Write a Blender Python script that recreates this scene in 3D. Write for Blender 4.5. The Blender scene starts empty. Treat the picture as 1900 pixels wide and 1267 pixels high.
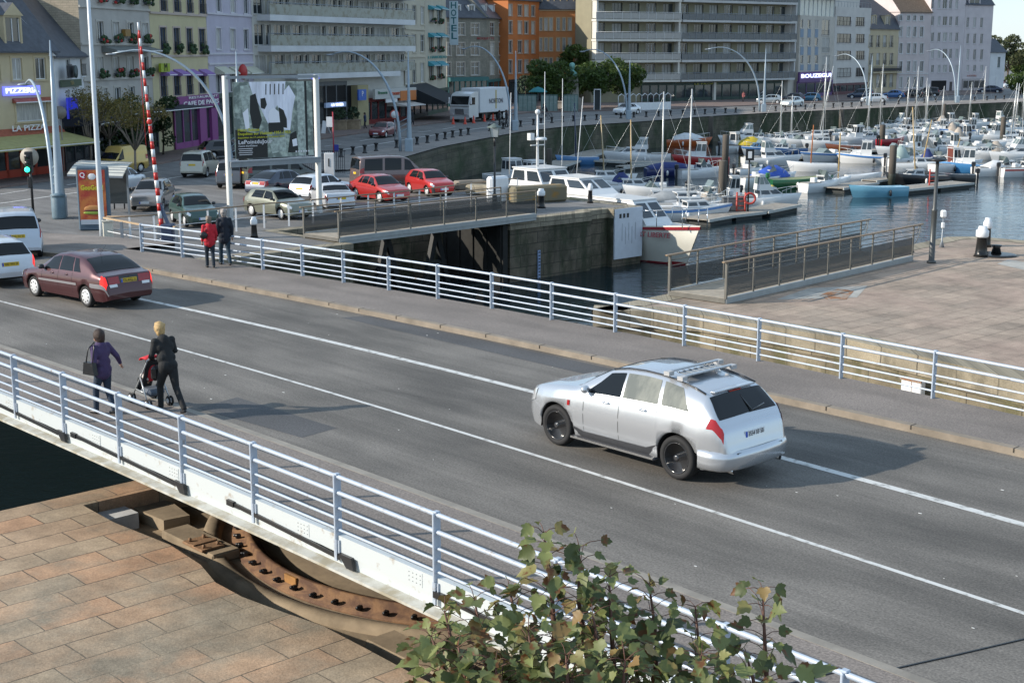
import bpy, bmesh, math, random
from math import sin, cos, pi, radians, sqrt, atan2, hypot
from mathutils import Vector, Matrix
random.seed(7)
C = bpy.context.scene.collection
S = bpy.context.scene
# ---------------------------------------------------------------- camera
F, H, TILT = 2600.0, 7.1, math.atan((633 - 90) / 2600.0)
cd = bpy.data.cameras.new('camera'); cam = bpy.data.objects.new('camera', cd); C.objects.link(cam)
cam.location = (0, 0, H); cam.rotation_euler = (pi / 2 - TILT, 0, 0)
cd.sensor_width = 36; cd.lens = 36 * F / 1900; cd.clip_start = 0.2; cd.clip_end = 3000
S.camera = cam
S.render.resolution_x = 1024; S.render.resolution_y = 682
# ---------------------------------------------------------------- light
SUN_EL, SHD = radians(25), radians(11)          # SHD: direction the shadows fall, measured from +X
w = bpy.data.worlds.new('World'); S.world = w; w.use_nodes = True
nt = w.node_tree; bg = nt.nodes['Background']
sky = nt.nodes.new('ShaderNodeTexSky'); sky.sky_type = 'NISHITA'; sky.sun_disc = False
sky.sun_elevation = SUN_EL; sky.air_density = 1.0; sky.dust_density = 0.2; sky.ozone_density = 1.4
sdir = Vector((-cos(SHD) * cos(SUN_EL), -sin(SHD) * cos(SUN_EL), sin(SUN_EL)))   # towards the sun
sky.sun_rotation = atan2(sdir.x, sdir.y)
hz = nt.nodes.new('ShaderNodeMix'); hz.data_type = 'RGBA'; hz.inputs[0].default_value = .8; hz.inputs[7].default_value = (1.6, 2.15, 2.75, 1)      # thin high haze evens the sky out
nt.links.new(sky.outputs[0], hz.inputs[6]); nt.links.new(hz.outputs[2], bg.inputs[0]); bg.inputs[1].default_value = 0.15
sl = bpy.data.lights.new('sun', 'SUN'); sl.energy = 2.8; sl.angle = radians(0.6); sl.color = (1, 0.91, 0.79)
so = bpy.data.objects.new('sun', sl); C.objects.link(so); so.rotation_euler = sdir.to_track_quat('Z', 'Y').to_euler()
S.view_settings.view_transform = 'Standard'; S.view_settings.look = 'None'
S.view_settings.exposure = 1.1; S.view_settings.gamma = 1
# ---------------------------------------------------------------- pixels of the survey -> points on real planes
st, ct = sin(TILT), cos(TILT)
A0 = radians(-47); UX, UY = cos(A0), sin(A0)
def W(x, y, z=0.0):
    d = (x - 950) / F; e = (y - 633.5) / F
    k = (H - z) / (st + e * ct); return (d * k, (ct - e * st) * k)
def toUV(p): return (p[0] * UX + p[1] * UY, -p[0] * UY + p[1] * UX)
def XY(u, v): return (u * UX - v * UY, u * UY + v * UX)
def UVp(x, y, z=0.0): return toUV(W(x, y, z))
def sm(t): t = max(0.0, min(1.0, t)); return t * t * (3 - 2 * t)
QZ, WZ, PZR, PZL, RZ = -1.0, -4.0, -0.6, -1.7, -2.02
def G(p):
    u, v = toUV(p); return QZ * max(sm((-43 - u) / 22), sm((v - 25.9) / 1.5))
def at(x, y):
    z = QZ
    for i in range(12):
        p = W(x, y, z); z = G(p)
    return (p[0], p[1], z)
def aq(x, y, z=QZ): p = W(x, y, z); return (p[0], p[1], z)
def hgt(x, ytop, P):
    """height above z of the point that shows at row ytop straight above ground point P"""
    Y = P[1]; t = (ytop - 633.5) / F
    # (−h*ct − Y*st)/(Y*ct − h*st) = t ,  h = Z-H ; screen y downwards
    h = -(Y * st + t * Y * ct) / (ct - t * st) if True else 0
    # derive: yc = -(h*ct) - Y*st ; zc = Y*ct - h*st ; t = yc/zc
    h = (-Y * st - t * Y * ct) / (ct - t * st)
    return h + H
# ---------------------------------------------------------------- mesh helper
class MB:
    def __init__(s): s.v = []; s.f = []; s.m = []; s.sm = []
    def add(s, vs, fs, mi=0, smooth=False, M=None):
        b = len(s.v)
        s.v += [tuple(M @ Vector(p)) for p in vs] if M else [tuple(p) for p in vs]
        s.f += [tuple(b + i for i in f) for f in fs]; s.m += [mi] * len(fs); s.sm += [smooth] * len(fs)
        return s
    def box(s, c, d, mi=0, rz=0, M=None, bev=0):
        x, y, z = d[0] / 2, d[1] / 2, d[2] / 2
        if bev:
            b = min(bev, x * .9, y * .9, z * .9); vs = []
            for sx in (-1, 1):
                for sy in (-1, 1):
                    for sz in (-1, 1):
                        vs += [(sx * x, sy * (y - b), sz * (z - b)), (sx * (x - b), sy * y, sz * (z - b)), (sx * (x - b), sy * (y - b), sz * z)]
            bm = bmesh.new()
            for p in vs: bm.verts.new(p)
            r = bmesh.ops.convex_hull(bm, input=bm.verts); bm.verts.index_update()
            vs = [tuple(p.co) for p in bm.verts]; fs = [[q.index for q in f.verts] for f in bm.faces]; bm.free()
        else:
            vs = [(-x, -y, -z), (x, -y, -z), (x, y, -z), (-x, y, -z), (-x, -y, z), (x, -y, z), (x, y, z), (-x, y, z)]
            fs = [(0, 3, 2, 1), (4, 5, 6, 7), (0, 1, 5, 4), (1, 2, 6, 5), (2, 3, 7, 6), (3, 0, 4, 7)]
        T = Matrix.Translation(c) @ Matrix.Rotation(rz, 4, 'Z')
        return s.add(vs, fs, mi, False, (M @ T) if M else T)
    def tube(s, pts, r, n=8, mi=0, smooth=True, cap=True, M=None):
        pts = [Vector(p) for p in pts]; rs = r if isinstance(r, (list, tuple)) else [r] * len(pts)
        vs = []; fs = []; up = None
        for i, p in enumerate(pts):
            d = (pts[min(i + 1, len(pts) - 1)] - pts[max(i - 1, 0)]).normalized()
            if up is None: up = Vector((0, 0, 1)) if abs(d.z) < .9 else Vector((1, 0, 0))
            a = d.cross(up)
            if a.length < 1e-4: a = d.orthogonal()
            a.normalize(); b = a.cross(d).normalized(); up = b
            for k in range(n):
                t = 2 * pi * k / n; vs.append(p + (a * cos(t) + b * sin(t)) * rs[i])
        for i in range(len(pts) - 1):
            for k in range(n):
                q = (k + 1) % n; fs.append((i * n + k, (i + 1) * n + k, (i + 1) * n + q, i * n + q))
        if cap: fs += [tuple(range(n)), tuple(range((len(pts) - 1) * n, len(pts) * n))[::-1]]
        return s.add(vs, fs, mi, smooth, M)
    def bar(s, p0, p1, w, h, mi=0, M=None):
        p0, p1 = Vector(p0), Vector(p1); d = p1 - p0; L = d.length; d.normalize()
        up = Vector((0, 0, 1)) if abs(d.z) < .95 else Vector((0, 1, 0))
        y = up.cross(d).normalized(); z = d.cross(y)
        R = Matrix((d, y, z)).transposed().to_4x4(); R.translation = (p0 + p1) / 2
        return s.box((0, 0, 0), (L, w, h), mi, 0, (M @ R) if M else R)
    def prism(s, poly, z0, z1, mi=0, M=None, smooth=False):
        n = len(poly); vs = [(p[0], p[1], z0) for p in poly] + [(p[0], p[1], z1) for p in poly]
        a = sum(poly[i][0] * poly[(i + 1) % n][1] - poly[(i + 1) % n][0] * poly[i][1] for i in range(n))
        fs = [tuple(range(n))[::-1], tuple(range(n, 2 * n))] + [(i, (i + 1) % n, n + (i + 1) % n, n + i) for i in range(n)]
        if a < 0: fs = [f[::-1] for f in fs]
        return s.add(vs, fs, mi, smooth, M)
    def lathe(s, prof, n=16, c=(0, 0, 0), mi=0, smooth=True, M=None):
        vs = []; fs = []; k0 = len(prof)
        for r, z in prof:
            for k in range(n): t = 2 * pi * k / n; vs.append((c[0] + r * cos(t), c[1] + r * sin(t), c[2] + z))
        for i in range(k0 - 1):
            for k in range(n): q = (k + 1) % n; fs.append((i * n + k, i * n + q, (i + 1) * n + q, (i + 1) * n + k))
        fs += [tuple(range(n))[::-1], tuple(range((k0 - 1) * n, k0 * n))]
        return s.add(vs, fs, mi, smooth, M)
    def grid(s, rows, mi=0, smooth=True, closed=False, M=None, flip=False):
        n = len(rows[0]); vs = [p for r in rows for p in r]; fs = []
        for i in range(len(rows) - 1):
            for k in range(n if closed else n - 1):
                q = (k + 1) % n; f = (i * n + k, i * n + q, (i + 1) * n + q, (i + 1) * n + k); fs.append(f[::-1] if flip else f)
        return s.add(vs, fs, mi, smooth, M)
    def ball(s, c, r, n=10, mi=0, M=None):
        r = r if isinstance(r, (tuple, list)) else (r, r, r); vs = []; fs = []; m = n // 2 + 1
        for i in range(m + 1):
            a = pi * i / m
            for k in range(n): t = 2 * pi * k / n; vs.append((c[0] + r[0] * sin(a) * cos(t), c[1] + r[1] * sin(a) * sin(t), c[2] + r[2] * cos(a)))
        for i in range(m):
            for k in range(n): q = (k + 1) % n; fs.append((i * n + k, (i + 1) * n + k, (i + 1) * n + q, i * n + q))
        return s.add(vs, fs, mi, True, M)
    def mesh(s, name, mats):
        me = bpy.data.meshes.new(name); me.from_pydata(s.v, [], s.f)
        for m in (mats if isinstance(mats, (list, tuple)) else [mats]): me.materials.append(m)
        me.polygons.foreach_set('material_index', s.m); me.polygons.foreach_set('use_smooth', s.sm); me.update()
        return me
def obj(name, mb, mats, parent=None, loc=None, rz=None, label=None):
    me = mb if isinstance(mb, bpy.types.Mesh) else mb.mesh(name, mats)
    o = bpy.data.objects.new(name, me); C.objects.link(o)
    if parent: o.parent = parent
    if loc: o.location = loc
    if rz is not None: o.rotation_euler = (0, 0, rz)
    if label: o['label'] = label
    return o
def tag(o, label, cat, group=None):
    o['label'] = label; o['category'] = cat
    if group: o['group'] = group
    return o
def thing(name, label, cat, loc=(0, 0, 0), rz=0, group=None, sc=None):
    o = bpy.data.objects.new(name, None); C.objects.link(o); o.empty_display_size = .3
    o.location = loc; o.rotation_euler = (0, 0, rz)
    if sc: o.scale = (sc, sc, sc)
    return tag(o, label, cat, group)
def struct(o, kind='structure'): o['kind'] = kind; return o
def dup(root, loc=None, rz=None, label=None, group=None):
    r = root.copy(); C.objects.link(r)
    for ch in list(root.children):
        c = ch.copy(); C.objects.link(c); c.parent = r
        for g in list(ch.children): d = g.copy(); C.objects.link(d); d.parent = c
    if loc: r.location = loc
    if rz is not None: r.rotation_euler = (0, 0, rz)
    if label: r['label'] = label
    if group: r['group'] = group
    return r
# ---------------------------------------------------------------- materials
def _n(nt, t, **k):
    n = nt.nodes.new(t)
    for a, b in k.items():
        if a.startswith('i_'): n.inputs[a[2:].replace('_', ' ')].default_value = b
        else: setattr(n, a, b)
    return n
MC = {}
def mat(name, col, rough=.6, metal=0, var=.15, sc=3.0, bump=0, coat=0, spec=.5, emit=0, alpha=1, trans=0, streak=0, space='Object', bsc=None, col2=None, thr=.5):
    if name in MC: return MC[name]
    m = bpy.data.materials.new(name); m.use_nodes = True; MC[name] = m
    nt = m.node_tree; b = nt.nodes['Principled BSDF']; L = nt.links
    b.inputs['Roughness'].default_value = rough; b.inputs['Metallic'].default_value = metal
    b.inputs['Coat Weight'].default_value = coat; b.inputs['Coat Roughness'].default_value = .05
    b.inputs['Specular IOR Level'].default_value = spec
    b.inputs['Transmission Weight'].default_value = trans; b.inputs['Alpha'].default_value = alpha
    b.inputs['Base Color'].default_value = (*col, 1)
    if emit: b.inputs['Emission Color'].default_value = (*col, 1); b.inputs['Emission Strength'].default_value = emit
    if var or bump or col2:
        tc = _n(nt, 'ShaderNodeTexCoord')
        mp = _n(nt, 'ShaderNodeMapping'); mp.inputs['Scale'].default_value = (sc, sc, sc * (.15 if streak else 1)); L.new(tc.outputs[space], mp.inputs[0])
        n1 = _n(nt, 'ShaderNodeTexNoise'); n1.inputs['Scale'].default_value = 1; n1.inputs['Detail'].default_value = 6; n1.inputs['Roughness'].default_value = .62
        L.new(mp.outputs[0], n1.inputs[0])
        cr = _n(nt, 'ShaderNodeValToRGB')
        c2 = col2 if col2 else tuple(c * (1 + var) for c in col); c1 = col if col2 else tuple(c * (1 - var) for c in col)
        cr.color_ramp.elements[0].position = thr - .2 if not col2 else thr - .08; cr.color_ramp.elements[0].color = (*c1, 1)
        cr.color_ramp.elements[1].position = thr + .2 if not col2 else thr + .08; cr.color_ramp.elements[1].color = (*c2, 1)
        L.new(n1.outputs[0], cr.inputs[0]); L.new(cr.outputs[0], b.inputs['Base Color'])
        if bump:
            n2 = _n(nt, 'ShaderNodeTexNoise'); n2.inputs['Scale'].default_value = bsc or sc * 6; n2.inputs['Detail'].default_value = 4
            L.new(tc.outputs[space], n2.inputs[0])
            bp = _n(nt, 'ShaderNodeBump'); bp.inputs['Strength'].default_value = bump; bp.inputs['Distance'].default_value = .02
            L.new(n2.outputs[0], bp.inputs['Height']); L.new(bp.outputs[0], b.inputs['Normal'])
    return m
def flat(name, col, rough=.6, **k): return mat(name, col, rough, var=0, **k)
def facing(m): return m
def paint(col, name=None):
    return mat(name or 'paint_%d_%d_%d' % tuple(int(c * 255) for c in col), col, .32, .35, var=.03, sc=2, coat=.9)
GLASS = mat('window_glass', (.035, .045, .05), .06, 0, var=.2, sc=.6, spec=.8)
CGLASS = mat('car_glass', (.008, .010, .012), .03, 0, var=.0, spec=.35)
DARK = flat('dark_interior', (.012, .012, .013), .9)
RUBBER = mat('rubber', (.014, .014, .015), .8, var=.2, sc=8)
BLACKM = mat('black_metal', (.015, .016, .018), .4, var=.2)
STEEL = mat('grey_steel', (.26, .29, .32), .45, .4, var=.1)
WHITE = mat('white_paint', (.72, .73, .74), .45, var=.06)
CHROME = flat('chrome', (.7, .7, .7), .12, metal=1)
# ---------------------------------------------------------------- writing
_fc = {}
def text(s, size, m, parent=None, loc=(0, 0, 0), rot=(0, 0, 0), name='lettering', ext=.004, align='CENTER', bold=.0, width=None):
    """real letters turned into a mesh"""
    cu = bpy.data.curves.new(name, 'FONT'); cu.body = s; cu.size = size; cu.extrude = ext; cu.align_x = align; cu.align_y = 'CENTER'; cu.offset = bold * size; cu.resolution_u = 2
    t = bpy.data.objects.new(name, cu); C.objects.link(t); dg = bpy.context.evaluated_depsgraph_get()
    me = bpy.data.meshes.new_from_object(t.evaluated_get(dg)); bpy.data.objects.remove(t); bpy.data.curves.remove(cu)
    if width and me.vertices:
        xs = [v.co.x for v in me.vertices]; k = width / max(1e-6, max(xs) - min(xs))
        for v in me.vertices: v.co.x *= k
    me.materials.clear(); me.materials.append(m)
    o = bpy.data.objects.new(name, me); C.objects.link(o); o.parent = parent; o.location = loc; o.rotation_euler = rot
    return o
# ---------------------------------------------------------------- ground materials
def asphalt(name, base, patch=.25, streak=True):
    m = bpy.data.materials.new(name); m.use_nodes = True; nt = m.node_tree; L = nt.links; b = nt.nodes['Principled BSDF']
    b.inputs['Roughness'].default_value = .82
    tc = _n(nt, 'ShaderNodeTexCoord')
    def noise(scale, sx, sy, det=5):
        mp = _n(nt, 'ShaderNodeMapping'); mp.inputs['Scale'].default_value = (sx, sy, 1); L.new(tc.outputs['Object'], mp.inputs[0])
        n = _n(nt, 'ShaderNodeTexNoise'); n.inputs['Scale'].default_value = scale; n.inputs['Detail'].default_value = det; L.new(mp.outputs[0], n.inputs[0]); return n.outputs[0]
    def mr(s, a, c, lo, hi):
        n = _n(nt, 'ShaderNodeMapRange'); L.new(s, n.inputs[0]); n.inputs[1].default_value = a; n.inputs[2].default_value = c; n.inputs[3].default_value = lo; n.inputs[4].default_value = hi; return n.outputs[0]
    def mul(a, c): n = _n(nt, 'ShaderNodeMath', operation='MULTIPLY'); L.new(a, n.inputs[0]); L.new(c, n.inputs[1]); return n.outputs[0]
    v = mr(noise(1, .25, .45), .35, .65, 1 - patch, 1 + patch)
    v = mul(v, mr(noise(30, 1, 1, 3), .3, .7, .66, 1.34)); v = mul(v, mr(noise(1.1, .5, .8, 7), .4, .68, .9, 1.12)); v = mul(v, mr(noise(.55, .3, 1.3, 8), .56, .68, 1, .80))
    v = mul(v, mr(noise(14, 1, 1, 3), .3, .7, .9, 1.1))
    if streak: v = mul(v, mr(noise(1, .05, 1.5, 3), .35, .65, .84, 1.12)); v = mul(v, mr(noise(3, .2, 2.5, 3), .35, .65, .93, 1.06))
    mx = _n(nt, 'ShaderNodeVectorMath', operation='SCALE'); mx.inputs[0].default_value = base; L.new(v, mx.inputs['Scale']); L.new(mx.outputs[0], b.inputs['Base Color'])
    bp = _n(nt, 'ShaderNodeBump'); bp.inputs['Strength'].default_value = .35; bp.inputs['Distance'].default_value = .01; L.new(noise(90, 1, 1, 2), bp.inputs['Height']); L.new(bp.outputs[0], b.inputs['Normal'])
    return m
def slabs(name, c1, c2, mortar, bw, bh, rot=pi / 2, msz=.012, bump=.4, moss=None, vertical=False, dirt=.3, rough=.85):
    m = bpy.data.materials.new(name); m.use_nodes = True; nt = m.node_tree; L = nt.links; b = nt.nodes['Principled BSDF']
    b.inputs['Roughness'].default_value = rough; b.inputs['Specular IOR Level'].default_value = .3
    tc = _n(nt, 'ShaderNodeTexCoord'); src = tc.outputs['Object']
    if vertical:                      # walls: use distance along the wall (x or y) and height
        sp = _n(nt, 'ShaderNodeSeparateXYZ'); L.new(src, sp.inputs[0]); cb = _n(nt, 'ShaderNodeCombineXYZ')
        ad = _n(nt, 'ShaderNodeMath', operation='ADD'); L.new(sp.outputs[0], ad.inputs[0]); L.new(sp.outputs[1], ad.inputs[1])
        L.new(ad.outputs[0], cb.inputs[0]); L.new(sp.outputs[2], cb.inputs[1]); src2 = cb.outputs[0]; rot = 0
    else: src2 = src
    wn = _n(nt, 'ShaderNodeTexNoise'); wn.inputs['Scale'].default_value = 1.3; L.new(src2, wn.inputs[0])
    wa = _n(nt, 'ShaderNodeVectorMath', operation='SCALE'); wa.inputs['Scale'].default_value = .07; L.new(wn.outputs['Color'], wa.inputs[0])
    wb = _n(nt, 'ShaderNodeVectorMath', operation='ADD'); L.new(src2, wb.inputs[0]); L.new(wa.outputs[0], wb.inputs[1])
    mp = _n(nt, 'ShaderNodeMapping'); mp.inputs['Rotation'].default_value = (0, 0, rot); L.new(wb.outputs[0], mp.inputs[0])
    br = _n(nt, 'ShaderNodeTexBrick'); br.inputs['Scale'].default_value = 1; br.inputs['Brick Width'].default_value = bw; br.inputs['Row Height'].default_value = bh
    br.inputs['Mortar Size'].default_value = msz; br.inputs['Mortar Smooth'].default_value = .3; br.inputs['Bias'].default_value = 0
    br.inputs['Color1'].default_value = (*c1, 1); br.inputs['Color2'].default_value = (*c2, 1); br.inputs['Mortar'].default_value = (*mortar, 1); br.offset_frequency = 2; br.offset = .37
    L.new(mp.outputs[0], br.inputs[0])
    n1 = _n(nt, 'ShaderNodeTexNoise'); n1.inputs['Scale'].default_value = .9; n1.inputs['Detail'].default_value = 7; n1.inputs['Roughness'].default_value = .7; L.new(src2, n1.inputs[0])
    r1 = _n(nt, 'ShaderNodeMapRange'); L.new(n1.outputs[0], r1.inputs[0]); r1.inputs[1].default_value = .3; r1.inputs[2].default_value = .7; r1.inputs[3].default_value = 1 - dirt; r1.inputs[4].default_value = 1 + dirt
    n2 = _n(nt, 'ShaderNodeTexNoise'); n2.inputs['Scale'].default_value = 28; n2.inputs['Detail'].default_value = 3; L.new(src2, n2.inputs[0])
    r2 = _n(nt, 'ShaderNodeMapRange'); L.new(n2.outputs[0], r2.inputs[0]); r2.inputs[1].default_value = .3; r2.inputs[2].default_value = .7; r2.inputs[3].default_value = .84; r2.inputs[4].default_value = 1.16
    mu = _n(nt, 'ShaderNodeMath', operation='MULTIPLY'); L.new(r1.outputs[0], mu.inputs[0]); L.new(r2.outputs[0], mu.inputs[1])
    sc = _n(nt, 'ShaderNodeVectorMath', operation='SCALE'); L.new(br.outputs[0], sc.inputs[0]); L.new(mu.outputs[0], sc.inputs['Scale']); out = sc.outputs[0]
    if moss:                          # a second tone by patches: (colour, scale, threshold, xyz stretch)
        mp2 = _n(nt, 'ShaderNodeMapping'); mp2.inputs['Scale'].default_value = moss[3]; L.new(src2, mp2.inputs[0])
        n3 = _n(nt, 'ShaderNodeTexNoise'); n3.inputs['Scale'].default_value = moss[1]; n3.inputs['Detail'].default_value = 8; n3.inputs['Roughness'].default_value = .65; L.new(mp2.outputs[0], n3.inputs[0])
        r3 = _n(nt, 'ShaderNodeMapRange'); L.new(n3.outputs[0], r3.inputs[0]); r3.inputs[1].default_value = moss[2] - .08; r3.inputs[2].default_value = moss[2] + .08
        mx = _n(nt, 'ShaderNodeMix', data_type='RGBA'); L.new(r3.outputs[0], mx.inputs[0]); L.new(out, mx.inputs[6])
        sc2 = _n(nt, 'ShaderNodeVectorMath', operation='SCALE'); sc2.inputs[0].default_value = moss[0]; L.new(mu.outputs[0], sc2.inputs['Scale']); L.new(sc2.outputs[0], mx.inputs[7]); out = mx.outputs[2]
    L.new(out, b.inputs['Base Color'])
    inv = _n(nt, 'ShaderNodeMath', operation='SUBTRACT'); inv.inputs[0].default_value = 1; L.new(br.outputs['Fac'], inv.inputs[1])
    ad2 = _n(nt, 'ShaderNodeMath', operation='MULTIPLY_ADD'); L.new(n2.outputs[0], ad2.inputs[0]); ad2.inputs[1].default_value = .35; L.new(inv.outputs[0], ad2.inputs[2])
    bp = _n(nt, 'ShaderNodeBump'); bp.inputs['Strength'].default_value = bump; bp.inputs['Distance'].default_value = .02; L.new(ad2.outputs[0], bp.inputs['Height']); L.new(bp.outputs[0], b.inputs['Normal'])
    return m
M_ROAD = asphalt('road_asphalt', (.128, .118, .105))
M_PATCH = asphalt('fresh_asphalt', (.072, .072, .074), .1, False)
M_FOOT = asphalt('footway_asphalt', (.185, .160, .142), .12, False)
M_QUAYR = asphalt('quay_asphalt', (.16, .155, .15), .15)
M_KERB = mat('kerb_stone', (.215, .18, .14), .8, var=.3, sc=1.5, bump=.3)
M_KERBG = mat('kerb_stone_grey', (.24, .22, .19), .8, var=.25, sc=1.5, bump=.3)
M_LINE = mat('road_paint', (.20, .195, .18), .6, sc=5, col2=(.56, .56, .54), thr=.40)
M_PLAZA = slabs('plaza_slabs', (.40, .245, .15), (.33, .26, .18), (.095, .078, .06), 1.35, .68, moss=((.25, .21, .155), .35, .55, (1, 1, 1)), dirt=.34, bump=.8)
M_PLAZR = slabs('quay_slabs', (.35, .275, .215), (.27, .22, .175), (.13, .105, .08), 1.1, .62, rot=pi / 2, moss=((.33, .25, .20), .25, .56, (1, 1, 1)), dirt=.32, bump=.5)
M_WALL = slabs('dock_wall_stone', (.15, .125, .09), (.105, .09, .068), (.045, .04, .032), 1.15, .55, vertical=True, msz=.02, moss=((.045, .05, .03), .8, .52, (1, .35, 1)), dirt=.4)
M_COPE = slabs('coping_stone', (.30, .26, .19), (.25, .22, .165), (.08, .07, .055), 1.0, 1.2, vertical=True, msz=.018, moss=((.17, .15, .11), 1.5, .56, (1, .4, 1)), dirt=.3)
M_QWALL = slabs('quay_wall_stone', (.13, .12, .09), (.10, .095, .075), (.05, .048, .04), 1.2, .5, vertical=True, msz=.02, moss=((.04, .055, .03), .35, .5, (1, .6, 1)), dirt=.35)
M_CONC = mat('pit_concrete', (.25, .195, .13), .9, var=.35, sc=1.2, bump=.4)
M_RUST = mat('rusty_steel', (.10, .05, .028), .75, .2, sc=2.5, col2=(.21, .115, .055), thr=.52, bump=.3)
M_QPAVE = slabs('quay_pavement', (.25, .225, .205), (.215, .195, .18), (.12, .11, .1), 2.2, 1.3, rot=0, dirt=.15, bump=.1)
M_RPAVE = slabs('shop_pavement', (.20, .145, .125), (.16, .13, .12), (.1, .08, .07), 1.2, .8, rot=0, dirt=.15, bump=.1)
# water
def water():
    m = bpy.data.materials.new('water'); m.use_nodes = True; nt = m.node_tree; L = nt.links; b = nt.nodes['Principled BSDF']
    b.inputs['Base Color'].default_value = (.012, .022, .026, 1); b.inputs['Roughness'].default_value = .04; b.inputs['IOR'].default_value = 1.33; b.inputs['Specular IOR Level'].default_value = .6
    tc = _n(nt, 'ShaderNodeTexCoord'); hs = []
    for sc, sx, sy, det in ((.9, .55, 1.6, 3), (3.2, .6, 1.5, 3), (.12, 1, 1, 2)):
        mp = _n(nt, 'ShaderNodeMapping'); mp.inputs['Scale'].default_value = (sx, sy, 1); mp.inputs['Rotation'].default_value = (0, 0, .15); L.new(tc.outputs['Object'], mp.inputs[0])
        n = _n(nt, 'ShaderNodeTexNoise'); n.inputs['Scale'].default_value = sc; n.inputs['Detail'].default_value = det; L.new(mp.outputs[0], n.inputs[0]); hs.append(n.outputs[0])
    a = _n(nt, 'ShaderNodeMath', operation='MULTIPLY_ADD'); L.new(hs[1], a.inputs[0]); a.inputs[1].default_value = .3; L.new(hs[0], a.inputs[2])
    c = _n(nt, 'ShaderNodeMath', operation='MULTIPLY'); L.new(a.outputs[0], c.inputs[0]); L.new(hs[2], c.inputs[1])
    bp = _n(nt, 'ShaderNodeBump'); bp.inputs['Strength'].default_value = .55; bp.inputs['Distance'].default_value = .16; L.new(c.outputs[0], bp.inputs['Height']); L.new(bp.outputs[0], b.inputs['Normal'])
    return m
m = MB(); m.add([(-500, -60, WZ), (1500, -60, WZ), (1500, 1500, WZ), (-500, 1500, WZ)], [(0, 1, 2, 3)])
struct(obj('water', m, water()))
# ---------------------------------------------------------------- curves of the bridge in the (u, v) frame
def vK(u): return -.0012 * u * u - .0501 * u + 13.157 if u > -45 else 12.98         # near kerb
def vF(u): return min(-.0018 * u * u - .0611 * u + 22.47, 23.0) if u > -36 else 22.34 - .06 * (-36 - u) ** 1.0 * 1.1  # far kerb
def vR(u): return -.0037 * u * u - .1707 * u + 23.495                                 # far railing
def vN(u): return -.0011 * u * u - .0481 * u + 10.893                                 # near railing
def rng(a, b, n): return [a + (b - a) * i / n for i in range(n + 1)]
def strip(name, us, lo, hi, z, m, thick=0, parent=None):
    mb = MB(); zf = z if callable(z) else (lambda u, v: z); rows = []
    for u in us: rows.append([(u, lo(u), zf(u, lo(u))), (u, hi(u), zf(u, hi(u)))])
    mb.grid(rows, smooth=False, flip=True)
    if thick:
        for k in (0, 1): mb.grid([[r[k], (r[k][0], r[k][1], r[k][2] - thick)] for r in rows], smooth=False, flip=(k == 1))
    return obj(name, mb, m, parent, rz=None if parent else A0)
K = lambda c: (lambda u: c)
US = rng(-46, 20, 44)
struct(strip('road', US, vK, vF, 0.0, M_ROAD, .25))
struct(strip('near_footway', US, lambda u: vN(u) + .02, lambda u: vK(u) - .16, .13, M_FOOT, .3))
struct(strip('far_footway', US, lambda u: vF(u) + .18, lambda u: vR(u) + .12, .13, M_FOOT, .3))
struct(strip('near_kerb', US, lambda u: vK(u) - .159, lambda u: vK(u) + .0, .135, M_KERBG, .3))
struct(strip('far_kerb', US, lambda u: vF(u) - .0, lambda u: vF(u) + .179, .135, M_KERB, .3))
# markings
def wid(c, w_): return (lambda u: c(u) - w_ / 2, lambda u: c(u) + w_ / 2)
vW = lambda u: -.0025 * u * u - .109 * u + 18.7715
vT = lambda u: -.0019 * u * u - .0869 * u + 15.7862
struct(strip('wide_white_line', rng(-37.6, 20, 30), *wid(vW, .18), .004, M_LINE))
struct(strip('thin_white_line', rng(-46, 20, 30), *wid(vT, .095), .004, M_LINE))
# asphalt repairs
def poly(name, pts, z, m, th=0, loc=None):
    mb = MB()
    if th: mb.prism(pts, z - th, z)
    else:
        a = sum(pts[i][0] * pts[(i + 1) % len(pts)][1] - pts[(i + 1) % len(pts)][0] * pts[i][1] for i in range(len(pts)))
        mb.add([(p[0], p[1], z) for p in pts], [tuple(range(len(pts))) if a > 0 else tuple(range(len(pts)))[::-1]])
    return obj(name, mb, m)
def puv(px, z): return [UVp(x, y, z) for x, y in px]
o = poly('asphalt_repair', [(-30.3, 21.95), (-20.8, 21.95), (-20.5, 22.78), (-30.0, 22.70)], .003, M_PATCH); o.rotation_euler.z = A0; struct(o)
o = poly('asphalt_repair', puv([(365, 757), (440, 737), (625, 794), (560, 812)], 0), .003, M_PATCH); o.rotation_euler.z = A0; struct(o)
# expansion joint at the near end of the swing span
mb = MB(); J_ = puv([(1300, 1330), (1560, 1264), (1655, 1242), (1780, 1214), (1900, 1186), (2300, 1090)], 0); [mb.bar((a[0], a[1], .14 if i < 2 else .01), (b[0], b[1], .14 if i < 1 else .01), .022, .01) for i, (a, b) in enumerate(zip(J_[:-1], J_[1:]))]
struct(obj('expansion_joint', mb, [BLACKM, STEEL], rz=A0))
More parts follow.
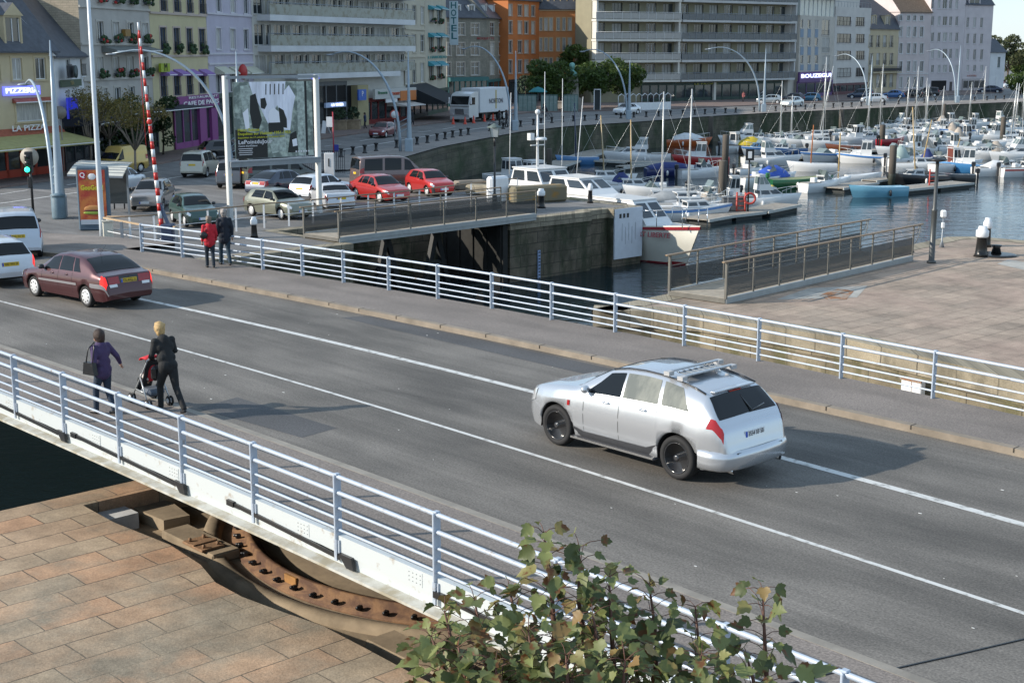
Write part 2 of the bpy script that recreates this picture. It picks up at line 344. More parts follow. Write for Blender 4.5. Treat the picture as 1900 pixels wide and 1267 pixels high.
# ramp down to the quay on the left bank
rows = []
for u in rng(-110, -46, 64):
    rows.append([(u, v, G(XY(u, v)) - (.004 if u > -46.2 else 0)) for v in rng(-20, 26.4, 46) + [26.7, 27.0, 27.45]])
mb = MB(); mb.grid(rows, smooth=True, flip=True); mb.grid([[r[-1], (r[-1][0], r[-1][1], -6)] for r in rows], flip=True)
e = rows[-1]; mb.grid([e, [(p[0], p[1], -6) for p in e]], flip=True)
struct(obj('street', mb, M_QUAYR, rz=A0))
def gz(u, v): return G(XY(u, v))
UL = rng(-62, -46, 24)
kerbL = lambda u: vF(-46) - (-46 - u) * .14
struct(strip('corner_footway', UL, lambda u: kerbL(u) + .18, K(25.9), lambda u, v: gz(u, v) + .13, M_FOOT, .3))
struct(strip('corner_kerb', UL, lambda u: kerbL(u), lambda u: kerbL(u) + .179, lambda u, v: gz(u, v) + .135, M_KERB, .3))
struct(strip('street_line', rng(-70, -46, 24), lambda u: vT(-46) - .06 , lambda u: vT(-46) + .06, lambda u, v: gz(u, v) + .01, M_LINE))
# left bank: one slab of land with the lock recess cut out, quay wall all round
def P(x, y): return toUV(W(x, y, QZ))
quay_px = [(740, 297), (816, 275), (904, 258), (967, 246), (1056, 236), (1181, 228), (1307, 218), (1408, 212), (1560, 205), (1748, 196), (1900, 190), (2300, 178)]
QUAY = [toUV(W(x, y, QZ)) for x, y in quay_px]
land = [(-47.8, 27.45), (-47.8, 35.3), (-53.5, 35.3), (-53.5, 45.7), (-49.15, 45.7), (-49.15, 51.3), (-49.5, 51.3), (-49.5, 52.9), (-49.1, 52.9), (-49.1, 55.06), (-53.2, 55.3), (-63.5, 55.8), (-77.5, 59.4)] + QUAY
far = [XY(*p) for p in QUAY][-1]
land += [toUV((far[0] + 400, far[1] + 20)), toUV((500, 900)), toUV((-420, 900)), toUV((-420, 60)), (-110, 27.45)]
mb = MB(); n = len(land)
o = poly('quay', land, QZ, M_QUAYR, 0); o.rotation_euler.z = A0; struct(o)
M_WALL2 = slabs('pale_lower_wall', (.22, .19, .135), (.17, .145, .10), (.07, .06, .045), 1.3, .6, vertical=True, msz=.015, moss=((.10, .095, .05), 1.2, .54, (1, .5, 1)), dirt=.35)
# walls
def wall(name, pts, ztop, zbot, m, label, cat='wall', cope=.0, mcope=None, ch=.4, flip=False):
    mb = MB(); rows = [[(p[0], p[1], ztop - (ch if mcope else 0)) for p in pts], [(p[0], p[1], zbot) for p in pts]]
    mb.grid(rows, smooth=False, flip=flip)
    if mcope:
        q = [Vector((p[0], p[1], 0)) for p in pts]; off = []
        for i in range(len(q)):
            d = (q[min(i + 1, len(q) - 1)] - q[max(i - 1, 0)]).normalized(); nn = Vector((d.y, -d.x, 0)) * (-1 if flip else 1); off.append((nn, q[i]))
        a = [tuple(p + nn * .06 + Vector((0, 0, ztop + .012))) for nn, p in off]; b = [tuple(p + nn * .06 + Vector((0, 0, ztop - ch))) for nn, p in off]
        c = [tuple(p - nn * .75 + Vector((0, 0, ztop + .012))) for nn, p in off]; d2 = [tuple(p + Vector((0, 0, ztop - ch))) for nn, p in off]
        mb.grid([c, a], 1, False, flip=flip); mb.grid([a, b], 1, False, flip=flip); mb.grid([b, d2], 1, False, flip=flip)
    o = obj(name, mb, [m, mcope or m], rz=A0); return tag(o, label, cat)
wall('lock_wall', land[:11], QZ, -6, M_WALL, 'tall dark stone lock wall and pier head on the far side of the channel, under the left footbridge', mcope=M_COPE, ch=.45, flip=False)
wall('quay_wall', land[10:13] + QUAY, QZ, -6, M_QWALL, 'long weathered mossy stone quay wall behind the marina pontoons', mcope=M_QWALL, ch=.3, flip=False)
# near side: plaza below the bridge with the turntable pit
plz = puv([(-350, 1075), (0, 945), (290, 885)], PZL)
pitv = puv([(210, 968), (315, 1010), (372, 1047), (400, 1080), (450, 1107), (520, 1133), (600, 1161), (680, 1203), (760, 1246)], PZL)
left_pl = [(-25.9, -30), (-25.8, 26), (-25.05, 26), (-25.05, 11.8)] + pitv + [(-13.6, 11.75), (-9, 11.2), (-9, -30)]
o = poly('plaza', left_pl, PZL, M_PLAZA, 4.5); o.rotation_euler.z = A0; struct(o)
# right plaza
rpl = [(-28.7, 30.1), (-29.8, 49.7), (-30.1, 53.0), (-29.26, 53.9), (-26.1, 54.4), (20, 62), (40, 60), (40, 23), (-6, 27.9), (-11, 29.6)]+ [UVp(x, y, PZR) for x, y in ((1900, 706), (1737, 667), (1563, 627), (1400, 600), (1300, 584), (1209, 577))]
o = poly('quayside', rpl, PZR, M_PLAZR); o.rotation_euler.z = A0; struct(o)
wall('pit_wall', [rpl[i] for i in (7, 8, 9, 10, 11, 12, 13, 14, 15, 0)], PZR, -5, M_WALL2, 'pale stone retaining wall with large coping blocks right behind the far bridge railing', mcope=M_COPE, ch=.5, flip=True)
wall('channel_wall', [rpl[i] for i in (0, 1, 2, 3, 4, 5)], PZR, -6, M_WALL, 'stone channel wall below the right hand quayside and its footbridge', mcope=M_COPE, ch=.4, flip=True)
# footing below the far side of the deck so that the pit wall stands on something
o = poly('pit_ledge', [(-28.5, 24.6), (-28.5, 31.2), (-20, 33), (40, 30), (40, 24)], -2.0, M_CONC, 3); o.rotation_euler.z = A0; struct(o)
# land under the right end of the road
o = poly('approach_ground', [(-8.9, -30), (-8.9, 11.1), (-8.9, 25.3), (60, 25.3), (60, -30)], -.26, M_FOOT, 4); o.rotation_euler.z = A0; struct(o)
# pit floor
o = poly('pit_floor', [(-25.04, 6), (-25.04, 24.5), (-9.1, 24.5), (-9.1, 6)], RZ - .22, M_CONC, 2.4); o.rotation_euler.z = A0; struct(o)
# quayside pavement, white lines and dashes
def fpoly(name, px, z, m, dz): return struct(poly(name, [W(x, y, QZ + dz)[:2] for x, y in px], QZ + dz, m))
bol = [(633, 290), (655, 286), (677, 283), (698, 279), (736, 273), (774, 267), (793, 264), (811, 260), (826, 257), (840, 254), (855, 251), (869, 249), (909, 242), (934, 238), (966, 234), (990, 231), (1004, 229), (1024, 227), (1044, 225.5), (1064, 224), (1085, 223), (1107, 221.5), (1152, 218.5), (1176, 217), (1199, 216), (1222, 215), (1244, 214), (1267, 213), (1289, 212), (1308, 211), (1326, 210), (1346, 209), (1365, 208), (1399, 207), (1439, 205), (1457, 204), (1476, 203), (1494, 202), (1511, 201), (1528, 200), (1546, 199), (1563, 198), (1580, 197.3), (1598, 196.4), (1616, 195.5), (1641, 194), (1667, 192.5), (1683, 191.5), (1699, 190.6), (1715, 189.8), (1736, 189), (1808, 186), (1831, 185), (1847, 184.2), (1863, 183.4), (1890, 182)]
q0 = [W(x, y + 1.2, QZ) for x, y in bol[::2]] + [W(2300, 168, QZ)]; q1 = [W(x, y, QZ) for x, y in quay_px]
mb = MB(); n = max(len(q0), len(q1))
def resamp(p, n):
    d = [0]
    for i in range(1, len(p)): d.append(d[-1] + hypot(p[i][0] - p[i - 1][0], p[i][1] - p[i - 1][1]))
    r = []
    for k in range(n):
        t = d[-1] * k / (n - 1); i = 1
        while i < len(p) - 1 and d[i] < t: i += 1
        a = (t - d[i - 1]) / (d[i] - d[i - 1]); r.append((p[i - 1][0] + (p[i][0] - p[i - 1][0]) * a, p[i - 1][1] + (p[i][1] - p[i - 1][1]) * a))
    return r
a = resamp([W(560, 306, QZ)] + q0, 60); b = resamp([W(590, 322, QZ), W(660, 318, QZ)] + q1, 60)
mb.grid([[(p[0], p[1], QZ + .1) for p in a], [(p[0], p[1], QZ + .1) for p in b]], smooth=False, flip=True)
mb.grid([[(p[0], p[1], QZ + .1) for p in a], [(p[0], p[1], QZ) for p in a]], smooth=False)
struct(obj('quay_pavement', mb, M_QPAVE))
def pline(name, px, w_, dz=.012, m=M_LINE):
    pts = [Vector((*W(x, y, QZ), 0)) for x, y in px]; L_, R_ = [], []
    for i, p in enumerate(pts):
        d = (pts[min(i + 1, len(pts) - 1)] - pts[max(0, i - 1)]).normalized(); nn = Vector((-d.y, d.x, 0)) * w_ / 2
        L_.append((p.x + nn.x, p.y + nn.y, QZ + dz)); R_.append((p.x - nn.x, p.y - nn.y, QZ + dz))
    mb = MB(); mb.grid([L_, R_], smooth=False, flip=False); return struct(obj(name, mb, m))
pline('street_edge_line', [(-200, 412), (0, 378), (177, 353), (336, 328), (470, 306), (594, 285), (743, 261), (860, 243), (907, 236), (993, 227), (1093, 218), (1200, 212), (1330, 206), (1476, 198), (1600, 190), (1750, 183), (1900, 177)], .22)
for a_, b_ in (((0, 361), (52, 353)), ((124, 344), (148, 340)), ((266, 322), (290, 318)), ((602, 272), (633, 268)), ((668, 262), (694, 258)), ((776, 246), (800, 243)), ((822, 240), (845, 236)), ((905, 229), (930, 225)), ((980, 219), (1010, 216))): pline('street_dash', [a_, b_], .18)
pv = [(-150, 372), (0, 350), (130, 331), (300, 305), (400, 285), (600, 259), (700, 244), (800, 231), (880, 222), (985, 210), (1134, 206), (1240, 203), (1460, 194), (1620, 186), (1750, 178), (1860, 173), (1863, 168), (1662, 168), (1545, 170), (1400, 176), (1250, 182), (1100, 180), (940, 184), (850, 190), (753, 215), (475, 240), (290, 272), (118, 300), (-150, 330)]
o = poly('shop_pavement', [W(x, y, QZ) for x, y in pv], QZ + .12, M_RPAVE, .12); struct(o)
mb = MB(); r_ = random.Random(4)
for i in range(45):
    u = r_.uniform(-40, -8); v = r_.uniform(vK(u) + .2, vF(u) - .2); k = r_.uniform(.006, .02); mb.prism([(u + k * 2 * cos(a), v + k * sin(a)) for a in (0, 1.2, 2.5, 3.6, 5)], .004, .007)
struct(obj('droppings', mb, mat('droppings_white', (.6, .6, .58), .8), rz=A0), 'stuff')
mb = MB()
for i in range(8):
    u, v = r_.uniform(-38, -9), r_.uniform(14, 22.5); pts = [(u, v)]; a = r_.uniform(-.3, .3) + (pi / 2 if i % 3 == 0 else 0)
    for k in range(9): a += r_.uniform(-.22, .22); pts.append((pts[-1][0] + .22 * cos(a), pts[-1][1] + .22 * sin(a)))
    mb.grid([[(p[0], p[1], .0045) for p in pts], [(p[0] + .007, p[1] + .008, .0045) for p in pts]], 0, False, flip=False)
struct(obj('road_cracks', mb, flat('crack', (.035, .033, .03), .9), rz=A0))
o = poly('concrete_patch', puv([(1440, 556), (1500, 535), (1610, 530), (1590, 552)], PZR), PZR + .004, mat('patch_concrete', (.34, .33, .30), .8, var=.25, sc=2)); o.rotation_euler.z = A0; struct(o)
o = poly('rust_stain', puv([(1520, 548), (1555, 536), (1585, 540), (1570, 556), (1540, 558)], PZR), PZR + .008, mat('rust_stain', (.30, .27, .23), .8, sc=4, col2=(.26, .11, .04), thr=.48)); o.rotation_euler.z = A0; struct(o)
o = poly('quay_slab', puv([(1850, 490), (1960, 515), (2000, 500), (1870, 482)], PZR), PZR + .006, mat('patch_concrete', (.34, .33, .30), .8)); o.rotation_euler.z = A0; struct(o)
p = W(1703, 662, PZR); mb = MB(); mb.box((0, -.12, -.92), (.62, .2, .7), 0, bev=.02); mb.box((0, -.23, -.58), (.66, .04, .05), 1); mb.box((.02, -.225, -.92), (.012, .01, .64), 1)
tag(obj('wall_cupboard', mb, [WHITE, mat('rust_stain', (.26, .11, .04), .8)], loc=(*p, PZR), rz=A0 - .1), 'small white cupboard door set in the pale stone wall behind the far railing', 'cupboard')
mb = MB(); mb.box((0, 0, 0), (4.5, .3, 4.2)); [mb.box((-2 + k, -.18, 0), (.25, .1, 4.2)) for k in range(5)]; p = XY(-51.35, 45.35); tag(obj('recess_shade_gate', mb, mat('gate_shade_black', (.018, .018, .016), .9, var=.3), loc=(*p, -3.25), rz=A0), 'near black gate added to stand for the shade in the recess under the left footbridge', 'gate')  # added gate, near black so the sunlit recess end reads as shade
mb = MB(); u = -45.5
while u < 12:
    mb.box((u, vF(u) + .085, .10), (.016, .20, .08), 0); u += r_.uniform(1.3, 2.1)
struct(obj('kerb_joints', mb, flat('joint_dark', (.06, .05, .04), .9), rz=A0))
M_RAIL = mat('railing_paint', (.40, .46, .54), .4, .1, sc=6, col2=(.27, .24, .21), thr=.66)
M_GIRD = mat('girder_paint', (.50, .54, .55), .5, .1, sc=4, col2=(.30, .24, .17), thr=.66)
M_GFL = mat('girder_flange', (.30, .27, .20), .8, sc=1.6, col2=(.46, .46, .42), thr=.5, bump=.2)
M_FB = mat('footbridge_steel', (.15, .145, .13), .5, .4, var=.15)
M_FBL = mat('footbridge_edge', (.36, .38, .38), .5, .3, var=.1)
M_DECKW = mat('deck_boards', (.34, .30, .24), .8, var=.2, sc=3)
def mesh_panel_mat():
    m = bpy.data.materials.new('wire_mesh'); m.use_nodes = True; nt = m.node_tree; L = nt.links; b = nt.nodes['Principled BSDF']
    b.inputs['Base Color'].default_value = (.06, .06, .058, 1); b.inputs['Roughness'].default_value = .6; b.inputs['Alpha'].default_value = .62
    return m
M_MESH = mesh_panel_mat()
# ---- railings of the swing bridge
def railing(name, label, us, vf, zt, group=None, posts_z0=.1, extra=None, lo=(.84, .61, .44, .28)):
    t = thing(name, label, 'railing', (0, 0, 0), A0, group)
    for u in us:
        v = vf(u); mb = MB()
        mb.box((u, v, (zt + posts_z0) / 2), (.035, .13, zt - posts_z0), 0, bev=.008); mb.box((u, v, zt + .012), (.085, .085, .03), 0, bev=.01)
        obj('post', mb, M_RAIL, t)
    fine = []
    for a, b in zip(us[:-1], us[1:]): fine += [a + (b - a) * k / 4 for k in range(4)]
    fine += [us[-1]]; lo_u, hi_u = us[0], us[-1]
    for i, z in enumerate((zt,) + tuple(lo)):
        mb = MB(); r = .033 if i < 2 else .021
        mb.tube([(u, vf(u), z - (.02 if i == 0 else 0)) for u in fine], r, 8); obj('rail', mb, M_RAIL, t)
    return t
usN = [-35.6, -33.4, -31.2, -29.0, -26.8, -24.67, -22.5, -20.3, -18.1, -15.87, -13.6, -11.27, -8.66, -7.15, -4.8, -2.5, -.2, 2.1]
usF = [-44.5, -42.3, -40.24, -38.17, -36.24, -34.32, -32.29, -30.2, -28.02, -25.75, -23.5, -21.24, -19.0, -16.72, -14.43, -12.1, -9.8, -7.5, -5.2, -2.9]
vFR = lambda u: vR(u) if u > -38 else vR(-38) + (u + 38) * (-.055)
railing('metal_railing', 'pale blue five bar metal railing along the near edge of the swing bridge', usN, lambda u: vN(u) - .03, 1.1, posts_z0=-.1)
railing('metal_railing', 'pale blue five bar metal railing along the far footway, in front of the lock', usF, vR, 1.1, posts_z0=.12)
# ---- swing bridge structure
br = thing('swing_bridge', 'white painted steel side girder of the swing bridge below the near railing', 'bridge', (0, 0, 0), A0)
usG = rng(-46, -7.9, 60); pr = [(0.0, .2), (-.05, .2), (-.05, -.06), (-.02, -.07), (-.02, -.24), (-.20, -.26), (-.20, -.30), (.1, -.31)]
mb = MB(); rows = [[(u, vN(u) + dv, dz) for dv, dz in pr] for u in usG]
gir = MB()
for i in range(len(pr) - 1):
    gir.grid([[r[i] for r in rows], [r[i + 1] for r in rows]], 1 if i in (4, 5, 6) else 0, False, flip=False)
gir.grid([[(u, vN(u), .2) for u in usG], [(u, vN(u) + .05, .2) for u in usG]], 0, False, flip=True); gir.grid([[(u, vN(u) + .05, .2) for u in usG], [(u, vN(u) + .05, .1) for u in usG]], 0, False, flip=True)
obj('side_girder', gir, [M_GIRD, M_GFL], br)
mb = MB(); rows2 = [[(u, vN(u) + .1, -.31), (u, vR(u) - .1, -.31)] for u in usG]; mb.grid(rows2, 0, False)
for v0 in (12.6, 15.2, 18.35, 21.5, 24.2):
    for a, b in zip(usG[:-1:6], usG[6::6]): mb.box(((a + b) / 2, v0 if v0 < 24 else vR((a + b) / 2) - .5, -.62), (b - a + .01, .3, .62), 0)
mb.grid([[(u, vR(u) + .12, .12) for u in usG], [(u, vR(u) + .12, -.5) for u in usG]], 0, False, flip=True)
obj('underframe', mb, mat('underframe_paint', (.12, .12, .11), .8, var=.3), br)
# bracing bars, brackets, bolt plates on the girder
for k, u in enumerate(usN[:-5]):
    a = usN[k]
    mb = MB(); mb.box((a, vN(a) - .075, -.02), (.06, .03, .32)); mb.box((a + .07, vN(a) - .06, .04), (.02, .04, .2)); obj('bracket', mb, M_RAIL, br)
for a, b in ((-28.4, -24.9), (-24.2, -20.5), (-17.7 + -1.0, -15.75), (-13.45, -9.2)):
    mb = MB(); n = 14; q = [[(a + (b - a) * i / n, vN(a + (b - a) * i / n) - .085, -.02 - .10 * i / n + d) for i in range(n + 1)] for d in (.03, -.035)]
    mb.grid(q, 0, False, flip=True); mb.grid([[(p[0], p[1] + .05, p[2]) for p in q[0]], q[0]], 0, False, flip=True)
    mb.prism([(b - .02, -.02), (b + .28, -.02), (b + .34, -.2), (b + .16, -.2)], 0, .05, 0, M=Matrix.Translation((0, vN(b) - .06, -.02)) @ Matrix.Rotation(pi / 2, 4, 'X'))
    mb.box((a - .05, vN(a) - .08, -.02), (.2, .05, .09)); obj('bracing_bar', mb, BLACKM, br)
for u in (-23.4, -16.75, -14.05, -20.6, -27):
    mb = MB(); mb.box((u, vN(u) - .054, .07), (.32, .008, .2))
    for i in range(4):
        for j in range(3): mb.box((u - .12 + i * .08, vN(u) - .060, .01 + j * .06), (.012, .008, .012), 1)
    obj('bolt_plate', mb, [M_GIRD, mat('bolt_grey', (.22, .24, .24), .5)], br)
# ---- turntable ring in the pit
c = (-19.8, 18.4)
t = thing('turntable_ring', 'rusty circular steel track with black bolts in the pit under the swing bridge', 'turntable', (*XY(*c), RZ - .22), A0)
mb = MB(); pr = [(5.0, .0), (5.0, .06), (5.12, .07), (5.14, .22), (5.26, .23), (5.28, .07), (5.52, .05), (5.52, 0)]
def ring(mb, pr, n=120, mi=0, a0=0, a1=2 * pi):
    rows = [[(r * cos(a0 + (a1 - a0) * k / n), r * sin(a0 + (a1 - a0) * k / n), z) for k in range(n + 1)] for r, z in pr]
    mb.grid(rows, mi, True)
ring(mb, pr); o = obj('track', mb, M_RUST, t)
mb = MB(); ring(mb, [(4.0, -.3 + .32), (4.98, .0)], 120); 
nb = 66
for k in range(nb):
    a = 2 * pi * k / nb
    if abs(((a + pi / 2 + pi) % (2 * pi)) - pi) > 1.9: continue
    b = MB(); b.box((5.4 * cos(a), 5.4 * sin(a), .1), (.11, .09, .09), 0, a, bev=.02); b.tube([(5.4 * cos(a), 5.4 * sin(a), .12), (5.49 * cos(a), 5.49 * sin(a), .12)], .03, 6)
    obj('bolt', b, BLACKM, t)
for k in (14, 30, 52):
    a = -pi / 2 - 1.2 + k * .04; b = MB(); b.box((5.29 * cos(a), 5.29 * sin(a), .12), (.04, .35, .2), 0, a); obj('splice_plate', b, mat('orange_primer', (.30, .15, .045), .8, var=.4), t)
mb = MB(); ring(mb, [(5.72, 0), (5.78, .12), (5.98, .14), (6.06, .1), (6.1, 0)], 100, 0, -pi * .78, -pi * .2)
tag(obj('concrete_kerb', mb, M_CONC, loc=(*XY(*c), RZ - .22), rz=A0), 'curved concrete lip running round the outside of the rusty turntable track', 'kerb')
PF = RZ - .22
def pitobj(name, px, z, build, m, label, cat):
    p = W(*px, z); mb = MB(); build(mb); return tag(obj(name, mb, m, loc=(p[0], p[1], PF), rz=A0), label, cat)
pitobj('concrete_block', (298, 965), PF, lambda mb: mb.prism([(-.75, -.36), (.68, -.30), (.75, .24), (-.2, .4), (-.8, .25)], 0, .24), M_CONC, 'rough broken concrete block lying in the pit beside the pale square cover', 'block')
pitobj('metal_plate', (212, 953), PF + .3, lambda mb: mb.box((0, 0, .16), (.62, .72, .32)), mat('plate_paint', (.55, .56, .56), .6, var=.2), 'pale grey square metal cover at the corner of the pit', 'cover')
def plinth(mb): mb.box((0, 0, .1), (1.9, .6, .2), 0, bev=.03)
pitobj('plinth', (372, 1018), PF, plinth, M_CONC, 'low concrete plinth carrying the rusty bolted plate, left of the turntable', 'plinth')
def rplate(mb):
    mb.box((0, 0, .22), (.72, .5, .05), 0, bev=.01)
    for sx in (-1, 1):
        for sy in (-1, 1): mb.tube([(sx * .25, sy * .15, .24), (sx * .25, sy * .15, .30)], .035, 8)
    mb.box((0, 0, .255), (.12, .5, .03))
pitobj('bolted_plate', (378, 1005), PF + .26, rplate, mat('rust_plate', (.24, .14, .075), .8, var=.35, sc=6, bump=.4), 'rusty square base plate with four bolts on the concrete plinth', 'plate')
pitobj('plinth', (775, 1232), PF, plinth, M_CONC, 'low concrete plinth at the right end of the pit behind the sycamore leaves', 'plinth')
# ---- footbridges parked on both banks
def footbridge(name, label, u0, u1, v0, v1, z, nb, clen, extra_end):
    """runs along v; local x across, y along"""
    t = thing(name, label, 'footbridge', (*XY(u0, v0), z), A0); Wd, Ln = u1 - u0, v1 - v0
    mb = MB(); mb.box((Wd / 2, Ln / 2, .0), (Wd - .1, Ln, .06), 0); obj('deck', mb, M_DECKW, t)
    for x in (0, Wd):
        mb = MB(); mb.box((x, Ln / 2, -.04), (.08, Ln + .04, .2), 0, bev=.01); mb.box((x, Ln / 2, -.2), (.04, Ln, .14), 0); obj('edge_beam', mb, M_FBL, t)
    mb = MB(); mb.box((Wd / 2, 0, -.05), (Wd, .1, .14)); obj('end_beam', mb, M_FB, t)
    for x in (0, Wd):
        for k in range(nb + 1):
            y = Ln * k / nb; mb = MB(); mb.box((x, y, .58), (.05 if k else .09, .07, 1.14), 0, bev=.008); mb.box((x, y + .05, .2), (.09, .03, .05)); obj('post', mb, M_FB, t)
        mb = MB(); mb.box((x, Ln / 2 + extra_end / 2 - .1, 1.17), (.11, Ln + extra_end + .2, .05), 0, bev=.015); obj('handrail', mb, mat('wooden_handrail', (.27, .19, .12), .6, var=.2), t)
        for z1 in (1.0, .82):
            mb = MB(); mb.tube([(x, 0, z1), (x, Ln + extra_end * .6, z1)], .016, 6); obj('rail', mb, M_FB, t)
        for k in range(nb):
            a, b = Ln * k / nb + .06, Ln * (k + 1) / nb - .06; mb = MB(); mb.box((x, (a + b) / 2, .42), (.012, b - a, .62)); obj('mesh_panel', mb, M_MESH, t)
        if extra_end:
            mb = MB()
            for r in (.3, .16): mb.tube([(x, Ln + (extra_end * .75) * cos(i * pi / 16) * (r / .3) ** .4, 1.14 - r * 2.2 * sin(i * pi / 16)) for i in range(9)], .014, 6)
            obj('end_hoop', mb, M_FB, t)
    return t
def put_fb(o, rot): o.rotation_euler = (0, 0, A0 + radians(rot))
f = footbridge('footbridge', 'parked steel footbridge with wooden handrails on the right hand quayside', 0, 2.15, 0, 12.15, -.48, 8, 1, .7); p = XY(-28.75, 33.65); f.location = (p[0], p[1], -.46); put_fb(f, 4.3)
f = footbridge('footbridge', 'parked steel footbridge with mesh panels below the row of parked cars', 0, 2.4, 0, 12.3, -.8, 6, 1, 0); p = XY(-50.75, 34.9); f.location = (p[0], p[1], -.82); put_fb(f, 3.1)
# ---------------------------------------------------------------- vehicles
def itp(tab, x):
    if x <= tab[0][0]: return tab[0][1]
    for (a, va), (b, vb) in zip(tab[:-1], tab[1:]):
        if x <= b: t = (x - a) / (b - a) if b > a else 1; return va + (vb - va) * t
    return tab[-1][1]
def smt(tab, x, h=.018): return (itp(tab, x - h) + 2 * itp(tab, x) + itp(tab, x + h)) / 4 if 2 * h < x < 1 - 2 * h else itp(tab, x)
BODY = {
 'suv': dict(L=4.78, W=1.93, H=1.67, wb=(.192, .790), wr=.378, arch=.445, top=[(0, .30), (.004, .40), (.012, .52), (.035, .585), (.09, .635), (.20, .68), (.285, .705), (.35, .83), (.425, .95), (.50, .99), (.60, 1.006), (.70, .995), (.80, .955), (.87, .91), (.882, .895), (.945, .68), (.962, .645), (.975, .55), (.985, .46), (.99, .40), (.998, .36), (1, .30)],
   belt=[(0, .42), (.05, .54), (.2, .62), (.30, .655), (.5, .675), (.75, .705), (.95, .69)], bot=[(0, .23), (.02, .18), (.08, .155), (.9, .165), (.96, .2), (1, .27)], w=[(0, .66), (.01, .76), (.04, .87), (.1, .955), (.18, 1), (.82, 1), (.90, .965), (.95, .915), (.98, .85), (1, .76)],
   rw=.625, ws=(.292, .445), rg=(.884, .948), win=[(.325, .510, .43, .500), (.522, .690, .512, .672), (.706, .835, .690, .775)]),
 'hatch': dict(L=3.9, W=1.66, H=1.40, wb=(.195, .80), wr=.285, arch=.34, top=[(0, .32), (.006, .46), (.03, .535), (.10, .59), (.265, .66), (.31, .76), (.40, .93), (.44, .965), (.55, 1.0), (.75, .985), (.85, .945), (.865, .93), (.955, .66), (.975, .62), (.988, .48), (1, .32)],
   belt=[(0, .45), (.05, .53), (.26, .62), (.5, .645), (.95, .66)], bot=[(0, .2), (.03, .16), (.95, .16), (1, .22)], w=[(0, .74), (.02, .85), (.06, .94), (.14, 1), (.86, 1), (.95, .95), (.985, .88), (1, .82)],
   rw=.68, ws=(.27, .425), rg=(.868, .953), win=[(.31, .545, .41, .540), (.56, .80, .555, .755)]),
 'fastback': dict(L=4.51, W=1.75, H=1.42, wb=(.195, .787), wr=.300, arch=.36, top=[(0, .30), (.005, .42), (.03, .50), (.12, .575), (.25, .635), (.30, .74), (.385, .925), (.43, .965), (.53, 1.0), (.66, .985), (.72, .955), (.735, .94), (.80, .86), (.885, .70), (.90, .685), (.965, .66), (.975, .63), (.985, .5), (.993, .43), (1, .30)],
   belt=[(0, .42), (.05, .5), (.25, .60), (.5, .63), (.85, .66)], bot=[(0, .18), (.03, .14), (.95, .15), (1, .2)], w=[(0, .72), (.015, .82), (.05, .93), (.12, 1), (.85, 1), (.94, .95), (.98, .88), (1, .80)],
   rw=.69, ws=(.255, .41), rg=(.738, .886), win=[(.29, .485, .39, .478), (.498, .645, .492, .62), (.658, .735, .634, .672)]),
 'mpv': dict(L=4.3, W=1.74, H=1.68, wb=(.19, .80), wr=.315, arch=.37, top=[(0, .3), (.006, .4), (.04, .475), (.12, .53), (.20, .575), (.25, .68), (.36, .91), (.40, .955), (.5, .99), (.7, 1.0), (.88, .975), (.925, .955), (.935, .93), (.968, .62), (.98, .55), (.99, .4), (1, .26)],
   belt=[(0, .4), (.05, .46), (.2, .54), (.5, .57), (.95, .6)], bot=[(0, .17), (.03, .14), (.95, .14), (1, .2)], w=[(0, .74), (.02, .85), (.06, .94), (.14, 1), (.88, 1), (.96, .96), (1, .88)],
   rw=.74, ws=(.21, .38), rg=(.934, .968), win=[(.25, .44, .355, .43), (.455, .66, .445, .655), (.675, .89, .67, .865)]),
 'van': dict(L=4.0, W=1.62, H=1.82, wb=(.19, .80), wr=.29, arch=.34, top=[(0, .27), (.006, .38), (.04, .43), (.12, .47), (.22, .51), (.27, .62), (.34, .76), (.36, .80), (.40, .96), (.44, .99), (.7, 1.0), (.95, .985), (.975, .96), (.985, .85), (.992, .5), (1, .25)],
   belt=[(0, .36), (.05, .41), (.22, .48), (.5, .50), (.95, .52)], bot=[(0, .15), (.03, .12), (.95, .12), (1, .18)], w=[(0, .76), (.02, .86), (.06, .95), (.14, 1), (.95, 1), (1, .95)],
   rw=.86, ws=(.23, .345), rg=(.987, .992), win=[(.26, .42, .33, .41)]),
 'bigvan': dict(L=4.8, W=1.9, H=1.95, wb=(.19, .80), wr=.33, arch=.39, top=[(0, .27), (.006, .4), (.04, .46), (.14, .53), (.18, .58), (.30, .86), (.34, .93), (.42, .98), (.6, 1.0), (.93, .985), (.965, .96), (.98, .8), (.99, .5), (1, .25)],
   belt=[(0, .38), (.05, .44), (.2, .53), (.5, .54), (.95, .55)], bot=[(0, .15), (.03, .12), (.95, .12), (1, .18)], w=[(0, .76), (.02, .86), (.06, .95), (.14, 1), (.95, 1), (1, .93)],
   rw=.82, ws=(.19, .32), rg=(.968, .988), win=[(.23, .40, .31, .39), (.44, .66, .43, .65), (.69, .93, .68, .91)]),
 'coupe': dict(L=4.05, W=1.75, H=1.30, wb=(.19, .78), wr=.31, arch=.36, top=[(0, .32), (.006, .46), (.03, .53), (.12, .60), (.29, .69), (.34, .80), (.42, .94), (.47, .98), (.54, 1.0), (.60, .985), (.635, .95), (.65, .93), (.735, .735), (.76, .72), (.95, .70), (.97, .67), (.985, .52), (1, .33)],
   belt=[(0, .45), (.05, .53), (.28, .65), (.5, .67), (.95, .68)], bot=[(0, .2), (.03, .16), (.95, .16), (1, .22)], w=[(0, .72), (.02, .83), (.06, .93), (.14, 1), (.86, 1), (.95, .94), (1, .80)],
   rw=.66, ws=(.30, .45), rg=(.652, .735), win=[(.335, .60, .44, .575)]),
}
RED_L = flat('tail_light_red', (.30, .004, .005), .15, coat=.5); RED_ON = flat('brake_light_lit', (.75, .015, .01), .2, emit=.7)
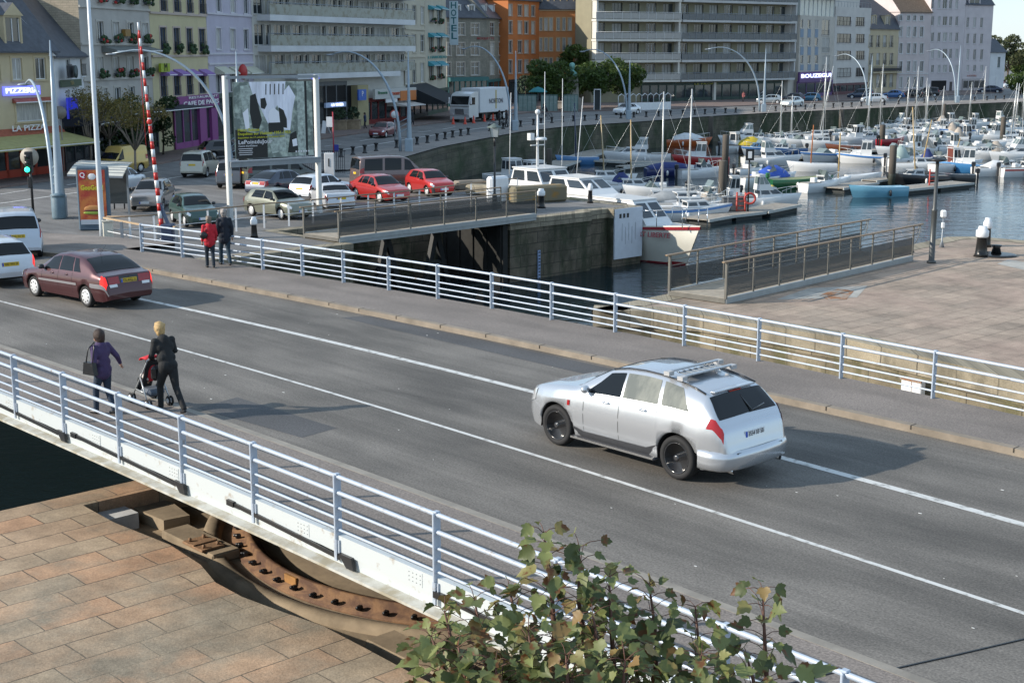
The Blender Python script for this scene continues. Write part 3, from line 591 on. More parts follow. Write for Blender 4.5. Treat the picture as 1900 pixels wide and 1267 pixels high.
HEADL = flat('headlight_glass', (.6, .62, .64), .08, metal=.5, coat=1); PLATE_Y = flat('plate_yellow', (.62, .42, .02), .5); PLATE_W = flat('plate_white', (.7, .7, .7), .5)
BLUE_EU = flat('plate_blue', (.02, .08, .45), .5); INK = flat('plate_ink', (.01, .01, .01), .6); TRIM = mat('bumper_plastic', (.035, .037, .042), .55, var=.1)
RIMS = flat('alloy_rim', (.5, .51, .52), .3, metal=.75); RIMB = flat('black_rim', (.03, .03, .032), .15, spec=.8, coat=.8); HUBC = flat('hubcap', (.62, .63, .64), .4, metal=.2)
def wheel_mesh(r, w, rimm, spokes, lod=0):
    n = 28 if lod == 0 else 16; k = r / .32
    a = MB(); a.lathe([(r * .72, -w / 2 + .01), (r * .90, -w / 2), (r * .98, -w / 2 + .025), (r, -w / 4), (r, w / 4), (r * .98, w / 2 - .025), (r * .90, w / 2), (r * .72, w / 2 - .01), (r * .7, w / 2 - .05)], n, M=Matrix.Rotation(-pi / 2, 4, 'X'))
    b = MB(); MR = Matrix.Rotation(-pi / 2, 4, 'X'); rr = r * .72
    if spokes == 0:
        b.lathe([(rr, w / 2 - .03), (rr * .97, w / 2 - .012), (rr * .75, w / 2 - .002), (rr * .3, w / 2 + .004), (rr * .1, w / 2 + .006)], n, M=MR)
        for i in range(8):
            t = 2 * pi * i / 8; b.box((0, 0, 0), (rr * .16, .004, rr * .2), 1, 0, M=Matrix.Rotation(t, 4, 'Y') @ Matrix.Translation((rr * .66, w / 2 + .002, 0)))
    else:
        b.lathe([(rr, w / 2 - .012), (rr * .94, w / 2 - .01), (rr * .9, w / 2 - .06), (rr * .86, -w / 2 + .04)], n, M=MR)
        b.lathe([(rr * .88, 0), (.01, .0)], n, mi=1, M=MR)
        for i in range(spokes):
            t = 2 * pi * i / spokes; R = Matrix.Rotation(t, 4, 'Y'); y1, y0 = w / 2 - .02, w / 2 - .06
            vs = [(rr * .1, y1, -rr * .2), (rr * .1, y1, rr * .2), (rr * .92, y1 - .005, rr * .18), (rr * .92, y1 - .005, -rr * .18)]; vs += [(p[0], y0, p[2] * 1.15) for p in vs]
            b.add(vs, [(0, 1, 2, 3), (0, 4, 5, 1), (2, 6, 7, 3), (1, 5, 6, 2), (0, 3, 7, 4)], 0, False, R)
        b.lathe([(rr * .22, w / 2 - .03), (rr * .2, w / 2 - .005), (rr * .08, w / 2)], 12, M=MR)
    return a, b
def ticks(mb, w_, h_, n, seed, y=.0):
    rnd = random.Random(seed); x = -w_ / 2
    for i in range(n):
        cw = w_ / n * .6
        mb.box((x + w_ / n * (i + .5), y, rnd.choice((0, .004))), (cw, .004, h_))
def car(kind, name, label, cat, col, cx, cy, cz, head, group=None, lod=0, rims='hub', trim=None, plate='Y', lit=False, Lk=1, Hk=1, ptext=None, metal=.35, fplate=None, refl=None, glassdark=None):
    B = BODY[kind]; L, Wd, Hh = B['L'] * Lk, B['W'] * (1 + (Lk - 1) * .5), B['H'] * Hk
    t = thing(name, label, cat, (cx, cy, cz), head, group)
    top = lambda q: smt(B['top'], q) * Hh; bot = lambda q: itp(B['bot'], q) * Hh; hw = lambda q: smt(B['w'], q, .012) * Wd / 2
    axles = [B['wb'][0] * L, B['wb'][1] * L]; ar = B['arch']; wr_ = B['wr']; roofw = B['rw'] * Wd / 2; beltR = .64 * Hh
    def sec(d):
        q = d / L; zt = top(q); zb = bot(q); w = hw(q); be = min(smt(B['belt'], q) * Hh, zt - .012)
        h = max(0, min(1, (zt - be) / (Hh - beltR))); h = h ** .8; wr = w * .93 * (1 - h) + min(roofw, w) * h
        az = 0
        for a in axles:
            dx = abs(d - a)
            if dx < ar: az = max(az, wr_ + sqrt(ar * ar - dx * dx))
        lo = max(zb, az); e = .055 * h + .008; D = be - zb
        def mz(z): return max(z, lo)
        fl = .02 if az > 0 else 0
        if be <= lo: be = lo + .01
        return [(0, zb), (.58 * w, zb), (.58 * w, lo), (.93 * w + fl, lo), (.985 * w + fl * .5, mz(zb + .32 * D)), (w, mz(zb + .60 * D)), (.982 * w, mz(zb + .84 * D)), (.935 * w, max(be, lo)),
                ((.935 * w + wr) / 2 + .012 * h, (be + zt - e) / 2), (wr, zt - e), (wr * .9, zt - .018 * h - .002), (wr * .55, zt), (0, zt + .012)]
    def P(d, r, side=1):
        s_ = sec(d); i = int(min(max(r, 0), 11.999)); f = r - i; y = s_[i][0] + (s_[i + 1][0] - s_[i][0]) * f; z = s_[i][1] + (s_[i + 1][1] - s_[i][1]) * f
        return Vector((L / 2 - d, y * side, z))
    st_ = set(); n = 90 if lod == 0 else 40
    for i in range(n + 1): st_.add(round(L * i / n, 4))
    for q, _ in B['top']: st_.add(round(q * L, 4))
    for a in axles:
        for i in range(-8, 9): st_.add(round(a + ar * sin(i * pi / 16), 4))
    ss = sorted(x for x in st_ if 0 <= x <= L); S2 = []
    for x in ss:
        if not S2 or x - S2[-1] > .006: S2.append(x)
    secs = [sec(d) for d in S2]
    pm = [paint(col) if metal else flat('solid_%d_%d_%d' % tuple(int(c * 255) for c in col), col, .35, coat=.6), TRIM]
    body = MB(); un = MB()
    for side in (1, -1):
        rows = [[(L / 2 - d, p[0] * side, p[1]) for p in s_[3:]] for d, s_ in zip(S2, secs)]
        body.grid(rows, 0, True, flip=(side < 0))
        rows = [[(L / 2 - d, p[0] * side, p[1]) for p in s_[:4]] for d, s_ in zip(S2, secs)]
        un.grid(rows, 0, False, flip=(side < 0))
    for k in (0, -1):
        s_ = secs[k]; x = L / 2 - S2[k]; poly_ = [(x, p[0], p[1]) for p in s_[3:]] + [(x, -p[0], p[1]) for p in s_[3:-1][::-1]]
        body.add(poly_, [tuple(range(len(poly_))) if k == 0 else tuple(range(len(poly_)))[::-1]])
    obj('body', body, pm, t); obj('underbody', un, DARK, t)
    def patch(nm, d0, d1, r0, r1, m, side, nd=8, nr=4, off=.006, skew=None, par=None, lab=None, thick=True):
        mb = MB(); rows = []
        for i in range(nd + 1):
            row = []
            for j in range(nr + 1):
                tt = j / nr; sI = i / nd
                da, db = (d0, d1) if not skew else (d0 + (skew[0] - d0) * tt, d1 + (skew[1] - d1) * tt)
                d = da + (db - da) * sI; r = r0 + (r1 - r0) * tt; p = P(d, r, side)
                nn = (P(min(d + .02, L), r, side) - P(max(d - .02, 0), r, side)).cross(P(d, min(r + .1, 11.99), side) - P(d, max(0, r - .1), side))
                if nn.length < 1e-9: nn = Vector((0, side, 0))
                nn.normalize()
                if nn.dot(Vector((0, p.y, p.z - .4 * Hh)) + Vector((p.x * .15, 0, 0))) < 0: nn = -nn
                row.append(p + nn * off)
            rows.append(row)
        mb.grid(rows, 0, True); return obj(nm, mb, m, par or t, label=lab)
    G1 = glassdark or CGLASS
    ws0, ws1 = B['ws'][0] * L + .02, B['ws'][1] * L - .02; rg0, rg1 = B['rg'][0] * L, B['rg'][1] * L - .01
    def across(nm, d0, d1, m, off=.007, k0=.0, k1=.0):
        mb = MB(); rows = []
        for i in range(7):
            d = d0 + (d1 - d0) * i / 6; row = []
            for r, sd in ((9.55 if kind != 'suv' or d0 < L / 2 else 9.9, 1), (10, 1), (10.6, 1), (11.3, 1), (11.99, 1), (11.3, -1), (10.6, -1), (10, -1), (9.55, -1)):
                p = P(d, r, sd); sl_ = (P(min(d + .03, L), 11.99).z - P(max(0, d - .03), 11.99).z) / .06
                nn = Vector((sl_, 0, 1)).normalized(); row.append(p + nn * off)
            rows.append(row)
        mb.grid(rows, 0, True, flip=True); return obj(nm, mb, m, t)
    across('windscreen', ws0, ws1, G1)
    if kind not in ('van',): across('rear_window', rg0, rg1, CGLASS)
    if lod < 2:
        for side in (1, -1):
            for i, (a, b, c_, d_) in enumerate(B['win']):
                mm = G1 if not refl or i == 0 else refl
                patch('side_window', a * L, b * L, 7.18, 8.86, mm, side, 8, 3, .006, (c_ * L, d_ * L))
    # lamps
    for side in (1, -1):
        mb = MB(); nm = 'headlight'; zf = top(.03) - .1 * Hh
        patch('headlight', .01 * L, .065 * L, 5.6, 7.0 if kind != 'suv' else 8, HEADL, side, 5, 3, .012)
        if kind == 'suv':
            patch('tail_light', .915 * L, .978 * L, 5.9, 7.15, RED_L, side, 8, 4, .012, (.925 * L, .972 * L))
            pass
        elif kind == 'fastback':
            patch('tail_light', .945 * L, .985 * L, 5.2, 7.6, RED_ON if lit else RED_L, side, 5, 3, .012)
            patch('tail_light_inner', .974 * L, .986 * L, 9.5, 11.2, RED_L, side, 3, 5, .012)
        elif kind in ('mpv', 'van', 'bigvan'):
            patch('tail_light', .93 * L, .985 * L, 6.4, 8.3 if kind == 'mpv' else 7.6, RED_ON if lit else RED_L, side, 5, 3, .012)
        else: patch('tail_light', .945 * L, .988 * L, 5.4, 7.2, RED_ON if lit else RED_L, side, 5, 3, .012)
        for a in axles:
            tr = wr_; ta, rb = wheel_mesh(tr, .25 if kind == 'suv' else .19, None, 5 if rims in ('black5', 'alloy') else 0, lod)
            wl = obj('wheel', ta, RUBBER, t, loc=(L / 2 - a, side * (Wd / 2 - (.15 if kind == 'suv' else .12)), tr), rz=0 if side > 0 else pi)
            obj('rim', rb, [{'hub': HUBC, 'alloy': RIMS, 'black5': RIMB}[rims], DARK], wl)
        if lod < 2:
            mb = MB(); p = P(B['ws'][0] * L + .3, 7.2, side); mb.ball((p.x, p.y + side * .1, p.z + .07), (.07, .1, .075), 8); mb.bar(p, (p.x, p.y + side * .08, p.z + .05), .05, .03); obj('door_mirror', mb, pm[0] if kind == 'suv' else TRIM, t)
        if lod == 0:
            for i, (a, b, c_, d_) in enumerate(B['win'][:2]):
                d = b * L - .28; p = P(d, 6.35, side); mb = MB(); mb.tube([(p.x - .09, p.y + side * .0, p.z), (p.x - .05, p.y + side * .03, p.z + .005), (p.x + .05, p.y + side * .03, p.z + .005), (p.x + .09, p.y, p.z)], .013, 6); mb.ball((p.x, p.y - side * .005, p.z), (.07, .012, .045), 8); obj('door_handle', mb, pm[0], t)
            for d, r1 in ((B['win'][0][1] * L + .02, 7.1), (B['win'][1][1] * L + .015, 7.0), (B['win'][0][0] * L + .06, 7)):
                if any(abs(d - a) < ar + .02 for a in axles) and d > L / 2: r0_ = 6.3
                else: r0_ = 3.6
                patch('door_gap', d, d + .009, r0_, r1, DARK, side, 1, 6, .003)
    # bumpers / trim
    if trim == 'dark':
        for a, b in ((0.0, .05), (.94, .999)):
            for side in (1, -1): patch('bumper', a * L, b * L, 3.0, 5.0, TRIM, side, 5, 3, .014)
    if trim == 'strip':
        for side in (1, -1): patch('side_strip', .27 * L, .70 * L, 4.75, 5.1, flat('grey_strip', (.2, .19, .2), .4), side, 8, 1, .012); patch('bumper', .85 * L, .998 * L, 4.7, 5.35, flat('grey_strip', (.2, .19, .2), .4), side, 8, 2, .014)
    # plates
    zr = .50 * Hh if kind != 'fastback' else .545 * Hh; dr = L
    for q in [i / 400 for i in range(380, 401)]:
        if top(q) < zr + .05: dr = q * L; break
    for (x, z, sgn, kk) in ((L / 2 - dr - .012, zr, -1, plate), (L / 2 + .006, .30 * Hh, 1, fplate or 'W')):
        if lod >= 2: break
        mb = MB(); Mx = Matrix.Translation((x, 0, z)) @ Matrix.Rotation(sgn * pi / 2, 4, 'Z') @ Matrix.Rotation(radians(-6), 4, 'X'); Wp = .52 if lod == 0 else .5
        mb.box((0, 0, 0), (Wp, .02, .12), 0, 0, Mx, .006); mb.box((-Wp / 2 + .03, -.011, 0), (.05, .004, .11), 1, 0, Mx)
        o = obj('number_plate', mb, [PLATE_Y if kk == 'Y' else PLATE_W, BLUE_EU], t)
        if ptext and sgn < 0 and lod == 0: text(ptext, .115, INK, o, Mx @ Vector((.02, -.012, 0)), (Mx.to_euler().x + pi / 2, 0, Mx.to_euler().z), 'plate_number', .002, width=.40)
    t['L'] = L; return t, P, patch, L, Wd
def place_wheels(kind, pf, pr, side, Lk=1, zf=None):
    """centre and heading from the two wheel contact points on the visible side"""
    f = Vector(zf(*pf) if zf else at(*pf)); r = Vector(zf(*pr) if zf else at(*pr)); h = f - r; hd = atan2(h.y, h.x); B = BODY[kind]; Wd = B['W'] * (1 + (Lk - 1) * .5)
    nrm = Vector((-sin(hd), cos(hd), 0)) * (1 if side == 'L' else -1); mid = (f + r) / 2 - nrm * (Wd / 2 - .12); fw = Vector((cos(hd), sin(hd), 0))
    q = (B['wb'][0] + B['wb'][1]) / 2; mid = mid - fw * ((.5 - q) * B['L'] * Lk)
    return mid.x, mid.y, (f.z + r.z) / 2, hd
road = lambda x, y: (*W(x, y, 0), 0.004)
SILV = (.62, .66, .70)
# the silver off-roader in the foreground
REFL = mat('painted_reflection_glass', (.24, .24, .20), .05, 0, sc=1.6, col2=(.13, .135, .115), thr=.5, spec=1, streak=True)  # pale streaks paint the reflections on the rear side windows
cx, cy, cz, hd = place_wheels('suv', (1036, 824), (1262, 889), 'L', zf=road)
suv, P, patch, L, Wd = car('suv', 'parked_car' if 0 else 'car', 'silver off-road estate car with black wheels and roof bars driving across the bridge', 'car', (.40, .425, .45), cx, cy, cz, hd, rims='black5', plate='W', ptext='3554 XF 50', refl=REFL, metal=.5)
m_ = suv.children[0].data.materials[0]; b_ = m_.node_tree.nodes['Principled BSDF']; b_.inputs['Metallic'].default_value = .7; b_.inputs['Roughness'].default_value = .27
for l_ in list(b_.inputs['Base Color'].links): m_.node_tree.links.remove(l_)
b_.inputs['Base Color'].default_value = (.56, .58, .61, 1)
mb = MB(); pth = [(-1.86, .955), (-1.95, .962), (-2.12, .945), (-2.28, .88), (-2.38, .76), (-2.43, .5), (-2.45, .2), (-2.455, 0)]; pth += [(x, -y) for x, y in pth[:-1][::-1]]
mb.grid([[(x * (1 + o / 2.4), y * (1 + o), z) for x, y in pth] for o, z in ((-.06, .30), (-.01, .34), (.008, .42), (.012, .52), (.004, .60), (-.05, .635))], 0, True, flip=True); obj('rear_bumper', mb, m_, suv)
BLK = flat('gloss_black', (.012, .012, .013), .2, coat=.6)
for side in (1, -1):
    patch('sill', .285 * L, .70 * L, 3.0, 3.55, TRIM, side, 8, 2, .012)
    mb = MB(); d0, d1 = .29 * L, .71 * L; y = side * (Wd / 2 + .03); mb.box((L / 2 - (d0 + d1) / 2, y, .29), (d1 - d0, .13, .05), 0, bev=.02); mb.box((L / 2 - (d0 + d1) / 2, y + side * .06, .3), (d1 - d0 - .05, .02, .035), 1); obj('running_board', mb, [TRIM, CHROME], suv)
    mb = MB(); mb.tube([P(d * L, 9.6, side) + Vector((0, 0, .022)) for d in (.43, .5, .58, .66, .74, .82, .87)], .014, 6); obj('roof_rail', mb, BLK, suv)
    mb = MB(); mb.tube([(-L / 2 + .02, side * .62, .30), (-L / 2 + .16, side * .62, .30)], .05, 12); mb.tube([(-L / 2 + .015, side * .62, .30), (-L / 2 + .03, side * .62, .30)], .04, 12, 1); obj('exhaust_pipe', mb, [CHROME, DARK], suv)
for dq in (.70, .762):
    mb = MB(); z = P(dq * L, 11.9).z + .085; x = L / 2 - dq * L; mb.box((x, 0, z), (.07, 1.26, .03), 0, bev=.01)
    b = obj('roof_bar', mb, RIMS, suv)
    for s_ in (-1, 1):
        mb = MB(); mb.box((x, s_ * .66, z - .03), (.12, .13, .07), 0); obj('bar_foot', mb, flat('foot_grey', (.4, .4, .4), .4), b)
mb = MB(); mb.box((L / 2 - .735 * L, 0, P(.735 * L, 11.9).z + .055), (.3, .9, .01))
for k in range(7): mb.bar((L / 2 - .735 * L - .17, -.45 + k * .15, P(.735 * L, 11.9).z + .07), (L / 2 - .735 * L + .17, -.45 + k * .15, P(.735 * L, 11.9).z + .07), .02, .012)
obj('roof_slats', mb, STEEL, suv)
mb = MB(); mb.tube([P(.9 * L, 11.9) + Vector((.0, -.1, .0)), P(.945 * L, 11.9) + Vector((-.02, -.14, .02)), P(.935 * L, 11.0, -1) + Vector((-.03, -.02, .03))], .014, 6); obj('rear_wiper', mb, BLK, suv)
mb = MB(); mb.box((L / 2 - .876 * L, 0, P(.876 * L, 11.9).z + .015), (.1, 1.05, .03), 0, bev=.01); mb.box((L / 2 - .886 * L, 0, P(.886 * L, 11.9).z + .015), (.02, .3, .02), 1); obj('roof_spoiler', mb, [paint((.40, .425, .45)), RED_L], suv)
for side in (1, -1):
    patch('side_marker', .255 * L, .268 * L, 5.4, 5.9, RED_L, side, 2, 2, .01)
mb = MB(); mb.box((-L / 2 + .02, 0, .60), (.10, 1.2, .02)); obj('bumper_ledge', mb, TRIM, suv)
# burgundy fastback
cx, cy, cz, hd = place_wheels('fastback', (76, 551), (158, 568), 'L', zf=road)
c2, P, patch, L, Wd = car('fastback', 'car', 'burgundy five door car with its brake lights on, behind the white hatchback', 'car', (.055, .006, .010), cx, cy, cz, hd, rims='hub', trim='strip', plate='Y', ptext='925 AXQ 21', lit=True, metal=.35)
mb = MB(); mb.tube([P(.70 * L, 11.9) + Vector((0, .0, 0)), P(.70 * L, 11.9) + Vector((-.3, .0, .28))], .004, 5); obj('aerial', mb, BLACKM, c2)
for side in (1, -1): patch('reflector', .986 * L, .992 * L, 9.5, 10.9, WHITE, side, 2, 3, .012)
patch('tail_band', .974 * L, .984 * L, 11.2, 11.98, TRIM, 1, 2, 2, .01); patch('tail_band', .974 * L, .984 * L, 11.2, 11.98, TRIM, -1, 2, 2, .01)
# queue on the left
def pc(kind, label, col, pf, pr, side, cat='car', grp='cars parked beside the lock', lod=1, **k):
    x, y, z, h = place_wheels(kind, pf, pr, side, k.get('Lk', 1)); return car(kind, {'van': 'van', 'bigvan': 'van'}.get(kind, 'car'), label, cat, col, x, y, z + .01, h, grp, lod, **k)
def pa(kind, label, col, px, hdeg, loc=(0, 0), cat='car', grp=None, lod=1, **k):
    p = at(*px); h = radians(hdeg); B = BODY[kind]; lx, ly = loc[0] * B['L'] * k.get('Lk', 1), loc[1] * B['W']
    return car(kind, {'van': 'van', 'bigvan': 'van'}.get(kind, 'car'), label, cat, col, p[0] - (lx * cos(h) - ly * sin(h)), p[1] - (lx * sin(h) + ly * cos(h)), p[2] + .01, h, grp, lod, **k)
pa('hatch', 'white hatchback with a dark lower tail waiting in front of the burgundy car', (.62, .65, .68), (52, 524), 128, (-.33, -.42), rims='hub', trim='dark', lit=True, lod=0, ptext='9307 WN 50')
pa('mpv', 'pale silver people carrier with a yellow plate, seen from behind at the left edge', (.48, .52, .58), (74, 477), 112, (-.33, -.42), rims='hub', lod=0, ptext='8245 XH 50')
pc('hatch', 'dark green small car parked nose out left of the walking couple', (.03, .075, .065), (349, 423), (319, 411), 'R', Lk=.92)
pc('hatch', 'greyish beige hatchback facing the camera beside the barrier pole', (.27, .255, .25), (297, 392), (322, 379), 'L', rims='alloy', Hk=1.06)
pc('hatch', 'small white hatchback driving right behind the shelter', (.66, .7, .75), (262, 351), (230, 358), 'R', grp=None, trim='dark')
pc('van', 'yellow panel van with a high box body facing left', (.52, .36, .09), (214, 325), (259, 320), 'L', 'van', None)
pc('mpv', 'tall champagne coloured compact people carrier seen from its rear corner', (.42, .40, .33), (408, 322), (378, 331), 'R', grp=None, Lk=.92, rims='alloy')
pa('hatch', 'black car half hidden behind the left billboard post', (.02, .02, .025), (418, 294), 30, lod=1)
pc('mpv', 'dark grey off-roader parked right of the left billboard post', (.085, .09, .1), (474, 341), (448, 351), 'R', Lk=.9, rims='alloy')
pa('bigvan', 'dark olive people carrier parked under the billboard', (.07, .08, .07), (486, 352), 32, (-.3, -.4), Lk=.95)
pc('fastback', 'dark navy blue saloon parked under the billboard behind the beige hatchback', (.02, .03, .055), (574, 357), (508, 366), 'R', rims='alloy')
pc('hatch', 'white hatchback parked behind the silver coupe', (.68, .71, .74), (642, 366), (588, 374), 'R', rims='alloy')
pc('coupe', 'silver two seat coupe parked with its tail towards the footbridge', (.55, .57, .60), (572, 378), (608, 394), 'L', rims='alloy')
pc('hatch', 'pale olive green hatchback parked facing the footbridge', (.20, .21, .165), (522, 408), (470, 401), 'R')
pc('fastback', 'long red hatchback parked between the silver coupe and the other red car', (.42, .028, .024), (712, 378), (657, 369), 'R', Lk=.92)
pc('hatch', 'small bright red hatchback with dark bumper at the right end of the parked row', (.50, .025, .022), (801, 366), (755, 357), 'R', trim='dark', Lk=.93)
pc('bigvan', 'brown van with a curved roof parked behind the red cars', (.17, .12, .11), (770, 350), (704, 353), 'R', 'van', rims='alloy', Lk=.98)
pc('hatch', 'dark red hatchback driving along the quay road before the red restaurant', (.16, .02, .025), (712, 257), (735, 253), 'L', grp='cars on the quay road')
FARC = 'cars on the far quay road'
pc('fastback', 'white car passing the blue grey lamp mast before the square', (.7, .72, .74), (1158, 214), (1185, 212.5), 'L', grp=FARC, Lk=.92)
pc('fastback', 'white saloon on the quay road before the large apartment block', (.66, .70, .70), (1465, 199), (1491, 197.3), 'L', grp=FARC)
pa('hatch', 'silver grey small car beside the lamp mast of the large apartment block', (.28, .33, .36), (1428, 193), 168, grp=FARC)
pa('hatch', 'dark car half hidden behind the white saloon', (.03, .035, .05), (1470, 190), 168, grp=FARC)
pa('hatch', 'teal blue car parked in front of the purple shop front', (.03, .14, .24), (1501, 189), 168, grp=FARC)
pa('mpv', 'dark blue people carrier parked left of the silver car near the white house', (.02, .04, .08), (1597, 184), 160, grp=FARC)
pa('fastback', 'silver estate car driving on the far quay road', (.42, .46, .50), (1622, 190.5), 170, grp=FARC, Lk=.9)
pa('fastback', 'bright blue car parked in front of the beige mansard house', (.04, .12, .30), (1657, 183), 165, grp=FARC, Lk=.85)
pa('fastback', 'black car parked below the pink facade, left of the tall dark vehicle', (.015, .018, .022), (1690, 181.5), 165, grp=FARC, Lk=.85)
pa('mpv', 'tall black vehicle parked at the right end of the far row', (.012, .013, .016), (1719, 180.5), 165, grp=FARC)
pa('fastback', 'dark blue car standing before the last pink house', (.02, .03, .06), (1836, 173), 168, grp=FARC)
pa('van', 'white van parked at the far right end of the quay', (.6, .6, .6), (1874, 164), 200, cat='van', grp=FARC)
pa('hatch', 'red car parked at the far right end of the quay', (.3, .04, .04), (1852, 160), 200, grp=FARC)
# ---------------------------------------------------------------- buildings
def proj(X, Y, Z):
    h = Z - H; zc = Y * ct - h * st; yc = -(h * ct) - Y * st; return (950 + F * X / zc, 633.5 + F * yc / zc)
WFR = mat('window_frame_white', (.62, .63, .63), .5, var=.05)
CURT = mat('net_curtain', (.42, .41, .38), .8, streak=True, sc=9, var=.3)
SLATE = mat('slate', (.055, .062, .078), .55, sc=2.5, var=.3, bump=.3)
GREENF = mat('flower_green', (.025, .055, .018), .8, var=.5, sc=6); REDF = mat('flower_red', (.4, .03, .03), .8, var=.3)
IRON = mat('wrought_iron', (.025, .028, .034), .5, var=.1)
def stucco(name, c, v=.1, sc=.5): return mat('stucco_' + name, c, .88, var=v, sc=sc, bump=.15, bsc=9)
class Fac:
    """a facade between two surveyed base points; x along it, y into the building, z up from the street"""
    def __init__(s, name, label, a, b, wallm, cat='building', za=None):
        A = W(a[0], a[1], QZ); Bp = W(b[0], b[1], QZ); s.A = Vector(A); s.B = Vector(Bp); s.d = (s.B - s.A); s.W = s.d.length; s.d.normalize()
        s.rz = atan2(s.d.y, s.d.x); s.t = thing(name, label, cat, (A[0], A[1], QZ), s.rz); s.m = wallm; s.holes = []; s.extra = MB(); s.win = []
    def s_of(s, px, z):
        lo, hi = -s.W * .6, s.W * 1.6
        f = lambda q: proj(s.A.x + s.d.x * q, s.A.y + s.d.y * q, z)[0] - px
        inc = f(hi) > f(lo)
        for _ in range(40):
            m = (lo + hi) / 2
            if (f(m) < 0) == inc: lo = m
            else: hi = m
        return (lo + hi) / 2
    def pt(s, px, py):
        z = 5.0
        for _ in range(6):
            q = s.s_of(px, z); P = (s.A.x + s.d.x * q, s.A.y + s.d.y * q); z = hgt(0, py, P)
        return q, z - QZ
    def grid(s, cols, rows, ref=None, **k):
        for ia, (x0, x1) in enumerate(cols):
            for ib, (y0, y1) in enumerate(rows):
                ym = (y0 + y1) / 2; qa, _ = s.pt(x0, ym); qb, _ = s.pt(x1, ym); rc = ref or (cols[0][0]); _, z1 = s.pt(rc, y0); _, z0 = s.pt(rc, y1)
                s.win.append(dict(x=qa, w=qb - qa, z=z0, h=z1 - z0, **k)); 
    def build(s, height, depth=11, base=0, side=None, surround=None, roof=None, band=None, curt=.3, frame=WFR, flowers=False, rail=False, rec=.16):
        win = [w_ for w_ in s.win if w_['z'] + w_['h'] < height + 40]; xs = {0, s.W}; zs = {0, height}
        for w_ in win:
            for v in (w_['x'], w_['x'] + w_['w']): xs.add(min(max(v, 0), s.W))
            for v in (w_['z'], w_['z'] + w_['h']): zs.add(min(max(v, 0), height))
        xs = sorted(xs); zs = sorted(zs); mb = MB()
        for x0, x1 in zip(xs[:-1], xs[1:]):
            if x1 - x0 < 1e-3: continue
            for z0, z1 in zip(zs[:-1], zs[1:]):
                if z1 - z0 < 1e-3: continue
                cx_, cz_ = (x0 + x1) / 2, (z0 + z1) / 2
                if any(w_['x'] < cx_ < w_['x'] + w_['w'] and w_['z'] < cz_ < w_['z'] + w_['h'] for w_ in win): continue
                mb.add([(x0, 0, z0), (x1, 0, z0), (x1, 0, z1), (x0, 0, z1)], [(0, 1, 2, 3)])
        for w_ in win:
            x, wd, z, h = w_['x'], w_['w'], w_['z'], w_['h']; r = rec
            mb.add([(x, 0, z), (x + wd, 0, z), (x + wd, 0, z + h), (x, 0, z + h), (x, r, z), (x + wd, r, z), (x + wd, r, z + h), (x, r, z + h)], [(0, 4, 5, 1), (1, 5, 6, 2), (2, 6, 7, 3), (3, 7, 4, 0)])
            if surround:
                k = .13
                for c, d in (((x - k / 2, -.02, z + h / 2), (k, .05, h)), ((x + wd + k / 2, -.02, z + h / 2), (k, .05, h)), ((x + wd / 2, -.02, z + h + k / 2), (wd + 2 * k, .05, k)), ((x + wd / 2, -.04, z - k / 2), (wd + 2 * k + .1, .1, k * .8))): mb.box(c, d, 1)
            else: mb.box((x + wd / 2, -.03, z - .05), (wd + .16, .1, .1), 1)
        D = depth
        mb.add([(0, 0, 0), (0, D, 0), (s.W, D, 0), (s.W, 0, 0), (0, 0, height), (0, D, height), (s.W, D, height), (s.W, 0, height)], [(0, 4, 5, 1), (1, 5, 6, 2), (2, 6, 7, 3), (4, 7, 6, 5)], 2)
        if band:
            for z in band: mb.box((s.W / 2, -.05, z), (s.W, .14, .16), 1)
        o = obj('wall', mb, [s.m, surround or s.m, side or s.m], s.t)
        rnd = random.Random(int(s.W * 1000))
        for w_ in win:
            x, wd, z, h = w_['x'], w_['w'], w_['z'], w_['h']; f = MB(); k = min(.06, wd * .09); y = rec - .05
            for c, d in (((k / 2, 0, h / 2), (k, .05, h)), ((wd - k / 2, 0, h / 2), (k, .05, h)), ((wd / 2, 0, k / 2), (wd - 2 * k, .05, k)), ((wd / 2, 0, h - k / 2), (wd - 2 * k, .05, k))): f.box(c, d)
            nv = w_.get('nv', 1)
            for i in range(nv): f.box((wd * (i + 1) / (nv + 1), 0, h / 2), (k * 1.1, .05, h - 2 * k))
            if w_.get('nh', 0): f.box((wd / 2, .004, h * .66), (wd - 2 * k, .04, k * .8))
            o = obj('window', f, w_.get('fm', frame), s.t, loc=(x, y, z))
            g = MB(); g.add([(k, 0, k), (wd - k, 0, k), (wd - k, 0, h - k), (k, 0, h - k)], [(0, 1, 2, 3)]); obj('pane', g, w_.get('gm') or (CURT if rnd.random() < curt else GLASS), o, loc=(0, .01, 0))
            if flowers or w_.get('fl'):
                g = MB(); g.box((wd / 2, -.26, .05), (wd + .1, .2, .2)); 
                for i in range(16): g.ball((rnd.uniform(-.1, wd + .1), -.3 + rnd.uniform(-.12, .1), rnd.uniform(.0, .5) - .1), rnd.uniform(.1, .2), 5, rnd.choice((1, 1, 1, 1, 1, 2)))
                obj('flower_box', g, [SLATE, GREENF, REDF], s.t, loc=(x, 0, z))
            if rail or w_.get('rl'):
                g = MB(); 
                for i in range(7): g.box((wd * i / 6, -.1, .4), (.02, .02, .8))
                g.box((wd / 2, -.1, .8), (wd + .05, .03, .03)); g.box((wd / 2, -.1, .1), (wd + .05, .03, .03)); obj('window_railing', g, IRON, s.t, loc=(x, 0, z))
        return s
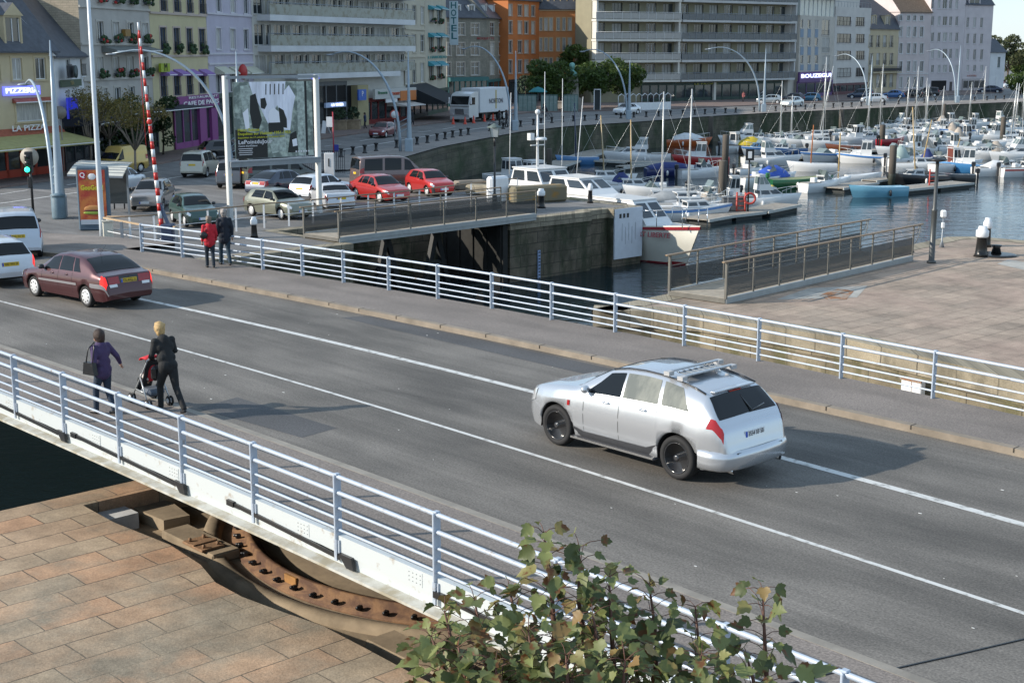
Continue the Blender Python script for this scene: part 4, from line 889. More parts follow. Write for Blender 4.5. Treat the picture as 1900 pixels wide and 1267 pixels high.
    def box(s, nm, x0, y0, x1, y1, m, dep=.1, out=0, lab=None):
        """a box part given by its pixel corners, dep thick, its front out metres before the wall"""
        qa, za = s.pt(x0, y1); qb, zb_ = s.pt(x1, y0); _, za2 = s.pt(x1, y1)
        za = (za + za2) / 2; _, zb2 = s.pt(x0, y0); zb_ = (zb_ + zb2) / 2
        mb = MB(); mb.box(((qa + qb) / 2, -out + dep / 2, (za + zb_) / 2), (abs(qb - qa), dep, zb_ - za)); return obj(nm, mb, m, s.t, label=lab), ((qa + qb) / 2, (za + zb_) / 2, abs(qb - qa), zb_ - za)
    def awning(s, x0, y0, x1, y1, out, m, nm='awning', lab=None, open_=False, fold=.15):
        qa, z1 = s.pt(x0, y0); qb, _ = s.pt(x1, y0); _, z0 = s.pt((x0 + x1) / 2, y1)
        if z0 > z1: z0 = z1 - .4
        mb = MB(); n = 6
        a = [(qa, -.02, z1), (qb, -.02, z1)]; b = [(qa, -out, z0 + fold), (qb, -out, z0 + fold)]; c = [(qa, -out, z0), (qb, -out, z0)]
        mb.grid([a, b, c], 0, False); mb.add([a[0], b[0], c[0], (qa, -.02, z0)], [(0, 1, 2, 3)]); mb.add([a[1], (qb, -.02, z0), c[1], b[1]], [(0, 1, 2, 3)])
        mb.box(((qa + qb) / 2, -out, z0 + fold / 2), (qb - qa, .05, .06), 1)
        return obj(nm, mb, [m, WHITE], s.t, label=lab)
    def sign(s, txt, x0, y0, x1, y1, m, board=None, out=.18, bold=.01, nm='sign'):
        o, (cx_, cz_, w_, h_) = s.box(nm, x0, y0, x1, y1, board, .08, out) if board else (s.t, (*[(s.pt(x0, (y0 + y1) / 2)[0] + s.pt(x1, (y0 + y1) / 2)[0]) / 2, s.pt((x0 + x1) / 2, (y0 + y1) / 2)[1]], abs(s.pt(x1, y0)[0] - s.pt(x0, y0)[0]), s.pt(x0, y0)[1] - s.pt(x0, y1)[1]))
        return text(txt, h_ * (1.0 if not board else .8), m, o, (cx_, -out - .02, cz_), (pi / 2, 0, 0), 'lettering', .02, bold=bold, width=w_ * (1 if not board else .9))
    def z(s, px, py): return s.pt(px, py)[1]
    def x(s, px, py=120): return s.pt(px, py)[0]
def slope_roof(F_, z0, z1, depth, back=4.0, over=.25, mm=SLATE, x0=None, x1=None, hip=0, gm=None):
    x0 = -over if x0 is None else x0; x1 = F_.W + over if x1 is None else x1; mb = MB()
    v = [(x0, -over, z0), (x1, -over, z0), (x1 - hip, back, z1), (x0 + hip, back, z1), (x0, depth + over, z0), (x1, depth + over, z0), (x1 - hip, depth - back, z1), (x0 + hip, depth - back, z1)]
    mb.add(v, [(0, 1, 2, 3), (5, 4, 7, 6), (3, 2, 6, 7)], 0); mb.add(v, [(4, 0, 3, 7), (1, 5, 6, 2)], 0 if hip else 1)
    mb.box(((x0 + x1) / 2, -over, z0 - .06), (x1 - x0, .12, .12), 0)
    return obj('roof', mb, [mm, gm or F_.m], F_.t)
def dormer(F_, x, z, w_, h_, m, y=.3, gable=True, par=None):
    mb = MB(); d = 2.4
    mb.box((x - w_ / 2 + .08, y + d / 2, z + h_ / 2), (.16, d, h_)); mb.box((x + w_ / 2 - .08, y + d / 2, z + h_ / 2), (.16, d, h_)); mb.box((x, y + d / 2, z + .1), (w_ - .32, d, .2)); mb.box((x, y + .1, z + h_ - .06), (w_ - .32, .2, .12))
    k = w_ * .5 if gable else .15
    v = [(x - w_ / 2 - .1, y - .1, z + h_), (x + w_ / 2 + .1, y - .1, z + h_), (x, y - .1, z + h_ + k), (x - w_ / 2 - .1, y + d, z + h_), (x + w_ / 2 + .1, y + d, z + h_), (x, y + d, z + h_ + k)]
    mb.add(v, [(0, 2, 5, 3), (2, 1, 4, 5)], 1); mb.add(v, [(0, 1, 2)], 0)
    o = obj('dormer', mb, [m, SLATE], F_.t)
    g = MB(); g.add([(x - w_ / 2 + .16, y + .12, z + .2), (x + w_ / 2 - .16, y + .12, z + .2), (x + w_ / 2 - .16, y + .12, z + h_ - .12), (x - w_ / 2 + .16, y + .12, z + h_ - .12)], [(0, 1, 2, 3)]); g.box((x, y + .1, z + h_ / 2), (.07, .04, h_ - .35), 1)
    for sx in (-1, 1): g.box((x + sx * (w_ / 2 - .19), y + .1, z + h_ / 2), (.07, .04, h_ - .35), 1)
    obj('window', g, [GLASS, WFR], o); return o
def chimney(F_, x, y, z, m, w_=.9, h_=1.8):
    mb = MB(); mb.box((x, y, z + h_ / 2), (w_, .7, h_)); mb.box((x, y, z + h_), (w_ + .12, .82, .12))
    for k in (-.25, .25): mb.tube([(x + k, y, z + h_), (x + k, y, z + h_ + .45)], .12, 8, 1)
    obj('chimney', mb, [m, mat('chimney_pot', (.35, .14, .08), .8)], F_.t)
def shop(F_, x0, x1, ytop, ybot, m, frame, nb=4, nm='shop_front', lab=None):
    """dark glazed bays between coloured posts on the ground floor"""
    qa, za = F_.pt(x0, ytop); qb, _ = F_.pt(x1, ytop); zt = za; mb = MB(); 
    if qb < qa: qa, qb = qb, qa
    mb.box(((qa + qb) / 2, -.05, zt / 2 + .06), (qb - qa, .1, zt), 1)
    for i in range(nb + 1): mb.box((qa + (qb - qa) * i / nb, -.13, zt / 2 + .06), (.18, .1, zt), 0)
    mb.box(((qa + qb) / 2, -.14, zt - .05), (qb - qa + .2, .14, .4), 0); mb.box(((qa + qb) / 2, -.13, .35), (qb - qa, .1, .5), 0)
    return obj(nm, mb, [m, GLASS], F_.t, label=lab)
FN = lambda a: flat('paint_' + a[0], a[1], .6)
BLUEG = flat('blue_glow', (.12, .14, .9), .4, emit=.9); WLET = flat('white_letters', (.75, .75, .78), .5); GLET = flat('neon_letters', (.55, .6, 1), .5, emit=1.3)
# 1 pizzeria
CRM = stucco('cream', (.50, .42, .27)); b = Fac('pizzeria_building', 'cream pizzeria building with slate roof and terracotta trim at the left edge', (-150, 353), (113, 322), CRM)
b.grid([(22, 41), (65, 85)], [(108, 149)], ref=22); b.grid([(-60, -40), (-18, 0)], [(108, 149)], ref=22); b.grid([(30, 88)], [(191, 227)], ref=30, nv=0, gm=CURT)
hE = b.z(80, 95); b.build(hE, 9, surround=CRM); slope_roof(b, hE, hE + 4.2, 9, 3.3, .3)
x_, z_ = b.pt(29, 90); dormer(b, x_, z_ + .1, 1.6, 1.9, CRM, .1); x_, z_ = b.pt(-60, 90); dormer(b, x_, z_ + .1, 1.6, 1.9, CRM, .1); chimney(b, b.x(50), 4.6, hE + 3.4, stucco('brickbeige', (.38, .28, .2)), 1.3)
TERR = mat('terracotta', (.30, .085, .045), .8, sc=5, var=.3)
b.awning(-140, 251, 112, 263, .7, TERR, 'tile_canopy', fold=.05); b.awning(22, 183, 96, 190, .35, TERR, 'tile_canopy', fold=.05)
b.awning(-140, 262, 113, 275, 3.2, mat('awning_olive', (.33, .31, .12), .8), fold=.2); shop(b, -140, 112, 268, 330, flat('shop_red', (.42, .05, .02), .5), None, 9)
b.sign('PIZZERIA', 3, 160, 70, 177, GLET, BLUEG); b.sign('LA PIZZA', 15, 230, 77, 245, WLET, None, .3)
# 2 white restaurant
WHT = stucco('white', (.62, .63, .64)); b = Fac('white_house', 'small white restaurant house with slate roof, hanging oval sign and dark balcony', (113.5, 322.4), (167, 307), WHT)
b.grid([(123, 131), (149, 158)], [(110, 143), (168, 205)], ref=123, rl=1); hE = b.z(140, 104); b.build(hE, 9); slope_roof(b, hE, hE + 4.0, 9, 3.2, .25)
o, q = b.box('hanging_sign', 108, 122, 121, 145, IRON, .1, .7); mb = MB(); mb.lathe([(.0, 0), (.42, 0), (.42, .06), (0, .06)], 16, M=Matrix.Translation((q[0], -.9, q[1])) @ Matrix.Rotation(pi / 2, 4, 'X')); obj('oval_sign', mb, [flat('sign_dark', (.03, .05, .05), .5)], b.t)
o, q = b.box('name_board', 109, 148, 146, 161, flat('board_green', (.07, .10, .06), .6), .1, .2); text('YSEA', q[3] * .8, flat('old_letters', (.35, .28, .12), .7), o, (q[0], -.23, q[1]), (pi / 2, 0, 0))
b.box('blue_sign', 111, 181, 127, 220, flat('sign_blue', (.02, .03, .45), .4, emit=.25), .12, .6); b.awning(112, 213, 168, 230, 2.6, flat('awning_navy', (.012, .016, .03), .8), fold=.25)
o, q = b.box('balcony', 112, 200, 168, 212, IRON, .9, .9); shop(b, 114, 167, 232, 300, flat('shop_dark', (.03, .03, .035), .5), None, 3)
# 3 grey hotel
GRY = stucco('greystone', (.42, .40, .37), .14); BRK = slabs('cream_brick', (.40, .34, .26), (.33, .29, .22), (.24, .21, .17), .45, .16, vertical=True, msz=.012, dirt=.2)
b = Fac('stone_hotel', 'tall grey stone hotel with flower boxes under every window', (163.5, 307.8), (290, 287), GRY)
C3 = [(180, 192), (209, 221), (236, 248), (263, 275)]; b.grid(C3, [(-130, -95), (-85, -50), (-38, 3), (41, 76), (106, 140)], ref=209, fl=1); b.grid([(190, 199), (213, 224), (240, 250), (266, 276)], [(163, 192)], ref=209)
hE = b.z(200, -150); b.build(hE, 13, side=BRK, surround=stucco('lightstone', (.46, .44, .40)), band=[b.z(200, 15), b.z(200, 82), b.z(200, 147)]); slope_roof(b, hE, hE + 3, 13)
b.awning(188, 86, 274, 97, 1.2, flat('awning_grey', (.16, .17, .16), .8)); b.box('gilt_crest', 225, 55, 234, 68, flat('crest', (.25, .14, .03), .5), .3, .35)
b.awning(170, 208, 330, 206, 3.0, flat('awning_navy', (.012, .016, .03), .8), fold=.1); shop(b, 168, 288, 212, 290, flat('shop_dark', (.03, .03, .035), .5), None, 6)
# 4 yellow cafe
YEL = stucco('yellow', (.52, .46, .28)); b = Fac('cafe_building', 'pale yellow building with mauve awnings over a purple cafe front', (290.5, 287), (392.5, 268), YEL)
b.grid([(297, 309), (322, 334), (346, 357), (369, 381)], [(-120, -80), (-62, -22), (-12, 24), (53, 96), (136, 176)], ref=346, rl=1, fm=flat('frame_blue', (.04, .07, .15), .5)); hE = b.z(340, -140)
b.build(hE, 12, surround=stucco('pinkstone', (.46, .38, .33)), curt=.15, band=[b.z(346, 28), b.z(346, 104)]); slope_roof(b, hE, hE + 3, 12)
MAU = flat('awning_mauve', (.26, .15, .40), .8)
for c in ((297, 311), (321, 336), (345, 359), (368, 383)): b.awning(c[0], 129, c[1], 141, .8, MAU)
PUR = flat('shop_purple', (.22, .05, .20), .5); b.box('sign_board', 320, 177, 396, 199, PUR, .3, .5); b.sign('RESTAURANT', 338, 177, 392, 183, WLET, None, .55); b.sign('CAFE DE PARIS', 328, 185, 394, 197, WLET, None, .55, .02)
shop(b, 320, 392, 200, 270, PUR, None, 5); 
for x0 in (366, 388): b.box('purple_pier', x0, 200, x0 + 8, 267, PUR, .3, .35)
for c in (297, 322, 346, 369):
    mb = MB(); q, z = b.pt(c + 6, 92)
    for i in range(14): mb.ball((q + random.uniform(-.6, .6), -.3 + random.uniform(-.1, .1), z + random.uniform(-.3, .35)), .17, 5)
    obj('flower_box', mb, GREENF, b.t)
o, q = b.box('lime_sign', 288, 118, 304, 134, flat('sign_lime', (.30, .38, .02), .5), .2, .5); text('M', .9, INK, o, (q[0], -.53, q[1]), (pi / 2, 0, 0))
# 5 lilac
LIL = stucco('lilac', (.47, .44, .52)); b = Fac('lilac_house', 'pale lilac town house with three cream awnings, behind the billboard', (393, 268), (474.5, 253), LIL)
b.grid([(401, 410), (427, 437), (452, 461)], [(-110, -75), (-60, -20), (-12, 24), (54, 92), (138, 172)], ref=427); hE = b.z(430, -130)
b.build(hE, 12, surround=stucco('lilaclight', (.56, .54, .58)), band=[b.z(427, 28), b.z(427, 100), b.z(427, 118)]); slope_roof(b, hE, hE + 3, 12)
for c in ((398, 418), (425, 446), (450, 473)): b.awning(c[0], 124, c[1], 138, .9, flat('awning_cream', (.50, .50, .40), .8))
shop(b, 394, 474, 178, 255, flat('shop_green', (.05, .08, .06), .5), None, 5)
mb = MB(); q, z = b.pt(433, 134); mb.ball((q, -.9, z), (.75, .35, .7), 12); obj('red_lantern_sign', mb, flat('lantern_red', (.4, .02, .02), .5), b.t)
# 6 modern block with long balconies
CON = stucco('concrete', (.54, .53, .49)); PAN = flat('facade_panel', (.42, .40, .33), .7); b = Fac('apartment_block', 'modern apartment block with long white balconies behind the billboard', (475, 253), (753, 226), CON)
ys = [(-58, -48), (-8, 2), (38, 47.5), (86, 95.5), (131, 140)]; zs_ = [(b.z(750, y1), b.z(750, y0)) for y0, y1 in ys]; n = 9; bw = b.W / n
for k, (z0, z1) in enumerate(zs_):
    if k == 0: continue
    zt = zs_[k - 1][0]; 
    for i in range(n): b.win.append(dict(x=i * bw + .35, w=bw * .52, z=z1 + .05, h=zt - z1 - .35, nv=1, gm=CURT if (i * 3 + k) % 4 == 0 else None)); b.win.append(dict(x=i * bw + .35 + bw * .58, w=bw * .26, z=z1 + .05, h=zt - z1 - .35, nv=0, gm=PAN if (i + k) % 3 else None))
b.build(zs_[0][1] + .5, 14, curt=.0, rec=.25)
for k, (z0, z1) in enumerate(zs_):
    mb = MB(); mb.box((b.W / 2 + (.7 if k > 3 else .3), -.75, (z0 + z1) / 2), (b.W - (9 if k > 3 else 1), 1.5, z1 - z0)); sl_ = obj('balcony_slab', mb, stucco('slabwhite', (.60, .61, .62)), b.t)
    mb = MB(); mb.box((b.W / 2 + .2, -1.46, z1 + .5), (b.W - 1.2, .03, .95), 0); mb.tube([(.5, -1.46, z1 + 1.12), (b.W - .4, -1.46, z1 + 1.12)], .04, 6, 1)
    for i in range(19): mb.box((.5 + (b.W - .9) * i / 18, -1.42, z1 + .55), (.05, .05, 1.1), 1)
    obj('balcony_glass', mb, [mat('frosted_glass', (.25, .27, .24), .3, sc=1.3, col2=(.15, .14, .10), thr=.56), STEEL], b.t)
shop(b, 476, 640, 160, 245, flat('shop_grey', (.10, .11, .12), .5), None, 8); b.box('yellow_pillar', 650, 158, 668, 240, stucco('ochre', (.34, .30, .17)), .8, 1.0); b.box('dark_entrance', 600, 160, 650, 241, DARK, .1, .12)
o, q = b.box('parking_sign', 641, 166, 655, 186, flat('sign_blue2', (.02, .10, .42), .4), .15, 1.6); text('P', q[3] * .7, WLET, o, (q[0], -1.63, q[1] + .1), (pi / 2, 0, 0))
b.box('blue_lit_sign', 592, 190, 630, 199, flat('sign_pale', (.4, .5, .7), .4), .2, .8); b.sign('LA VIVIER', 602, 191, 624, 198, GLET, None, .84)
b.box('white_fascia', 675, 164, 752, 182, flat('fascia_white', (.45, .46, .44), .5), .3, 1.4); b.sign('Brasserie', 680, 168, 697, 176, flat('green_letters', (.03, .16, .08), .5), None, 1.45); b.sign('ristorante', 702, 168, 720, 178, flat('red_letters', (.5, .08, .03), .5), None, 1.45); b.box('orange_fascia', 722, 168, 751, 186, flat('fascia_orange', (.5, .16, .04), .5), .2, 1.46)
shop(b, 672, 752, 186, 228, flat('shop_maroon', (.16, .015, .015), .5), None, 6); b.box('white_sign', 697, 182, 718, 190, WHITE, .1, 1.3); b.awning(716, 188, 752, 196, 2.6, flat('awning_white', (.5, .48, .45), .8), fold=.1)
b.sign('1906', 552, 141, 566, 149, flat('blue_letters', (.1, .1, .8), .5, emit=.4), None, 1.6)
# 7 beige terrace
BEI = stucco('beige', (.48, .44, .35)); b = Fac('beige_house', 'narrow beige stone house with tall white windows left of the hotel', (753.5, 226), (790, 217), BEI)
b.grid([(751.5, 757), (765, 772), (780, 787)], [(-50, -20), (10, 44), (64, 97), (118, 155)], ref=765, nh=1); hE = b.z(770, -70); b.build(hE, 12, surround=BEI, band=[b.z(770, 55), b.z(770, 106)]); slope_roof(b, hE, hE + 3, 12)
b.awning(754, 158, 790, 190, 4.5, flat('awning_black', (.008, .012, .016), .8), lab='large black restaurant awning'); shop(b, 754, 790, 172, 220, flat('shop_dark', (.03, .03, .035), .5), None, 3)
# 8 hotel
b = Fac('hotel', 'beige hotel with turquoise window awnings and a vertical hotel sign', (790.5, 217), (829, 208), BEI)
b.grid([(796, 804), (811, 819)], [(-40, -12), (16, 42), (67, 94), (118, 145)], ref=811, fl=1); hE = b.z(810, -60); b.build(hE, 12, surround=BEI); slope_roof(b, hE, hE + 3, 12)
TUR = flat('awning_turquoise', (.05, .27, .33), .7)
for c in ((794, 806), (809, 822)):
    for y in (10, 61, 114): b.awning(c[0], y, c[1], y + 9, .8, TUR)
q0_, z0_ = b.pt(829, 84); _, z1_ = b.pt(829, 3); mb = MB(); mb.box((q0_, -.95, (z0_ + z1_) / 2), (.2, 1.1, z1_ - z0_)); o = obj('vertical_sign', mb, flat('sign_board_pale', (.50, .60, .66), .5), b.t)
for i, ch in enumerate('HOTEL'): text(ch, 1.15, flat('teal_letters', (.01, .13, .16), .5), o, (q0_ - .11, -.95, z1_ - (z1_ - z0_) * (.10 + i * .175)), (pi / 2, 0, -pi / 2), width=.72, bold=.02)
b.sign('L.HAMOREAU', 793, 103, 827, 110, flat('teal_letters2', (.01, .25, .25), .5), None, .1); shop(b, 791, 829, 170, 212, flat('shop_green', (.05, .08, .06), .5), None, 4)
# 9 stone corner house (two faces)
STN = slabs('rubble_stone', (.25, .24, .20), (.20, .195, .165), (.16, .15, .13), .5, .22, vertical=True, dirt=.25); STL = stucco('dressed', (.44, .41, .36))
b = Fac('stone_corner_house', 'grey rubble stone corner house with four white dormers above the green shop front', (829.5, 200), (903, 197), STN)
b.grid([(830, 836), (847, 862), (874, 889)], [(44, 66), (80, 103), (116, 140)], ref=874, nh=1); hE = b.z(870, 33); b.build(hE, 12, surround=STL); slope_roof(b, hE, hE + 3.6, 12, 3.2, .3)
for x0 in (855, 881): q, z = b.pt(x0, 30); dormer(b, q, z, 1.3, 1.5, WFR, .6, False)
shop(b, 831, 903, 146, 200, flat('shop_teal', (.03, .14, .14), .5), None, 7); b.box('teal_fascia', 831, 144, 903, 151, flat('shop_teal', (.03, .14, .14), .5), .3, .5)
b.sign('MOQUETTE', 884, 69, 915, 75, flat('red_letters2', (.25, .02, .02), .5), None, .15)
b = Fac('stone_corner_house', 'shaded right hand face of the stone corner house, next to the orange houses', (903.3, 197), (942.5, 190), STN)
b.grid([(909, 917), (925, 933)], [(42, 66), (79, 103), (115, 139)], ref=909, nh=1); hE2 = b.z(906, 33); b.build(hE2, 9, surround=STL); slope_roof(b, hE2, hE2 + 3.6, 9, 3.2, .3)
for x0 in (909, 924): q, z = b.pt(x0, 29); dormer(b, q, z, 1.3, 1.5, WFR, .6, False)
shop(b, 904, 942, 150, 194, flat('shop_teal', (.03, .14, .14), .5), None, 4)
# 10, 11 orange houses
ORG = stucco('orange', (.50, .17, .055), .1); ORL = stucco('orangetrim', (.42, .36, .30))
b = Fac('orange_house', 'burnt orange house with narrow white windows, left of the pair', (943, 193), (1000, 189), ORG)
b.grid([(944, 950), (961, 968), (973, 980), (986, 992)], [(10, 30), (40, 63), (76, 99), (112, 136)], ref=961); hE = b.z(970, 1); b.build(hE, 12, surround=ORL); slope_roof(b, hE, hE + 3, 12, hip=0)
shop(b, 944, 1000, 150, 190, flat('shop_dark', (.03, .03, .035), .5), None, 5)
b = Fac('orange_house', 'paler orange house with arched dormers in its slate mansard, behind the trees', (1000.3, 189), (1066, 189), stucco('orange2', (.47, .19, .07)))
b.grid([(1001, 1006), (1010, 1016), (1019.5, 1025), (1033, 1038.5), (1043.5, 1049), (1054, 1060)], [(34, 57), (71, 95), (108, 132)], ref=1019); hE = b.z(1030, 17); b.build(hE, 12, surround=stucco('orangetrim2', (.48, .36, .22)), band=[b.z(1030, 20)]); slope_roof(b, hE, hE + 4, 12, 1.2, .2)
for x0 in (1012, 1022, 1046, 1058): q, z = b.pt(x0, 14); dormer(b, q, z, 1.2, 1.7, stucco('orangetrim2', (.48, .36, .22)), .2)
shop(b, 1001, 1065, 150, 190, flat('shop_dark', (.03, .03, .035), .5), None, 5)
# 12 small houses behind
b = Fac('stone_cottage', 'old stone gable house with slate roof squeezed between the orange house and the white block', (1062, 180), (1110, 178), slabs('old_stone', (.30, .24, .17), (.24, .20, .15), (.15, .13, .1), .6, .3, vertical=True))
hE = b.z(1080, 45); b.grid([(1076, 1081)], [(8, 24)], ref=1076); b.build(b.z(1080, -30), 10); slope_roof(b, b.z(1080, -30), b.z(1080, -30) + 3, 10)
b = Fac('slate_roof_house', 'low white house under a dark slate roof behind the square trees', (1066, 187), (1096, 186), WHT); b.grid([(1072, 1078), (1086, 1091)], [(100, 116)], ref=1072); hE = b.z(1080, 88); b.build(hE, 9); slope_roof(b, hE, hE + 4, 9, 4.2)
# 13 large apartment block, two faces
def block(b, n, ys, refx, depth, cream, endw, rail_m, seed, sunny):
    zs_ = [(b.z(refx, y1), b.z(refx, y0)) for y0, y1 in ys]; bw = b.W / n; rnd = random.Random(seed)
    for k, (z0, z1) in enumerate(zs_):
        zt = zs_[k - 1][0] if k else z1 + 2.8
        for i in range(n):
            if i * bw + 1 > b.W - .5: continue
            b.win.append(dict(x=i * bw + .5, w=bw * .60, z=z1 + .04, h=zt - z1 - .3, nv=2, gm=CURT if rnd.random() < .45 else None, fm=flat('frame_dark', (.10, .11, .11), .5) if i % 3 else WFR))
    b.build(zs_[0][1] + 3.0, depth, curt=0, rec=.3)
    for k, (z0, z1) in enumerate(zs_):
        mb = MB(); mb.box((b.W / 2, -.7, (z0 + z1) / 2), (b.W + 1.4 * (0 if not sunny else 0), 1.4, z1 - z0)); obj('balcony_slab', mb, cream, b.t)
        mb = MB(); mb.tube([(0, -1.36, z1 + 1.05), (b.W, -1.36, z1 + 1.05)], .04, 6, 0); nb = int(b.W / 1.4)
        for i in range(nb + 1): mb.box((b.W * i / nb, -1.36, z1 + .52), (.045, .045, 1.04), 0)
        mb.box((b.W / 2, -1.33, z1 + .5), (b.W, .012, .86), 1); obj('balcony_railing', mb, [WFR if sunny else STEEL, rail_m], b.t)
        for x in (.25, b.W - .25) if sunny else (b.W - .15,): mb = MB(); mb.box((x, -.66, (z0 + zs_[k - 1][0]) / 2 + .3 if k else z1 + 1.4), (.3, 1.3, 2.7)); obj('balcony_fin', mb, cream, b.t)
SLB = stucco('slab_sunlit_cream', (.60, .58, .52)); ys = [(-71, -67), (-35, -31), (0, 4.5), (37.5, 41.5), (73.5, 77.5), (111.5, 116), (148.5, 152)]
OLV = stucco('olive_panel', (.24, .22, .15)); GR1 = mat('rail_glass_sunlit', (.36, .35, .33), .4, var=.1); GR2 = mat('rail_glass_shaded', (.10, .11, .12), .3, var=.2)  # slab and rail colours carry sun on one wing, shade on the other
b = Fac('large_apartment_block', 'sunlit left wing of the large apartment block with balconies coloured lighter for the sun, above the square', (1096, 192.5), (1252, 189.5), OLV); block(b, 5, ys, 1250, 5, SLB, 0, GR1, 3, True); shop(b, 1190, 1252, 156, 190, flat('shop_dgreen', (.02, .05, .04), .5), None, 4)
b = Fac('large_apartment_block', 'shaded right wing of the large apartment block with balconies coloured darker for the shade', (1252.4, 189.4), (1462, 183), OLV); block(b, 8, ys, 1254, 14, stucco('slab_shaded_grey', (.50, .50, .49)), 0, GR2, 5, False); shop(b, 1253, 1452, 156, 188, flat('shop_dgreen', (.02, .05, .04), .5), None, 12); b.box('pale_column', 1320, 153, 1325, 187, SLB, .4, .5); b.sign('LE PACIFIC', 1286, 154, 1330, 158, flat('yellow_letters', (.4, .38, .05), .5), None, .3)
# 14 blue and beige house
b = Fac('blue_panel_house', 'narrow beige apartment house with blue panels over the purple shop', (1479, 182.5), (1543, 177.5), stucco('palebeige', (.50, .47, .42)))
b.grid([(1485, 1490.5), (1498.5, 1504), (1512, 1518)], [(37, 53), (71, 86), (103.5, 119)], ref=1498, nv=0); b.grid([(1525, 1539)], [(37, 66), (70, 98), (103, 130)], ref=1525, rl=1); hE = b.z(1510, 30); b.build(hE, 12)
for c in (1485, 1498.5, 1512):
    for y0, y1 in ((54.5, 70), (87.5, 102.5), (120, 131)): b.box('blue_panel', c - .5, y0, c + 6, y1, flat('panel_blue', (.20, .27, .36), .6), .06, .05)
mb = MB(); q0_, q1_ = b.x(1480), b.x(1543); mb.box(((q0_ + q1_) / 2, 1.2, hE + 1.4), (q1_ - q0_, 2.4, 2.8), 0)
for i in range(9): mb.box((q0_ + (q1_ - q0_) * i / 8, -.04, hE + 1.4), (.08, .08, 2.8), 1)
mb.box(((q0_ + q1_) / 2, .6, hE + 2.86), (q1_ - q0_ + .4, 3.6, .12), 1); obj('glass_veranda', mb, [mat('veranda_glass', (.40, .45, .44), .15, var=.2, sc=1), WFR], b.t)
mb = MB(); mb.box((b.W / 2, 6, hE + 4), (b.W, 9, 4)); obj('upper_floor', mb, SLATE, b.t); mb = MB(); mb.box((-1.6, 5, hE / 2 + 1), (3.0, 9, hE + 2)); obj('stair_wing', mb, stucco('palebeige', (.50, .47, .42)), b.t)
PU2 = flat('shop_violet', (.10, .04, .17), .5); b.box('violet_fascia', 1478, 133, 1540, 152, PU2, .3, .5); b.sign('BOUZEGUI', 1481, 136, 1536, 146, GLET, None, .55, .02); shop(b, 1478, 1543, 153, 178, PU2, None, 4)
# 15 white
b = Fac('white_apartment_house', 'white rendered apartment house with wide dark windows left of the mansard house', (1543.3, 177.5), (1609, 174), stucco('offwhite', (.55, .53, .50)))
b.grid([(1553, 1579), (1588, 1604)], [(31, 48), (63, 80), (95, 112), (127, 144)], ref=1553, nv=3, fm=flat('frame_brown', (.05, .025, .02), .5), rl=1); hE = b.z(1575, 14); b.build(hE, 12)
mb = MB(); mb.box((b.W * .45, 5, hE + 1.7), (b.W * .7, 8, 3.4)); obj('set_back_storey', mb, stucco('offwhite', (.55, .53, .50)), b.t); mb = MB(); mb.tube([(0, .1, hE + .9), (b.W, .1, hE + .9)], .03, 6); [mb.box((b.W * i / 12, .1, hE + .45), (.03, .03, .9)) for i in range(13)]; obj('roof_railing', mb, STEEL, b.t)
shop(b, 1545, 1608, 157, 174, flat('shop_maroon2', (.10, .03, .04), .5), None, 5)
# 16 mansard house
BG2 = stucco('sand', (.48, .41, .28)); b = Fac('mansard_house', 'sand coloured house with black balcony and dark slate mansard with two dormers', (1609.3, 174), (1662, 171.5), BG2)
b.grid([(1612.5, 1619), (1625.5, 1632), (1638, 1644.5), (1650, 1656.5)], [(66, 88), (99, 121), (139, 163)], ref=1625, rl=1); hE = b.z(1635, 54); b.build(hE, 11, surround=BG2, band=[b.z(1635, 56), b.z(1635, 136)])
slope_roof(b, hE, b.z(1635, 27), 11, 1.3, .2); v = MB(); z27 = b.z(1635, 27); v.add([(0, 1.3, z27), (b.W, 1.3, z27), (b.W * .1, 5.5, z27 + 6), (0, 5.5, z27 + 6), (0, 10, z27), (b.W, 10, z27)], [(0, 1, 2, 3), (1, 5, 2), (5, 4, 3, 2), (4, 0, 3)]); obj('upper_roof', v, SLATE, b.t)
for x0 in (1623, 1648): q, z = b.pt(x0, 53); dormer(b, q, z, 2.0, 2.3, BG2, .2, False)
mb = MB(); z = b.z(1635, 135); mb.box((b.W / 2, -.5, z), (b.W, 1.0, .18), 1); [mb.box((b.W * i / 40, -.95, z + .55), (.03, .03, 1.0)) for i in range(41)]; mb.box((b.W / 2, -.95, z + 1.05), (b.W, .06, .06)); mb.box((b.W / 2, -.93, z + .55), (b.W, .01, .5)); obj('balcony', mb, [IRON, BG2], b.t)
# 17 pink, 18 tall pink, 19 small
PNK = stucco('pink', (.56, .49, .48)); b = Fac('pink_house', 'pale pink house with white framed windows and a plain slate roof', (1662.3, 171.5), (1720, 170.5), PNK)
b.grid([(1668.5, 1674), (1683, 1688.5), (1694.5, 1700), (1707, 1713)], [(29, 39), (50, 69), (81, 100), (114, 133), (143, 163)], ref=1683); hE = b.z(1690, 23); b.build(hE, 12, surround=stucco('whitetrim', (.60, .60, .60)), band=[b.z(1690, 137)]); slope_roof(b, hE, hE + 4.5, 12, 4.5, .2, mat('brown_tiles', (.14, .10, .07), .8, sc=3, var=.3)); chimney(b, .8, 4, hE + 3, stucco('chimneybrick', (.3, .12, .07)), 1.2)
PK2 = stucco('rosegrey', (.55, .50, .51)); b = Fac('tall_pink_house', 'tall rose grey building with five window columns and a garage opening', (1720.3, 170.5), (1782, 169.5), PK2)
